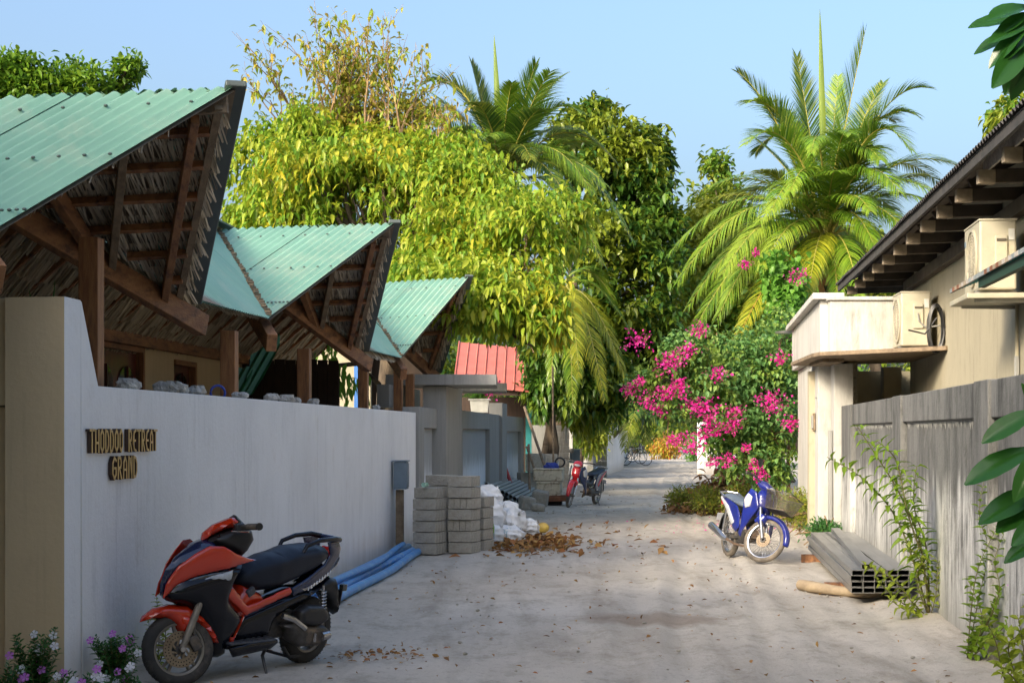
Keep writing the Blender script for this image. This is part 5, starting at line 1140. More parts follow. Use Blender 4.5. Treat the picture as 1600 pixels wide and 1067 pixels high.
# ---- step-through motorcycles
def underbone(front, rear, lean, steer_deg, label, c_main, c_side, c_fender, basket, seatm, dusty, stand_side=1, c_head=None):
    r = empty('motorcycle', (0, 0, 0), 0, label, 'motorcycle'); wbase = (Vector(front) - Vector(rear)).length
    X = wbase; tm_ = 'dusty_rubber' if dusty else 'rubber'; Sm = steerM(X - .16, .70, R_(steer_deg), R_(26)); S = lambda o: (setattr(o, 'matrix_local', Sm), o)[1]
    wheel(r, 0, .275, .038, tm_, 'wire', name='rear_wheel', w=.038); S(wheel(r, X, .275, .034, tm_, 'wire', disc=.09, name='front_wheel', side=-1, w=.034))
    for s in (1, -1): S(MB().tube([(X, s * .075, .275), (X - .11, s * .075, .52), (X - .17, s * .06, .66)], [.021, .024, .018], 10).build('fork_leg', 'chrome', r, smooth=True))
    S(MB().tube([(X, -.10, .275), (X, .10, .275)], .014, 8).build('axle', 'engine_grey', r, smooth=True))
    S(arc_fender(r, (X, .275), .30, R_(-2), R_(135), .06, .02, c_fender, 'front_fender', taper=.5, lip=.035))
    S(inflate([(X - .02, .56), (X - .12, .60), (X - .2, .52), (X - .13, .44), (X - .06, .46)], lambda x, z: .095, .03, .03, name='fender_stay', mat=c_fender, parent=r))
    # leg shield wings
    lsh = [(X - .17, .86), (X - .25, .90), (X - .33, .80), (X - .36, .62), (X - .40, .45), (X - .46, .33), (X - .38, .30), (X - .31, .42), (X - .22, .55), (X - .12, .68)]
    for s in (1, -1):
        inflate(lsh, lambda x, z: .10 + .10 * min(1, max(0, (X - .14 - x) / .2)), .03, .03, one_side=s, name='leg_shield', mat=c_main, parent=r)
        inflate([(X - .20, .80), (X - .26, .84), (X - .31, .76), (X - .29, .66), (X - .23, .68)], lambda x, z: .125 + .10 * min(1, max(0, (X - .14 - x) / .2)), .015, .025, one_side=s, name='shield_badge', mat='paint_white', parent=r)
        inflate([(.40, .66), (.10, .76), (-.14, .80), (-.20, .76), (.02, .62), (.20, .52), (.30, .38), (.40, .34), (.50, .40), (.50, .55)], lambda x, z: .095, .03, .03, one_side=s, name='side_cover', mat=c_side, parent=r)
        inflate([(.36, .46), (.12, .66), (-.16, .775), (-.17, .745), (.05, .61), (.28, .42)], lambda x, z: .108, .012, .025, one_side=s, name='side_stripe', mat='paint_white' if basket else 'paint_red', parent=r)
        MB().tube([(.02, s * .12, .28), (.10, s * .12, .60)], .020, 10).build('shock_absorber', 'chrome', r, smooth=True)
        MB().tube([(.50, s * .05, .28), (.02, s * .09, .275)], .018, 8).build('swing_arm', 'engine_grey', r, smooth=True)
        MB().tube([(.52, s * .1, .27), (.52, s * .22, .27)], .016, 8).build('foot_peg', 'rubber', r, smooth=True)
    inflate([(X - .13, .84), (X - .10, .70), (X - .20, .55), (X - .26, .56), (X - .28, .80), (X - .2, .9)], lambda x, z: .09, .04, .03, name='head_cowl', mat=c_head or c_main, parent=r)
    inflate([(X - .24, .62), (X - .36, .52), (.62, .42), (.48, .45), (.44, .58), (.50, .62), (.66, .52), (X - .38, .62), (X - .28, .74)], lambda x, z: .06, .03, .03, name='frame_tunnel', mat='black_plastic', parent=r)
    inflate([(.72, .66), (.68, .71), (.50, .745), (.28, .76), (.10, .80), (-.08, .815), (-.14, .79), (-.06, .745), (.20, .70), (.45, .655), (.62, .63)], lambda x, z: .125 - .04 * max(0, (x - .4) / .3), .045, .03, name='seat', mat=seatm, parent=r)
    mb = MB(); mb.tube([(.02, -.13, .76), (-.18, -.12, .82), (-.26, 0, .83), (-.18, .12, .82), (.02, .13, .76)], .012, 8); mb.build('grab_rail', 'chrome', r, smooth=True)
    arc_fender(r, (0, .275), .31, R_(60), R_(178), .065, .015, 'black_plastic', 'rear_fender', lip=.03)
    MB().box((-.235, 0, .70), (.07, .14, .08)).build('tail_light', 'lens_red', r, bevel=.015)
    MB().box((-.33, 0, .50), (.01, .17, .10), (0, .3, 0)).build('plate_back', 'paint_white', r, bevel=.004)
    MB().box((.60, 0, .30), (.26, .20, .16)).build('engine_block', 'engine_grey', r, bevel=.03)
    MB().tube([(.62, 0, .30), (.82, 0, .34)], [.075, .06], 12).build('cylinder', 'brown_dirt_metal', r, smooth=True)
    mb = MB()
    for k in range(6): mb.lathe([(.085, -.003), (.085, .003)], (.70 + k * .02, 0, .318 + .004 * k), (1, 0, .2), 12)
    mb.build('cooling_fins', 'brown_dirt_metal', r)
    MB().tube([(.80, -.04, .30), (.74, -.09, .18), (.50, -.13, .19), (.25, -.15, .24)], .016, 8).build('exhaust_pipe', 'brown_dirt_metal', r, smooth=True)
    MB().tube([(.28, -.155, .235), (.20, -.16, .25), (-.28, -.17, .38), (-.32, -.17, .39)], [.025, .045, .048, .03], 14).build('silencer', 'chrome', r, smooth=True)
    MB().tube([(.30, stand_side * .1, .20), (.33, stand_side * .2, .02)], .010, 6).build('side_stand', 'engine_grey', r, smooth=True)
    MB().box((.28, 0, .22), (.42, .05, .05)).build('chain_case', 'engine_grey', r, bevel=.012)
    S(inflate([(X - .13, .95), (X - .10, .90), (X - .14, .86), (X - .27, .88), (X - .34, .94), (X - .30, 1.0), (X - .22, 1.0)], lambda x, z: .095, .045, .025, name='headlamp_cowl', mat=c_head or c_main, parent=r))
    S(inflate([(X - .105, .935), (X - .095, .90), (X - .13, .87), (X - .17, .89), (X - .16, .94)], lambda x, z: .075, .03, .02, name='headlamp', mat='lens_clear', parent=r))
    for s in (1, -1):
        S(MB().tube([(X - .27, s * .07, .96), (X - .29, s * .20, .99), (X - .36, s * .34, .985)], [.011, .012, .018], 10).build('handlebar', 'rubber', r, smooth=True))
        S(MB().tube([(X - .24, s * .12, .965), (X - .26, s * .30, .955)], .006, 6).build('lever', 'chrome', r, smooth=True))
    S(MB().tube([(X - .28, -.18, .98), (X - .29, -.20, 1.13)], .005, 6).build('mirror_stem', 'black_plastic', r, smooth=True))
    S(MB().lathe([(0, -.01), (.05, -.006), (.055, .006), (0, .012)], (X - .29, -.21, 1.17), (1, 0, .1), 14).build('mirror', 'black_plastic', r, smooth=True))
    if basket:
        b_ = S(MB().tube([(0, 0, 0), (0, 0, .001)], .001, 3).build('basket', 'wire_basket', r))
        x0, x1 = X - .08, X + .24; z0, z1 = .66, .87; w0, w1 = .13, .19; mb = MB(); mw = MB()
        bot = [(x0, -w0, z0), (x1 - .06, -w0, z0), (x1 - .06, w0, z0), (x0, w0, z0)]; top = [(x0 - .02, -w1, z1), (x1, -w1, z1), (x1, w1, z1), (x0 - .02, w1, z1)]
        mw.add([Vector(p) for p in bot] + [Vector(p) for p in top], [(0, 1, 2, 3)])
        for k in range(4):
            A_, B_ = Vector(bot[k]), Vector(bot[(k + 1) % 4]); C_, D_ = Vector(top[k]), Vector(top[(k + 1) % 4]); mb.tube([C_, D_], .006, 6); mb.tube([A_, B_], .004, 6)
            for q in range(1, 22): t = q / 22; mb.tube([A_.lerp(B_, t), C_.lerp(D_, t)], .0018, 3, cap=False)
            for q in range(1, 12): t = q / 12; mb.tube([A_.lerp(C_, t), B_.lerp(D_, t)], .0018, 3, cap=False)
        S(mb.build('basket_wires', 'basket_mesh', r)); S(mw.build('basket_floor', 'basket_mesh', r, fix=False)); bpy.data.objects.remove(b_)
    place_bike(r, front, rear, R_(lean)); return r
underbone(G(1195, 881), G(1139, 869.5), 5, 44, 'dusty blue step-through motorcycle with a wire front basket facing the camera beside the right wall', 'paint_blue', 'paint_blue', 'paint_blue', True, 'vinyl_grey', True)
underbone(G(889, 793), G(930, 787.5), 8, 8, 'red and dark blue step-through motorcycle parked beside the cream foam boxes', 'paint_navy', 'paint_navy', 'paint_red', False, 'vinyl', True, c_head='paint_red')

# ---- far bicycles
def bicycle(p, rz_, label, frame_m, tyre_m='rubber', lean=.08):
    r = empty('bicycle', p, rz_, label, 'bicycle', 'bicycles parked far along the lane'); r.rotation_euler = (lean, 0, rz_)
    for x in (-.52, .52):
        t = MB().lathe([(.33 + .018 * math.cos(a), .018 * math.sin(a)) for a in np.linspace(0, 2 * PI, 8)[:-1]], (x, 0, .34), (0, 1, 0), 28, close=True).build('wheel', tyre_m, r, smooth=True)
        mb = MB()
        for k in range(14): a = 2 * PI * k / 14; mb.tube([(x, 0, .34), (x + .32 * math.cos(a), 0, .34 + .32 * math.sin(a))], .003, 3, cap=False)
        mb.build('spokes', 'chrome', t)
    mb = MB(); 
    for a, b_ in (((-.52, 0, .34), (-.08, 0, .30)), ((-.52, 0, .34), (-.18, 0, .78)), ((-.08, 0, .30), (-.20, 0, .86)), ((-.08, 0, .30), (.34, 0, .80)), ((-.18, 0, .78), (.34, 0, .86)), ((.30, 0, .96), (.38, 0, .68)), ((.38, 0, .68), (.52, 0, .34))): mb.tube([a, b_], .018, 6)
    mb.build('frame', frame_m, r); MB().tube([(.30, 0, .96), (.29, 0, 1.02)], .014, 6).build('stem', 'chrome', r); MB().tube([(.18, -.26, 1.04), (.30, -.12, 1.03), (.30, .12, 1.03), (.18, .26, 1.04)], .012, 6).build('handlebar', 'black_plastic', r)
    MB().sphere((-.22, 0, .90), (.13, .07, .035), 10, 6).build('saddle', 'black_plastic', r, smooth=True)
    mb = MB(); mb.box((.56, 0, .82), (.24, .30, .2)); 
    if frame_m == 'black_plastic': mb.build('basket', 'wire_basket', r)
    return r
bicycle(W(985, 675, 84).xy.to_3d(), R_(8), 'black bicycle with a front basket beside the distant white wall', 'black_plastic')
bicycle(W(993, 675, 80).xy.to_3d() + Vector((0, 0, 0)), R_(-25), 'blue grey bicycle leaning next to the black one, nearer the lane', 'box_blue_grey')
bicycle(W(975, 675, 88).xy.to_3d(), R_(30), 'grey bicycle furthest in beside the white wall end', 'steel')
bicycle(W(1074, 675, 98).xy.to_3d(), R_(55), 'bicycle with pale tyres by the orange shrub across the lane', 'black_plastic', 'paint_white')

# ------------------------------------------------------------------ trees and plants
def limb_path(a, b, sag=.1, n=6, jit=.06):
    a, b = Vector(a), Vector(b); L = (b - a).length; out = []
    for i in range(n + 1):
        t = i / n; p = a.lerp(b, t) + Vector((0, 0, 1)) * math.sin(t * PI) * L * sag
        if 0 < i < n: p += Vector([random.uniform(-1, 1) * jit * L for _ in range(3)]) * .5
        out.append(p)
    return out
def tree(name, base, trunk_top, r0, blobs, mat, label, n_clusters, per=10, leaf=(.2, .07), cluster_r=.22, droop=.35, group=None, bark='bark', limbs=14, down=.5, surf=.55, singles=0, twigs=0, hollow=.0, small=False, limb_r=.35):
    """blobs: (centre, (rx, ry, rz), weight). Leaves grow in rosettes on twig ends spread through the blobs."""
    base = Vector(base); r = empty(name, base, 0, label, 'tree' if 'tree' in name else 'shrub', group)
    tt = Vector(trunk_top); mb = MB(); p = limb_path(base, tt, 0, 6, .03); mb.tube([q - base for q in p], [r0 * (1.25 - .55 * i / 6) if i else r0 * 1.5 for i in range(7)], 10)
    C = []; Out = []; wsum = sum(b[2] for b in blobs)
    for (c, rad, wgt) in blobs:
        n = int(n_clusters * wgt / wsum); d = rdir(n); rr = surf + (1 - surf) * rng.random((n, 1)) ** .6
        lump = 1 + .16 * np.sin(d[:, :1] * 5 + c[0]) + .14 * np.sin(d[:, 1:2] * 7 + c[1] * 2) + .12 * np.sin(d[:, 2:] * 6 + c[2])
        P = np.array(c) + d * rr * lump * np.array(rad); C.append(P); Out.append(d)
    C = np.concatenate(C); Out = np.concatenate(Out)
    # keep outer half of clusters that fall deep inside other blobs thin
    keep = np.ones(len(C), bool)
    for (c, rad, wgt) in blobs:
        q = np.linalg.norm((C - np.array(c)) / np.array(rad), axis=1); keep &= ~((q < .45) & (rng.random(len(C)) < .8))
    if hollow:
        f = np.sin(C[:, 0] * 2.3 + 1) + np.sin(C[:, 1] * 1.7) + np.sin(C[:, 2] * 2.9 + C[:, 0]); keep &= ~((f > 1.0) & (rng.random(len(C)) < hollow))
    keep &= C[:, 2] > .15
    C = C[keep]; Out = Out[keep]
    for (c, rad, wgt) in blobs[:limbs]:
        c = Vector(c); q = limb_path(tt - (tt - base) * random.uniform(0, .25), c, .08, 5); mb.tube([x - base for x in q], [r0 * limb_r * (1 - .75 * i / 5) + .008 for i in range(6)], 6)
        for _ in range(5):
            e = C[rng.integers(len(C))]; 
            e = min((C[rng.integers(len(C))] for _ in range(12)), key=lambda z: (Vector(z) - c).length)
            q2 = limb_path(q[3], Vector(e), .05, 3); mb.tube([x - base for x in q2], [r0 * .13 + .004, r0 * .09 + .004, .008, .004], 5)
    mb.build('trunk', bark, r, smooth=True)
    if twigs:
        mt = MB()
        for i in rng.choice(len(C), min(twigs, len(C)), replace=False):
            e = Vector(C[i]); s = e - Vector(Out[i]) * random.uniform(.3, .7) + Vector((0, 0, -.15)); mt.tube([s - base, (s + e) / 2 - base + Vector((0, 0, .03)), e - base], [.010, .007, .004], 4, cap=False)
        mt.build('twigs', 'twig', r)['kind'] = 'stuff'
    n = len(C) * per; idx = np.repeat(np.arange(len(C)), per)
    P = C[idx] + rng.normal(0, cluster_r * .35, (n, 3))
    D = unit(rng.normal(0, 1, (n, 3)) * .8 + Out[idx] * .5 + np.array([0, 0, -down]))
    L = rng.uniform(.65, 1.15, n) * leaf[0]; Wd = L * (leaf[1] / leaf[0]) * rng.uniform(.8, 1.2, n)
    if singles:      # the leaves that show largest stand as separate blades
        vis = P[:, 1] - .35 * (P @ np.array([0, 0, 0])) + rng.normal(0, .25, n); order = np.argsort(vis)
        cand = order[: singles * 3]; pick = rng.choice(cand, singles, replace=False); mask = np.ones(n, bool); mask[pick] = False
        V, Fs = leaf_arrays(np.zeros((6, 3)), np.tile([0, 1., 0], (6, 1)), np.ones(6), np.full(6, leaf[1] / leaf[0]), droop=droop)
        mes = []
        for k in range(6):
            vv = V[k * 8:(k + 1) * 8]; me = bpy.data.meshes.new('leaf'); me.from_pydata(vv.tolist(), [], (Fs[:8]).tolist()); me.materials.append(MATS[mat]); mes.append(me)
        for i in pick:
            o = link_mesh('leaf', mes[int(rng.integers(6))], r); o.location = Vector(P[i]) - base; o.scale = (L[i],) * 3; o.rotation_euler = Vector(D[i]).to_track_quat('Y', 'Z').to_euler()
        P, D, L, Wd = P[mask], D[mask], L[mask], Wd[mask]
    if small: V, Fs = small_leaf_arrays(P - np.array(base), D, L, Wd, droop)
    else: V, Fs = leaf_arrays(P - np.array(base), D, L, Wd, droop=droop)
    o = npmesh('crown', V, Fs, mat, r); o['kind'] = 'stuff'
    return r
def B(px, py, Y, rpx, rpy, ry=None, w=None):
    k = Y / 2600; c = W(px, py, Y); rx, rz = rpx * k, rpy * k; ry = ry or (rx + rz) / 2
    return (tuple(c), (rx, ry, rz), w or rx * rz + rx * ry)
# the big yellow green tree
tree('broadleaf_tree', (-2.42, 30.6, -.05), W(610, 420, 30.6), .16,
     [B(455, 300, 31, 92, 88), B(560, 320, 31.5, 120, 110), B(400, 250, 32, 52, 55), B(660, 340, 31, 110, 110), B(740, 390, 29.5, 100, 105), B(820, 420, 28.5, 78, 115), B(770, 465, 27.5, 85, 58),
      B(700, 450, 28.5, 90, 56), B(860, 350, 30, 66, 60), B(600, 250, 32, 90, 50), B(848, 495, 27.5, 45, 50), B(480, 210, 32, 55, 45, w=.8), B(392, 330, 31, 42, 55), B(830, 540, 27.5, 22, 24), B(700, 250, 31.5, 60, 45), B(745, 300, 30.5, 80, 60), B(640, 465, 29.5, 60, 50)],
     'mango_leaf', 'big tree with drooping yellow green leaves rising behind the veranda roofs', 4700, per=12, leaf=(.17, .075), cluster_r=.3, droop=.38, limbs=17, down=.75, singles=280, twigs=320, hollow=.85, surf=.42)
# bare twiggy top of the same kind of tree, thin yellow leaves
def sparse_top(name, base, stems, label):
    base = Vector(base); r = empty(name, base, 0, label, 'tree'); mb = MB(); P = []; D = []
    def grow(p, d, L, rad, lev):
        q = p + d * L; m = (p + q) / 2 + Vector([random.uniform(-.05, .05) * L for _ in range(3)]); mb.tube([p - base, m - base, q - base], [rad, rad * .85, rad * .65], 5 if lev < 3 else 4, cap=False)
        if lev >= 2:
            for _ in range(2): 
                t = random.random(); P.append(tuple(p.lerp(q, t))); D.append((random.gauss(0, .6), random.gauss(0, .6), random.gauss(-.3, .6)))
        if lev >= 4: return
        for _ in range(3 if lev < 2 else 2):
            dd = (d + Vector((random.gauss(0, .42), random.gauss(0, .42), random.uniform(.0, .35)))).normalized(); grow(p.lerp(q, random.uniform(.55, 1)), dd, L * random.uniform(.6, .9), rad * .55, lev + 1)
    for a, b_ in stems: 
        a, b_ = Vector(a), Vector(b_); grow(a, (b_ - a).normalized(), (b_ - a).length, .05, 0)
    mb.tube([Vector((0, 0, 0)), (Vector(stems[0][0]) - base) * .5 + Vector((.1, 0, 0)), Vector(stems[0][0]) - base], [.14, .11, .06], 8); mb.build('branches', 'twig', r)
    P = np.array(P); D = np.array(D); n = len(P); P = P - np.array(base); P = np.repeat(P, 2, 0) + rng.normal(0, .07, (2 * n, 3)); D = np.repeat(D, 2, 0) + rng.normal(0, .3, (2 * n, 3)); n *= 2; L = rng.uniform(.09, .18, n); V, Fs = leaf_arrays(P, D, L, L * .45, droop=.3); o = npmesh('leaves', V, Fs, 'sparse_leaf', r); o['kind'] = 'stuff'
leafmat('sparse_leaf', [(.36, .36, .04), (.42, .30, .05), (.22, .32, .03), (.34, .24, .06), (.20, .30, .03), (.28, .34, .03)], trans=.4)
sparse_top('bare_topped_tree', (-3.4, 32.6, -.05), [(W(520, 290, 32.5), W(515, 195, 32.5)), (W(560, 290, 32.3), W(575, 190, 32.6)), (W(490, 280, 32.8), W(468, 205, 32.8)), (W(610, 280, 32.3), W(628, 200, 32.3)), (W(540, 250, 32.8), W(545, 170, 32.8)), (W(650, 300, 32), W(665, 240, 32))], 'half bare tree with thin twigs and scattered yellow leaves against the sky')
# dark tree right of the palm, centre of the picture
tree('breadfruit_tree', (1.2, 52.5, -.05), W(905, 520, 49), .25,
     [B(960, 250, 47, 62, 70), B(1000, 300, 47, 46, 62), B(950, 380, 46, 62, 78), B(990, 450, 46, 64, 80), B(900, 230, 48, 46, 60), B(1000, 560, 46.5, 62, 62), B(940, 540, 46, 55, 62), B(890, 590, 45, 50, 50), B(1020, 240, 48, 24, 36), B(930, 190, 48, 36, 34), B(1035, 380, 47, 30, 70)],
     'dark_leaf', 'tall dark green tree at the middle of the lane, right of the left palm', 3300, per=10, leaf=(.27, .13), cluster_r=.30, droop=.2, limbs=11, down=.2, surf=.45, hollow=.85)
tree('dark_hanging_tree', (1.1, 44.3, -.05), W(858, 560, 44.3), .14,
     [B(848, 605, 43.5, 28, 36), B(895, 590, 43, 42, 46), B(870, 540, 43.5, 45, 50), B(940, 630, 45, 34, 26), B(912, 640, 46, 36, 26), B(960, 590, 45, 35, 35)],
     'dark_leaf', 'low dark tree hanging over the block pillar and the red motorcycle', 1250, per=9, leaf=(.24, .10), cluster_r=.3, droop=.3, limbs=6, down=.5, surf=.5)
tree('light_green_tree', (2.3, 57.5, -.05), W(915, 640, 57), .10, [B(905, 650, 55, 24, 34), B(925, 680, 55.5, 20, 26), B(940, 640, 57, 30, 26)], 'mid_leaf', 'light green small tree over the slim block pillar', 420, per=9, leaf=(.2, .08), cluster_r=.3, limbs=3)
# trees behind the right palm
tree('crowned_tree', (8.6, 52, -.05), W(1120, 480, 52), .2, [B(1125, 330, 52, 48, 44), B(1090, 400, 51, 42, 66), B(1150, 400, 51, 60, 70), B(1120, 262, 52, 20, 22), B(1085, 480, 50, 40, 50), B(1180, 500, 50, 60, 50), B(1130, 560, 50, 56, 50)],
     'mid_leaf', 'mid green tree behind the left fronds of the right palm', 1900, per=9, leaf=(.26, .12), cluster_r=.34, droop=.2, limbs=8, down=.2, hollow=.3)
tree('shaded_tree', (12.5, 50, -.05), W(1330, 480, 50), .2, [B(1300, 410, 50, 70, 70), B(1250, 430, 49, 60, 70), B(1370, 450, 50, 70, 50), B(1440, 440, 50, 60, 40), B(1240, 520, 46, 60, 60), B(1210, 600, 46, 60, 60)],
     'mid_leaf', 'leafy green tree filling in behind the right palm trunk', 1500, per=9, leaf=(.26, .12), cluster_r=.34, droop=.2, limbs=7, down=.2)
# top left tree beyond the roof
tree('roof_top_tree', (-6.4, 22.5, -.05), W(70, 250, 22.5), .16, [B(-40, 130, 22, 75, 36), B(30, 138, 22, 42, 36), B(85, 128, 22, 26, 24), B(140, 130, 22, 24, 22), B(200, 108, 22.3, 24, 15), B(180, 130, 22.3, 24, 16), B(115, 112, 22.5, 18, 12), B(15, 105, 22, 30, 13), B(55, 112, 22, 14, 18), B(100, 170, 22.5, 90, 26), B(-60, 180, 22.5, 90, 36)],
     'top_left_leaf', 'bright green tree showing over the first green roof at top left', 1500, per=10, leaf=(.13, .05), cluster_r=.16, droop=.15, limbs=8, down=-.1, surf=.55, twigs=40)
# far trees that close the lane
far = [((9.5, 128), 7, 'mid_leaf', 'sunlit far tree right of the end of the lane'), ((2.5, 118), 6.5, 'dark_leaf', 'far dark tree left of the end of the lane'), ((14, 150), 9, 'dark_leaf', 'broad dark tree that closes the end of the lane'), ((6.5, 140), 8.5, 'dark_leaf', 'dark tree standing squarely at the end of the lane'),
       ((21, 140), 8.5, 'mid_leaf', 'far green tree behind the white wall end'), ((-3, 100), 8, 'dark_leaf', 'far tree behind the red roofed house'), ((17, 105), 7.5, 'mid_leaf', 'green tree rising behind the orange shrub'), ((24, 95), 8, 'dark_leaf', 'far dark tree behind the bougainvillea')]
for (x, y), h_, m_, lab in far:
    bl = [((x + random.uniform(-.3, .3) * h_, y + random.uniform(-2, 2), h_ * random.uniform(.22, .78)), (h_ * .30, h_ * .28, h_ * .24), 1) for _ in range(9)]
    tree('far_tree', (x, y, -.08), (x, y, h_ * .5), .2, bl, m_, lab, 520, per=9, leaf=(.5, .25), cluster_r=.8, droop=.2, limbs=4, small=True, group='far trees at the end of the lane')
tree('lane_end_tree', (9.4, 74, -.05), W(1110, 600, 74), .16, [B(1085, 610, 74, 46, 46), B(1040, 600, 76, 40, 36), B(1000, 612, 80, 36, 30), B(1120, 640, 73, 36, 44), B(1060, 560, 76, 50, 40), B(970, 640, 84, 26, 26), B(1030, 640, 82, 36, 20)], 'dark_leaf', 'dark spreading tree arching over the far part of the lane', 800, per=9, leaf=(.32, .15), cluster_r=.4, limbs=6, droop=.3, down=.4)
for i, ((x, y), h_, w_, m_, lab) in enumerate([((8.9, 96), 1.3, 1.0, 'orange_shrub_leaf', 'orange and yellow shrub on the right of the distant lane'), ((10.6, 90), 1.5, 1.4, 'heart_leaf', 'round bright green shrub beside the white wall end'), ((5.6, 98), 1.3, 1.2, 'mid_leaf', 'small green shrub behind the parked bicycles'), ((9.6, 125), 2.2, 3.0, 'dark_leaf', 'dark hedge like shrub at the far right turn'), ((4.9, 112), 3.0, 2.0, 'mid_leaf', 'tall green shrub above the bicycles')]):
    if i == 0: leafmat('orange_shrub_leaf', [(.50, .22, .03), (.42, .34, .04), (.22, .26, .03), (.55, .14, .06)], trans=.35)
    tree('far_shrub', (x, y, -.05), (x, y, h_ * .4), .05, [((x + random.uniform(-.5, .5) * w_, y, h_ * random.uniform(.35, .6)), (w_ * .55, w_ * .5, h_ * .45), 1) for _ in range(4)], m_, lab, 260, per=8, leaf=(.2, .09), cluster_r=.3, small=True, limbs=3)
bk = [((-14, 70), 9), ((-9, 60), 8), ((-5, 52), 7.5), ((-20, 60), 9), ((-2, 66), 8), ((26, 70), 9), ((32, 80), 10), ((20, 62), 8)]
for ((x, y), h_), lab in zip(bk, ('dark tree far behind the veranda house', 'dark tree deep behind the second green gable', 'dark tree close behind the third green gable', 'dark tree furthest left behind the veranda house', 'dark tree behind the left palm trunk', 'dark tree behind the cream house on the right', 'tall dark tree furthest right behind the cream house', 'dark tree behind the foot of the right palm')):
    bl = [((x + random.uniform(-.3, .3) * h_, y + random.uniform(-2, 2), h_ * random.uniform(.25, .8)), (h_ * .3, h_ * .3, h_ * .24), 1) for _ in range(8)]
    tree('backdrop_tree', (x, y, -.08), (x, y, h_ * .5), .2, bl, 'dark_leaf', lab, 380, per=9, leaf=(.5, .25), cluster_r=.8, limbs=3, small=True, group='trees behind the houses')
# unseen trees added behind and beside the viewer to shade the near lane
for ((x, y), h_), lab in zip([((-6.8, -1.5), 8.5), ((-3.6, -6), 9), ((-9.5, 4), 7.5), ((-14, 10), 8.5), ((-13, 17), 8), ((.5, -14), 11), ((-14, 0), 9), ((5.5, -9), 9)], [f'added shade tree out of the picture, {q}' for q in ('left of the viewer', 'behind the left shoulder', 'close behind the viewer to the left', 'left of the first gable', 'behind the veranda house', 'straight behind the viewer', 'deep in the left yard', 'behind the viewer to the right')]):
    bl = [((x + random.uniform(-.32, .32) * h_, y + random.uniform(-.32, .32) * h_, h_ * random.uniform(.35, .85)), (h_ * .3, h_ * .3, h_ * .2), 1) for _ in range(7)]
    tree('added_shade_tree', (x, y, -.08), (x, y, h_ * .5), .25, bl, 'mid_leaf', lab, 420, per=9, leaf=(.55, .3), cluster_r=.9, limbs=3, small=True, group='added shade trees around the viewer', hollow=.4)

# ------------------------------------------------------------------ palms
def frond(parent, H, T, rise, mat, n=70, ll=.62, hang=.6, spread=1.0, wid=.032, rmat='rachis', bare=.14, r0=.028, name='frond', bend=None):
    """feather frond from heart H to tip T; control point lifted by rise"""
    H, T = Vector(H), Vector(T); Cp = H.lerp(T, .45) + Vector((0, 0, rise)) + (Vector(bend) if bend else Vector())
    L = (T - H).length + abs(rise) * .8; f = lambda t: H * (1 - t) ** 2 + Cp * (2 * t * (1 - t)) + T * t * t
    df = lambda t: ((Cp - H) * (2 * (1 - t)) + (T - Cp) * (2 * t)).normalized()
    pts = [f(i / 14) for i in range(15)]; mb = MB(); mb.tube(pts, [r0 * (1 - .88 * i / 14) for i in range(15)], 5); mb.mi = 0
    vs = []; fs = []
    for i in range(n):
        t = bare + (1 - bare) * (i + random.random() * .6) / n; p = f(t); d = df(t); sx, upv, d = basis(d)
        env = (math.sin(min(1, (t - bare * .6) / .32) * PI / 2)) * (1 - .72 * max(0, (t - .5) / .5) ** 1.6); l0 = ll * env * random.uniform(.85, 1.1)
        for s in (-1, 1):
            if random.random() < .035: continue
            dd = (sx * s * spread + d * (.55 + .9 * t) + upv * .28 + Vector((0, 0, 0))).normalized(); g = Vector((0, 0, -1)) * hang * random.uniform(.75, 1.2)
            q = p.copy(); w_ = wid * random.uniform(.8, 1.15); nn = dd.cross(upv).normalized() if abs(dd.dot(upv)) < .98 else sx; k0 = len(vs); seg = 4
            twist = random.uniform(-.4, .4)
            for j in range(seg + 1):
                u_ = j / seg; ww = w_ * (.7 + .6 * u_ if u_ < .4 else (1 - u_) * 1.55 + .04) * .5; side = (nn + upv * twist).normalized()
                vs += [q - side * ww, q + side * ww]; dd = (dd + g * (.42 * u_ + .12)).normalized(); q = q + dd * (l0 / seg)
            fs += [(k0 + 2 * j, k0 + 2 * j + 1, k0 + 2 * j + 3, k0 + 2 * j + 2) for j in range(seg)]
    me = bpy.data.meshes.new(name); nv = len(mb.v); allv = [tuple(v) for v in mb.v] + [tuple(v) for v in vs]; allf = mb.f + [tuple(nv + a for a in f_) for f_ in fs]
    o0 = parent.location; me.from_pydata([(v[0] - o0.x, v[1] - o0.y, v[2] - o0.z) for v in allv], [], allf)
    me.materials.append(MATS[mat]); me.materials.append(MATS[rmat]); me.polygons.foreach_set('material_index', [1] * len(mb.f) + [0] * len(fs))
    return link_mesh(name, me, parent)
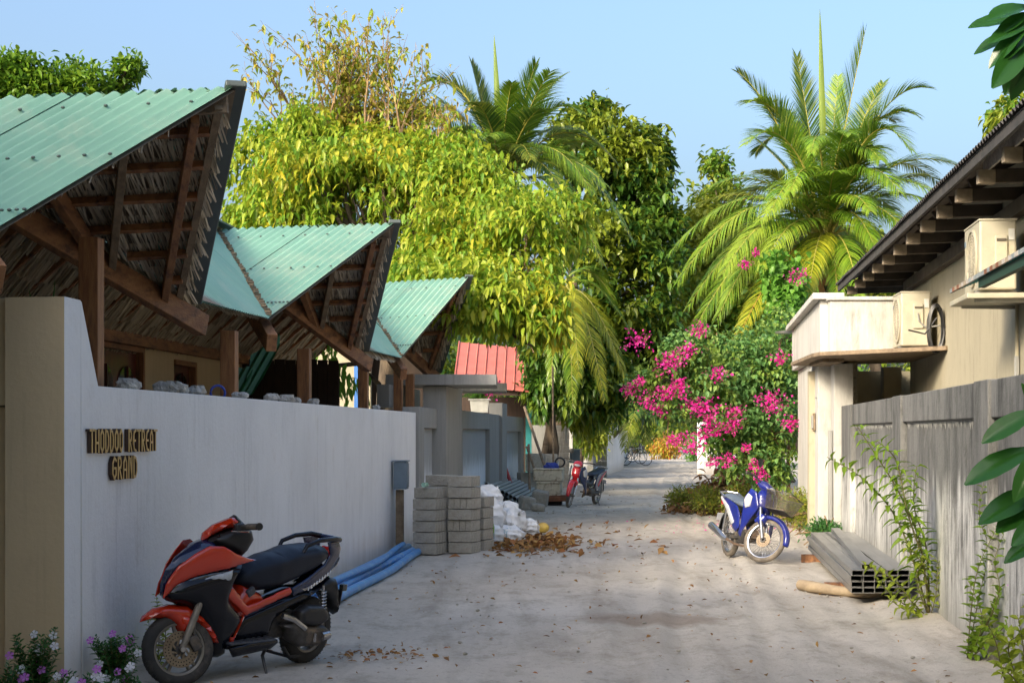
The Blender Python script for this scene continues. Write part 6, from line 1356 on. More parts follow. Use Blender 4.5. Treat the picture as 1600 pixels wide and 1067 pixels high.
def palm(base, heart, r, label, fronds, nuts=0, dead=0, extra=0, ex_l=3.4, spear=None):
    p = empty('coconut_palm', base, 0, label, 'palm tree', 'coconut palms'); b = Vector(base); h = Vector(heart); path = [b.lerp(h, t) + Vector((math.sin(t * 3) * .12, 0, 0)) for t in np.linspace(0, 1, 9)]
    mb = MB(); rs = []; pp = []
    for i in range(len(path) - 1):
        for k in range(5): t = k / 5; pp.append(path[i].lerp(path[i + 1], t) - b); rs.append(r * (1.15 - .4 * (i + t) / 8) * (1.04 if k == 0 else 1))
    pp.append(h - b); rs.append(r * .8); mb.tube(pp, rs, 12); mb.build('trunk', 'bark_palm', p, smooth=True)
    mb = MB()
    for k in range(22):      # fibrous boots of old fronds under the heart
        a = k * 2.4; z = -.1 - k * .045; mb.beam(h - b + Vector((math.cos(a) * r * .6, math.sin(a) * r * .6, z - .15)), h - b + Vector((math.cos(a) * (r + .16), math.sin(a) * (r + .16), z + .28)), .13, .03)
    mb.build('frond_boots', 'rachis_orange', p)
    for k in range(nuts):
        a = k * 2.4; MB().sphere(h - b + Vector((math.cos(a) * .3, math.sin(a) * .3, -.35 - .13 * (k % 3))), (.11, .11, .14), 10, 8).build('coconut', 'coconut_orange', p, smooth=True)
    for k in range(extra):
        a = k * 2.399 + .4; up_ = 1.0 - 1.5 * (k / max(1, extra)); L_ = ex_l * random.uniform(.8, 1.1); hd = math.sqrt(max(.15, 1 - up_ * up_ * .8)) * L_ * .8
        fronds = fronds + [dict(T=h + Vector((math.cos(a) * hd, math.sin(a) * hd * .9, up_ * L_ * .8 - .3)), rise=.5 + .9 * (1 - abs(up_)), mat=random.choice(['palm_leaf', 'palm_leaf_dark', 'palm_leaf']), ll=.85, hang=.6 + .45 * (1 - up_), bare=.2)]
    if spear:
        e = Vector(spear) - b; s0 = h - b; mb = MB(); mb.tube([s0, s0.lerp(e, .35), s0.lerp(e, .55), s0.lerp(e, .75), s0.lerp(e, .92), e], [.035, .05, .075, .055, .025, .004], 7); mb.v = [(x_, s0.y + (y_ - s0.y) * .6, z_) for x_, y_, z_ in mb.v]; mb.build('spear_leaf', 'spear_green', p, smooth=True)
    for args in fronds: frond(p, h + Vector((random.uniform(-.1, .1), random.uniform(-.1, .1), random.uniform(-.05, .15))), **args)
    return p
pm('spear_green', (.16, .22, .03), (.10, .16, .025), rough=.5, scale=3, stretch=(4, 4, .4)); pm('coconut_orange', (.50, .24, .05), (.36, .16, .04), rough=.45)
YR = 36.0
def F_(px, py, dy=0., rise=.5, **k): return dict(T=W(px, py, YR + dy), rise=rise, mat=k.pop('mat', 'palm_leaf'), **k)
right = [F_(1352, 48, -.6, .2, ll=.85, spread=.55, hang=.12, bare=.35, mat='palm_leaf'), F_(1245, 88, 1, .3, ll=.8, spread=.7, hang=.25, bare=.3, mat='palm_leaf_dark'), F_(1090, 520, -1.2, 2.3, ll=1.0, hang=1.2, bare=.2), F_(1120, 500, -2.6, 2.0, ll=1.0, hang=1.2, bare=.2), F_(1060, 440, -1.8, 2.3, ll=1.1, hang=1.2, bare=.15), F_(1205, 330, -2.6, 1.8, ll=.95, hang=1.1), F_(1405, 300, -2.4, 2.0, ll=1.0, hang=1.1, bare=.25), F_(1375, 250, -2.0, 2.0, ll=1.0, hang=1.0, bare=.3), F_(1170, 160, -.6, 1.9, ll=.95, hang=.7, bare=.25), F_(1430, 180, -.8, 2.0, ll=.95, hang=.7, bare=.25),
  F_(1452, 138, -.8, 2.0, ll=.75, hang=.35, bare=.3), F_(1152, 112, -.4, 1.3, ll=.75, hang=.25, bare=.25, mat='palm_leaf_dark'), F_(1165, 225, -1.5, 2.2, ll=.8, hang=.4, bare=.25), F_(1180, 240, 1.5, 2.4, ll=.8, hang=.4, mat='palm_leaf_dark', bare=.25),
  F_(1424, 235, -1.6, 2.5, ll=.8, hang=.5, bare=.3), F_(1400, 190, 1.6, 2.0, ll=.75, hang=.4, bare=.3, mat='palm_leaf_dark'), F_(1505, 262, -.5, 1.6, ll=.85, hang=.6, bare=.2), F_(1492, 330, -1.8, 1.9, ll=.95, hang=.9, bare=.2), F_(1440, 400, -2.2, 1.7, ll=.95, hang=.95, bare=.2),
  F_(1360, 330, -2.6, 1.3, ll=.8, hang=.9), F_(1395, 440, -1.6, 1.5, ll=.8, hang=1.0, mat='palm_leaf_yellow'), F_(1345, 470, -2.6, 1.1, ll=.7, hang=1.0), F_(1310, 490, -2.2, 1.0, ll=.6, hang=1.0), F_(1262, 470, -2.8, 1.2, ll=.65, hang=1.0, mat='palm_leaf_yellow'),
  F_(1047, 395, -.8, 2.1, ll=1.0, hang=1.1, bare=.15), F_(1075, 480, -1.8, 2.0, ll=1.0, hang=1.1, bare=.18), F_(1062, 560, -2.4, 2.2, ll=.9, hang=1.0, bare=.2), F_(1128, 430, -2.8, 1.6, ll=.9, hang=1.1, bare=.25), F_(1150, 535, -3.0, 1.2, ll=.85, hang=.7, bare=.25, rmat='rachis_orange', mat='palm_leaf_yellow'),
  F_(1120, 345, 1.2, 1.9, ll=.95, hang=1.0, mat='palm_leaf_dark'), F_(1100, 300, .5, 1.5, ll=.85, hang=.9), F_(1235, 300, -2.6, 1.9, ll=.75, hang=.8), F_(1330, 210, -2.2, 1.7, ll=.7, hang=.6, bare=.35), F_(1215, 170, 1.5, 1.2, ll=.7, hang=.4, mat='palm_leaf_dark', bare=.3),
  F_(1470, 290, 1.8, 2.0, ll=.9, hang=.8, mat='palm_leaf_dark'), F_(1380, 130, 1.2, .9, ll=.7, hang=.2, bare=.35, mat='palm_leaf_dark'), F_(1310, 120, 1.8, .6, ll=.65, hang=.15, bare=.35), F_(1268, 240, -2.9, 2.3, ll=.6, hang=.9, bare=.3, mat='palm_leaf'), F_(1190, 420, -3.0, 1.4, ll=.85, hang=1.0)]
palm((6.9, 36.3, -.05), W(1290, 380, YR), .17, 'tall green coconut palm with an upright spear leaf over the right hand roof', right, nuts=7, extra=22, spear=W(1281, 15, YR))
YL = 37.0
def FL(px, py, dy=0., rise=.5, **k): return dict(T=W(px, py, YL + dy), rise=rise, mat=k.pop('mat', 'palm_leaf_dark'), **k)
left = [FL(737, 98, .4, .5, ll=.6, spread=.7, hang=.15, bare=.3), FL(658, 135, -.4, 2.0, ll=.8, hang=.5, bare=.25), FL(650, 185, .6, 1.8, ll=.8, hang=.6), FL(690, 130, 1.2, 1.3, ll=.7, hang=.4, bare=.3), FL(838, 98, -.5, .5, ll=.7, spread=.8, hang=.2, bare=.3, mat='palm_leaf'),
  FL(882, 118, .8, .9, ll=.75, hang=.4, bare=.25), FL(905, 175, -.8, 1.6, ll=.85, hang=.6, bare=.2, mat='palm_leaf'), FL(960, 250, -.4, 1.9, ll=.95, hang=.8, bare=.15), FL(988, 375, -1.2, 2.5, ll=.95, hang=1.0, mat='palm_leaf'), FL(942, 415, -2.0, 2.3, ll=.9, hang=1.1, mat='palm_leaf'), FL(925, 300, -2, 1.9, ll=.9, hang=1.0, mat='palm_leaf'),
  FL(880, 300, -2.4, 1.4, ll=.8, hang=.8), FL(830, 250, -2.6, 1.2, ll=.7, hang=.8), FL(700, 250, -2.2, 1.3, ll=.75, hang=.8), FL(672, 230, -1.2, 1.6, ll=.8, hang=.8), FL(900, 230, 1.6, 1.6, ll=.85, hang=.7), FL(740, 160, -2, 1.0, ll=.6, hang=.4, bare=.3), FL(800, 130, -1.6, .8, ll=.6, hang=.3, bare=.3, mat='palm_leaf'), FL(855, 170, -2, 1.0, ll=.7, hang=.5)]
palm((-3.9, 39.0, -.05), W(785, 300, YL), .16, 'darker coconut palm with a thin spear leaf rising behind the yellow green tree', left, extra=16, ex_l=3.7, spear=W(772, 55, YL))
YY2 = 43.5
def FM(px, py, dy=0., rise=.5, **k): return dict(T=W(px, py, YY2 + dy), rise=rise, mat=k.pop('mat', 'palm_leaf'), **k)
mid = [FM(980, 600, -1.2, 1.4, ll=.75, hang=.9, mat='palm_leaf_yellow'), FM(945, 625, -2, 1.3, ll=.75, hang=1.0, mat='palm_leaf_yellow'), FM(985, 520, -.4, 1.2, ll=.75, hang=.9), FM(895, 640, -2.2, 1.2, ll=.7, hang=1.0), FM(860, 600, -1.5, 1.2, ll=.65, hang=1.0), FM(905, 590, -2.6, 1.3, ll=.7, hang=1.0, mat='palm_leaf_yellow'), FM(960, 470, .6, 1.3, ll=.7, hang=.8), FM(940, 560, .6, 1.5, ll=.7, hang=1.0, mat='palm_leaf_dark'), FM(840, 560, .5, 1.2, ll=.7, hang=.9, mat='palm_leaf_dark'), FM(890, 360, .6, .4, ll=.5, hang=.2, spread=.5)]
palm((.72, 45.8, -.05), W(880, 455, YY2), .11, 'short palm with yellowish fronds hanging over the lane below the big tree', mid)
far_p = empty('young_palm', (3.7, 66, -.05), 0, 'small palm with limp fronds leaning over the distant bicycles', 'palm tree'); hh = W(1000, 640, 65)
MB().tube([(0, 0, 0), (.1, 0, hh.z * .5), hh - Vector(far_p.location)], [.09, .08, .07], 8).build('trunk', 'bark_palm', far_p, smooth=True)
for px, py, rise in ((958, 680, .8), (975, 705, .8), (1010, 690, .9), (1035, 672, .8), (990, 655, .7), (1025, 630, .5), (965, 640, .6), (1000, 600, .2)): frond(far_p, hh, W(px, py, 64 + random.uniform(-1, 1)), rise, 'palm_leaf_dark', n=36, ll=.8, hang=.9, wid=.05)

# ------------------------------------------------------------------ bougainvillea over the lane
YB = 29.5
tree('golden_tree', (-3.0, 33.2, -.05), W(550, 300, 33.2), .08, [B(500, 195, 33, 52, 48), B(560, 165, 33, 46, 54), B(605, 205, 33, 50, 44), B(642, 175, 33, 28, 44), B(540, 115, 33, 22, 36), B(670, 235, 33, 36, 32), B(455, 218, 33, 30, 26)], 'sparse_leaf', 'golden leafed open crown between the big tree and the left palm', 950, per=8, leaf=(.12, .06), cluster_r=.3, droop=.3, limbs=7, down=.2, surf=.2, twigs=240)
bg_ = tree('bougainvillea_shrub', (4.75, 31.2, -.05), W(1190, 640, 30.8), .09,
   [B(1065, 550, 29.3, 34, 30), B(1015, 600, 29, 22, 26), B(1045, 635, 29, 28, 30), B(1110, 600, 29.5, 52, 42), B(1180, 580, 30, 52, 45), B(1135, 655, 29.5, 52, 44), B(1195, 660, 30, 50, 70), B(1215, 580, 30.5, 34, 80), B(1165, 715, 29.5, 44, 30), B(1110, 685, 29.3, 22, 20), B(1222, 520, 31, 20, 40), B(1120, 535, 30.5, 50, 22), B(1205, 740, 29.5, 30, 24), B(993, 600, 29, 14, 16)],
   'boug_leaf', 'bougainvillea in bright magenta flower arching over the lane beside the annex', 2300, per=8, leaf=(.11, .07), cluster_r=.2, droop=.2, limbs=13, down=.2, surf=.5, twigs=220, hollow=.75, limb_r=.25)
def flower_cluster(parent, px, py, Y, rpx, n=None):
    c = W(px, py, Y); r = rpx / 2600 * Y; n = n or int(24 + rpx * 6); d = rdir(n); d[:, 1] = -np.abs(d[:, 1]) * .8 + .15 * rng.random(n)
    lob = 1 + .45 * np.sin(d[:, :1] * 4 + px) * np.sin(d[:, 2:] * 5 + py); P = d * (r * 1.25 * lob * rng.random((n, 1)) ** .6) * np.array([1.15, .9, .85]); D = unit(d + rng.normal(0, .7, (n, 3))); L = rng.uniform(.035, .06, n)
    V, Fs = small_leaf_arrays(P, D, L, L * .85, .05); o = npmesh('flower_cluster', V, Fs, 'boug_flower', parent); o.location = c - Vector(parent.location); o['kind'] = 'stuff'; return o
for px, py, rr in ((997, 532, 17), (1093, 516, 12), (1040, 572, 17), (1052, 560, 16), (1072, 548, 13), (984, 610, 11), (1010, 628, 14), (1040, 615, 13), (1062, 610, 13), (1082, 634, 15), (1103, 637, 19), (1120, 583, 13), (1207, 632, 21), (1200, 622, 14), (1148, 645, 12), (1143, 666, 12), (1118, 672, 14), (1098, 680, 11), (1070, 690, 15), (1050, 688, 9), (1085, 700, 10), (1217, 560, 11), (1235, 662, 13), (1137, 718, 11), (1180, 728, 9), (1113, 722, 7), (1030, 640, 10), (1165, 700, 6), (1000, 595, 7), (1188, 745, 9), (1060, 600, 10), (1108, 655, 10)):
    flower_cluster(bg_, px, py, 28.55 + random.uniform(-.1, .3), rr)
vine = tree('heart_leaved_vine', (6.1, 33.5, -.05), W(1215, 560, 33.5), .05, [B(1212, 440, 33, 15, 50), B(1238, 460, 33, 18, 60), B(1228, 510, 32.5, 20, 46)], 'heart_leaf', 'climbing vine with bright heart shaped leaves under the right palm', 230, per=7, leaf=(.15, .14), cluster_r=.22, limbs=6, droop=.3, down=.6)
for px, py, rr in ((1245, 433, 15), (1163, 413, 8), (1180, 395, 5)): flower_cluster(vine, px, py, 32.0, rr)
for px, py, rr in ((757, 606, 11), (770, 612, 10), (778, 604, 7)): flower_cluster(pot, px, py, 33.8, rr)
def bush(name, base, blobs, mat, label, n, leaf, per=8, cat='shrub', small=True, **k):
    r = tree(name, base, tuple(Vector(base) + Vector((0, 0, .2))), .015, blobs, mat, label, n, per=per, leaf=leaf, small=small, limbs=len(blobs), **k); r['category'] = cat; return r
n_ = len(scene.objects)
pp_ = np.array([(random.gauss(0, .13), random.gauss(0, .13), .30 + abs(random.gauss(0, .13))) for _ in range(420)]); V, Fs = small_leaf_arrays(pp_, rdir(420), rng.uniform(.05, .09, 420), rng.uniform(.03, .05, 420)); npmesh('foliage', V, Fs, 'heart_leaf', pot)['kind'] = 'stuff'
for px, Y, wpx, hpx, mat, lab in ((1072, 33.0, 26, 36, 'weed_leaf', 'low yellow green weed bush at the left tip of the verge'), (1110, 32.0, 30, 42, 'weed_leaf', 'yellow green weeds below the magenta flowers'), (1150, 31.0, 30, 50, 'weed_leaf', 'tall weeds directly behind the blue motorcycle seat'),
    (1240, 28.0, 26, 56, 'weed_leaf', 'yellow flowering weeds between the wooden gate and the blue motorcycle'), (1262, 26.0, 24, 62, 'weed_leaf', 'feathery weeds against the annex wall'), (1285, 23.6, 22, 34, 'periwinkle_leaf', 'dark green low plant at the far end of the steel stack')):
    b0 = W(px, 675, Y); b0.z = -.02; k = Y / 2600
    bush('weed_bush', b0, [((b0.x + random.uniform(-.5, .5) * wpx * k, Y + random.uniform(-.3, .3), hpx * k * t), (wpx * k * .7, .5, hpx * k * .32), 1) for t in (.25, .5, .75, .35, .6)], mat, lab, 380, (.085, .03), cluster_r=.14, down=-.4, droop=.1, surf=.2, twigs=60)
# dry leaf heap under the bougainvillea
r = empty('leaf_heap', (4.35, 33.0, 0), 0, 'heap of dry brown leaves and clippings under the bougainvillea', 'leaf heap'); n = 2600
P = np.stack([rng.normal(0, .45, n), rng.normal(0, .5, n), np.zeros(n)], 1); P[:, 2] = np.abs(rng.normal(0, 1, n)) * .35 * np.exp(-(P[:, 0] ** 2 + P[:, 1] ** 2) / .8) + .02 + .35 * np.exp(-(P[:, 0] ** 2 + P[:, 1] ** 2) / .6) * rng.random(n)
L = rng.uniform(.12, .28, n); V, Fs = leaf_arrays(P, rdir(n), L, L * .4, droop=.25); npmesh('dry_leaves', V, Fs, 'dry_pile', r)['kind'] = 'stuff'
# leaf litter by the sacks, single leaves over the lane
def litter(name, pts, mat, sz, label):
    n = len(pts); P = np.array(pts); P[:, 2] += .012; D = rdir(n); D[:, 2] = np.abs(D[:, 2]) * .35; L = rng.uniform(*sz, n); V, Fs = leaf_arrays(P, D, L, L * .5, droop=.15); o = npmesh(name, V, Fs, mat); tag(o, label, kind='stuff'); return o
pts = []
while len(pts) < 620:
    x, y = random.gauss(.28, .36), random.gauss(23.6, .85)
    if x > -.25 + .25 * max(0, (y - 23.2)) and x < 1.4: pts.append((x, y, random.random() * .09 * math.exp(-((x - .2) ** 2 + (y - 23.6) ** 2) * 1.2)))
for _ in range(90): pts.append((random.uniform(-.9, 2.2), random.uniform(21.0, 30), 0))
litter('fallen_leaves', pts, 'dry_leaf', (.07, .17), 'drift of brown fallen leaves in front of the white sacks')
pts = [(random.uniform(-1.9, 3.4), random.uniform(9.8, 24), 0) for _ in range(420)] + [(random.gauss(-.95, .2), random.gauss(11.9, .22), 0) for _ in range(110)] + [(random.uniform(-1.0, 4), random.uniform(24, 60), 0) for _ in range(220)]
litter('lane_debris', pts, 'dry_leaf', (.02, .065), 'small dry leaves and bark crumbs scattered on the sand')
pts = [(random.gauss(4.1, .9), random.gauss(28, 1.6), 0) for _ in range(160)]
litter('fallen_petals', pts, 'boug_flower', (.03, .05), 'magenta petals fallen on the sand below the bougainvillea')

# ------------------------------------------------------------------ foreground plants
def stem_plant(base, stems, leafL, leafW, mat, label, name='sapling', cat='sapling', spacing=.07, stem_r=.008, droop=.55, up=.0, pair=True, every=1.0, stem_mat='green_stem', single=True, elev=.2, big=False):
    """stems: lists of world points; leaves sit in opposite pairs on them, each leaf a blade of its own"""
    base = Vector(base); r = empty(name, base, 0, label, cat); mb = MB(); P = []; D = []; S = []
    for st in stems:
        pts = [Vector(p) for p in st]; q = []
        for i in range(len(pts) - 1):
            p0 = pts[max(i - 1, 0)]; p1, p2 = pts[i], pts[i + 1]; p3 = pts[min(i + 2, len(pts) - 1)]
            for k in range(6):
                t = k / 6; q.append(.5 * ((2 * p1) + (p2 - p0) * t + (2 * p0 - 5 * p1 + 4 * p2 - p3) * t * t + (3 * p1 - p0 - 3 * p2 + p3) * t ** 3))
        q.append(pts[-1]); mb.tube([x - base for x in q], [stem_r * (1.2 - .9 * i / len(q)) for i in range(len(q))], 6)
        Ls = [0]
        for a, b_ in zip(q, q[1:]): Ls.append(Ls[-1] + (b_ - a).length)
        s = Ls[-1] * (1 - every); par = 0
        while s < Ls[-1]:
            i = max(k for k in range(len(Ls)) if Ls[k] <= s + 1e-9); i = min(i, len(q) - 2); p = q[i].lerp(q[i + 1], (s - Ls[i]) / max(1e-6, Ls[i + 1] - Ls[i])); d = (q[i + 1] - q[i]).normalized(); x, y, d = basis(d)
            a = (PI / 2 if par % 2 else 0) + random.uniform(-.3, .3) + .3
            for sg in ((1, -1) if pair else (1 if par % 2 else -1,)):
                o_ = (x * math.cos(a) + y * math.sin(a)) * sg; dd = (o_ + d * .35 + Vector((0, 0, elev))).normalized(); P.append(tuple(p - base)); D.append(tuple(dd)); S.append(random.uniform(.75, 1.15) * (1 - .35 * (s / Ls[-1]) ** 3))
            s += spacing * random.uniform(.8, 1.2); par += 1
    mb.build('stems', stem_mat, r, smooth=True)
    n = len(P); P = np.array(P); D = np.array(D); S = np.array(S)
    if not single:
        V, Fs = leaf_arrays(P, D, S * leafL, S * leafW, droop=droop); npmesh('leaves', V, Fs, mat, r)['kind'] = 'stuff'; return r
    mes = []
    for k in range(5):
        if big:
            vs = []; nu, nv = 9, 5
            for i in range(nu):
                t = i / (nu - 1); w_ = leafW / leafL * .5 * math.sin(PI * min(1, t * .93 + .05)) ** .7 * (1.05 - .15 * t)
                for j in range(nv):
                    u_ = (j - 2) / 2; vs.append((u_ * w_, t, -droop * t * t * (.7 + .15 * k) + abs(u_) * w_ * .35 + .012 * math.sin(t * 20 + k) * abs(u_)))
            fs = [(i * nv + j, i * nv + j + 1, (i + 1) * nv + j + 1, (i + 1) * nv + j) for i in range(nu - 1) for j in range(nv - 1)]
            me = bpy.data.meshes.new('leaf'); me.from_pydata(vs, [], fs); me.polygons.foreach_set('use_smooth', [True] * len(fs))
        else:
            V, Fs = leaf_arrays(np.zeros((1, 3)), np.array([[0, 1., 0]]), np.ones(1), np.array([leafW / leafL]), droop=droop * (.7 + .15 * k)); me = bpy.data.meshes.new('leaf'); me.from_pydata(V.tolist(), [], Fs.tolist())
        me.materials.append(MATS[mat]); mes.append(me)
    for i in range(n):
        o = link_mesh('leaf', mes[i % 5], r); o.location = P[i]; o.scale = (leafL * S[i],) * 3; q_ = Vector(D[i]).to_track_quat('Y', 'Z'); o.rotation_euler = q_.to_euler()
    return r
b0 = G(1452, 966)
stem_plant(b0, [[b0, W(1438, 850, 14.2), W(1405, 770, 14.1), W(1368, 710, 14.0), W(1338, 664, 13.9)], [b0, W(1425, 870, 14.3), W(1395, 800, 14.2), W(1345, 745, 14.1), W(1292, 714, 14.0)], [b0, W(1448, 860, 14.4), W(1428, 790, 14.4), W(1432, 728, 14.3)], [W(1438, 860, 14.2), W(1418, 800, 14.0), W(1400, 720, 13.9), W(1372, 690, 13.8)]],
   .15, .056, 'sapling_leaf', 'slender sapling with rows of drooping green leaves rising by the steel stack', spacing=.048, droop=.5, every=.78, elev=-.02)
stem_plant(b0 + Vector((.03, .05, 0)), [[b0, W(1425, 940, 14.2), W(1395, 905, 14.1), W(1345, 880, 14.0)], [b0, W(1432, 900, 14.2), W(1455, 870, 14.1)], [b0, W(1410, 950, 14), W(1385, 930, 13.9)], [b0, W(1450, 920, 14.3), W(1440, 880, 14.2), W(1415, 850, 14.1)], [b0, W(1462, 930, 14.2), W(1466, 870, 14.2)], [b0, W(1400, 935, 14.2), W(1370, 905, 14.1)]],
   .10, .055, 'yellow_leaf', 'yellow green leafy shoots around the foot of the sapling', 'shoots', 'shoots', spacing=.05, droop=.3, stem_r=.005, every=.8)
b1 = Vector((RX(11.6, -.14), 11.6, 0))
stem_plant(b1, [[b1, W(1530, 930, 11.6), W(1545, 860, 11.5), W(1530, 800, 11.5), W(1545, 720, 11.5)], [b1, W(1550, 960, 11.4), W(1575, 900, 11.3), W(1590, 840, 11.2)], [b1, W(1535, 970, 11.3), W(1510, 900, 11.4)], [b1, W(1560, 930, 11.2), W(1555, 870, 11.2), W(1590, 790, 11.2)], [b1, W(1585, 960, 11), W(1600, 900, 11)], [b1, W(1525, 900, 11.5), W(1560, 820, 11.4)]],
   .085, .05, 'sapling_leaf', 'straggling green climber on the concrete wall at lower right', 'climber', 'climber', spacing=.05, droop=.25, stem_r=.004, every=.92)
b2 = Vector((3.05, 9.9, 0))
stem_plant(b2, [[b2, W(1570, 1060, 9.9), W(1555, 1000, 9.8), W(1535, 960, 9.8)], [b2, W(1600, 1020, 9.7), W(1590, 960, 9.6)], [b2, W(1585, 1060, 9.6), W(1560, 1040, 9.5)], [b2, W(1620, 1020, 9.7), W(1610, 930, 9.6)], [b2, W(1575, 1010, 9.8), W(1605, 990, 9.6)]],
   .10, .05, 'yellow_leaf', 'light green leafy plant in the lower right corner', 'corner_plant', 'plant', spacing=.04, droop=.25, stem_r=.005)
f = empty('pink_flower', W(1582, 914, 11.05), 0, 'single pink flower on the climber at lower right', 'flower'); 
def petals(parent, mat, n=5, L=.022, loc=(0, 0, 0), d=Vector((0, -1, .3))):
    x, y, d = basis(d); mb = MB(); c = Vector(loc)
    for k in range(n):
        a = 2 * PI * k / n; o_ = x * math.cos(a) + y * math.sin(a); t_ = x * -math.sin(a) + y * math.cos(a); mb.add([c, c + o_ * L * .75 + t_ * L * .42 + d * .003, c + o_ * L * 1.05 + d * .0, c + o_ * L * .75 - t_ * L * .42 + d * .003], [(0, 1, 2, 3)])
    return mb.build('flower', mat, parent, fix=False)
petals(f, 'petal_pink', 5, .035)
# big glossy leaves close to the viewer on the right
sh = Vector((1.95, 5.6, -.03)); Wn = lambda px, py, Y=5.6: W(px, py, Y)
def placed_leaves(base, stems, pairs, Y, label, name, cat, wr=.36, droop=.16):
    r = empty(name, base, 0, label, cat); b = Vector(base); mb = MB()
    for st in stems: q = [Vector(p) - b for p in st]; mb.tube(q, [.018 * (1 - .6 * i / len(q)) for i in range(len(q))], 7)
    mb.build('stems', 'green_stem', r, smooth=True); mes = []
    for k in range(4):
        vs = []; nu, nv = 12, 7
        for i in range(nu):
            t = i / (nu - 1); w_ = wr * .5 * math.sin(PI * min(1, t * .95 + .04)) ** .75 * (.75 + .45 * t)
            for j in range(nv):
                u_ = (j - 3) / 3; vs.append((u_ * w_, t, -droop * t * t * (.5 + .3 * k) + abs(u_) * w_ * .3 + .006 * math.sin(t * 24 + k) * abs(u_)))
        fs = [(i * nv + j, i * nv + j + 1, (i + 1) * nv + j + 1, (i + 1) * nv + j) for i in range(nu - 1) for j in range(nv - 1)]
        me = bpy.data.meshes.new('leaf'); me.from_pydata(vs, [], fs); me.polygons.foreach_set('use_smooth', [True] * len(fs)); me.materials.append(MATS['glossy_leaf']); mes.append(me)
    for i, (x0, y0, x1, y1) in enumerate(pairs):
        yy = Y + random.uniform(-.12, .12); p = W(x0, y0, yy); q = W(x1, y1, yy - random.uniform(.0, .10)); d = q - p
        o = link_mesh('leaf', mes[i % 4], r); o.location = p - b; o.scale = (d.length / .96,) * 3; x, y, dd = basis(d); roll = random.uniform(-.5, .9)
        zax = (Vector((0, -.75, .7)) + x * 0 + Vector((random.uniform(-.3, .3), 0, random.uniform(-.3, .3)))); zax = (zax - dd * zax.dot(dd)).normalized(); xa = dd.cross(zax).normalized()
        o.rotation_euler = Matrix((xa, dd, zax)).transposed().to_euler()
    return r
sh2 = Vector((2.5, 6.3, -.03))
placed_leaves(sh, [[sh, Vector((1.93, 5.6, .8)), Wn(1690, 800), Wn(1650, 720), Wn(1625, 650)], [Vector((1.93, 5.6, .8)), Wn(1700, 850), Wn(1625, 800)]],
   [(1622, 640, 1537, 686), (1618, 700, 1512, 745), (1625, 712, 1560, 720), (1630, 765, 1540, 799), (1630, 770, 1562, 825), (1640, 800, 1585, 845), (1640, 835, 1573, 868), (1640, 690, 1585, 770), (1622, 650, 1600, 600)], 5.6, 'shrub with large dark glossy leaves reaching in from the right edge at mid height', 'glossy_shrub', 'shrub')
placed_leaves(sh2, [[sh2, Vector((2.5, 6.3, 1.6)), Vector((2.35, 6.25, 2.6)), Wn(1660, 60, 6.2), Wn(1600, 48, 6.2)], [Vector((2.35, 6.25, 2.6)), Wn(1640, 0, 6.2), Wn(1610, -10, 6.1)]],
   [(1605, 28, 1518, 37), (1600, 8, 1549, 14), (1612, 45, 1526, 70), (1608, 40, 1545, 92), (1612, 55, 1556, 130), (1610, 50, 1572, 140), (1615, 60, 1588, 150), (1610, 20, 1560, 45), (1620, 60, 1602, 130), (1605, 5, 1570, -40), (1615, 35, 1550, 55), (1618, 70, 1562, 110), (1610, 10, 1545, 26), (1622, 30, 1575, 80), (1625, 50, 1580, 105)], 6.1, 'overhanging branch of large dark glossy leaves in the upper right corner', 'glossy_tree', 'tree', wr=.34)
tree('roof_side_tree', (6.6, 15.5, -.05), W(1640, 250, 17), .1, [B(1600, 175, 17, 34, 26), B(1570, 190, 17.5, 18, 18), B(1640, 180, 17, 40, 30), B(1660, 130, 17, 40, 40)], 'mid_leaf', 'bushy light green tree top peeping over the right hand roof', 260, per=9, leaf=(.12, .06), cluster_r=.15, limbs=4)
# periwinkles at lower left
def periwinkle(base, h_, w_, label, nst, white, pink, seed):
    rr = random.Random(seed); b = Vector(base); st = []
    for k in range(nst):
        a = rr.uniform(0, 2 * PI); q = rr.uniform(.15, 1); e = b + Vector((math.cos(a) * w_ * q, math.sin(a) * w_ * q * .6, h_ * rr.uniform(.55, 1))); st.append([b + Vector((math.cos(a) * .02, math.sin(a) * .02, 0)), b.lerp(e, .5) + Vector((0, 0, .03)), e])
    r = stem_plant(b, st, .055, .022, 'periwinkle_leaf', label, 'periwinkle', 'flowering plant', spacing=.021, droop=.12, stem_r=.003, every=.85, elev=.35, single=False)
    for k in range(white + pink):
        e = st[k % nst][-1] - b + Vector((rr.uniform(-.03, .03), rr.uniform(-.05, -.01), rr.uniform(-.02, .03))); petals(r, 'petal_white' if k < white else 'petal_pink', 5, .026, e, Vector((rr.uniform(-.4, .4), -1, .5)))
    return r
periwinkle((-2.68, 9.4, 0), .50, .14, 'tall white and pink periwinkle against the beige pier at lower left', 34, 6, 4, 1)
periwinkle((-2.80, 9.1, 0), .36, .18, 'leafy periwinkle with pink flowers in the lower left corner', 34, 3, 7, 2)
periwinkle((-2.40, 10.05, 0), .38, .17, 'dense dark periwinkle against the white wall, left of the scooter wheel', 52, 3, 6, 3)
periwinkle((-2.45, 9.35, 0), .27, .20, 'low periwinkle with white flowers at the bottom edge beside the wall corner', 30, 9, 4, 4)
periwinkle((-2.3, 9.75, 0), .22, .13, 'small white flowered periwinkle in front of the scooter front tyre', 22, 6, 2, 5)
b4 = Vector((LX(11.1, .12), 11.1, 0))
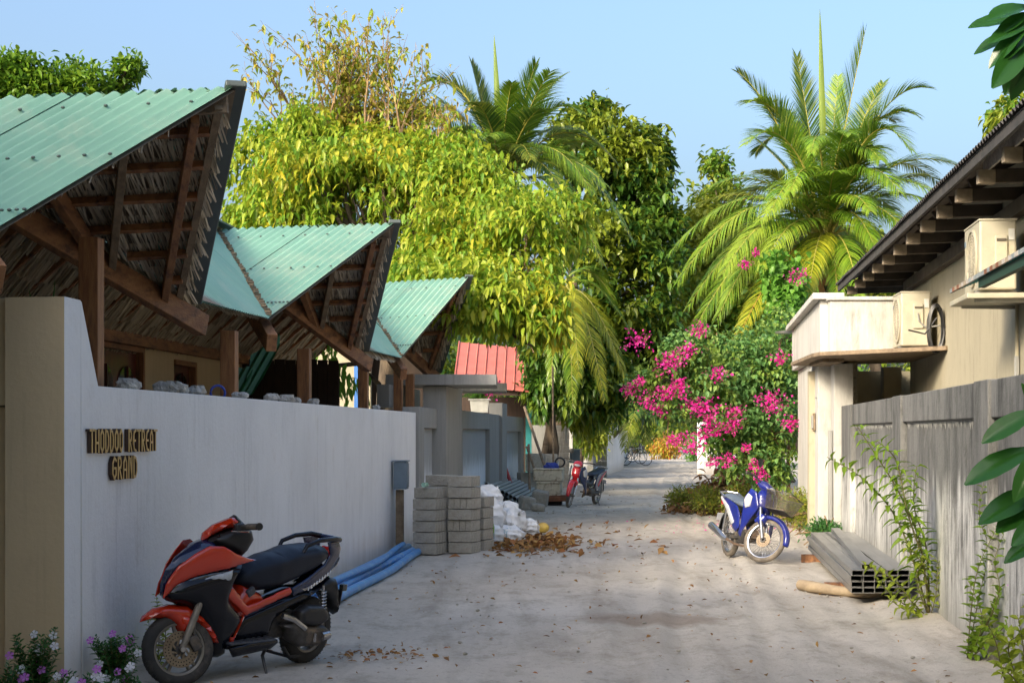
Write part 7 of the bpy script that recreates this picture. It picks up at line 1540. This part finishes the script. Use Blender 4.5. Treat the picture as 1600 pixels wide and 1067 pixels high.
stem_plant(b4, [[b4, b4 + Vector((.02, 0, .25)), b4 + Vector((0, 0, .52))], [b4, b4 + Vector((.06, 0, .2)), b4 + Vector((.05, 0, .42))], [b4, b4 + Vector((-.04, 0, .2)), b4 + Vector((-.05, .0, .36))]], .07, .03, 'yellow_leaf', 'thin yellowish plant growing from the wall foot behind the scooter wheel', 'wall_plant', 'plant', spacing=.03, droop=.4, stem_r=.004)
# spiky leaves over the pier
r = empty('spiky_plant', (-3.0, 10.3, 1.9), 0, 'dark spiky leaves standing up behind the beige pier at left', 'plant'); 
for k in range(9):
    x = random.uniform(-.45, .2); dx = random.uniform(-.15, .15); h_ = random.uniform(.45, .85); mb = MB(); p = [Vector((x, 0, 0)), Vector((x + dx * .4, -.03, h_ * .5)), Vector((x + dx, -.06, h_))]
    mb.add([p[0] + Vector((-.014, 0, 0)), p[0] + Vector((.014, 0, 0)), p[1] + Vector((.012, 0, 0)), p[1] + Vector((-.012, 0, 0)), p[2]], [(0, 1, 2, 3), (3, 2, 4)]); mb.build('leaf', 'periwinkle_leaf', r, fix=False)
MB().lathe([(0, -.25), (.16, -.25), (.2, 0), (0, 0)], (-.12, .05, 0), n=14).build('pot', 'dark_wood', r)
# branch of the big tree crossing under the veranda roofs
br_ = empty('low_branch', W(590, 600, 28.6), 0, 'dark crooked branch with hanging green leaves seen under the second and third gable', 'branch'); bo = Vector(br_.location)
MB().tube([W(x, y, 28.3) - bo for x, y in ((598, 640), (592, 600), (560, 568), (520, 572), (495, 582), (468, 578), (430, 562), (400, 560))], [.05, .05, .045, .04, .038, .033, .028, .02], 7).build('limb', 'bark', br_, smooth=True)
c_ = [(510, 560), (530, 590), (550, 580), (495, 600), (470, 560), (540, 610), (520, 545), (560, 600), (455, 545), (480, 530), (505, 530)]
P = np.array([tuple(W(x + random.gauss(0, 10), y + random.gauss(0, 12), 28.0 + random.uniform(-.4, .6)) - bo) for x, y in c_ for _ in range(14)]); n = len(P); L = rng.uniform(.14, .25, n); D = rng.normal(0, .5, (n, 3)) + np.array([0, 0, -1.]); V, Fs = leaf_arrays(P, D, L, L * .36, droop=.3); npmesh('leaves', V, Fs, 'heart_leaf', br_)['kind'] = 'stuff'
# pebbles
pts = []
mb = MB()
for _ in range(260):
    Y = random.uniform(9.5, 40); x = random.uniform(LX(Y, .1), RX(Y, -.1)); s = random.uniform(.004, .016) * (1 + Y / 40); mb.sphere((x, Y, s * .3), (s, s * .8, s * .6), 5, 4, .25)
tag(mb.build('pebbles', 'cement_block'), 'small pebbles and grit scattered over the sandy lane', kind='stuff')
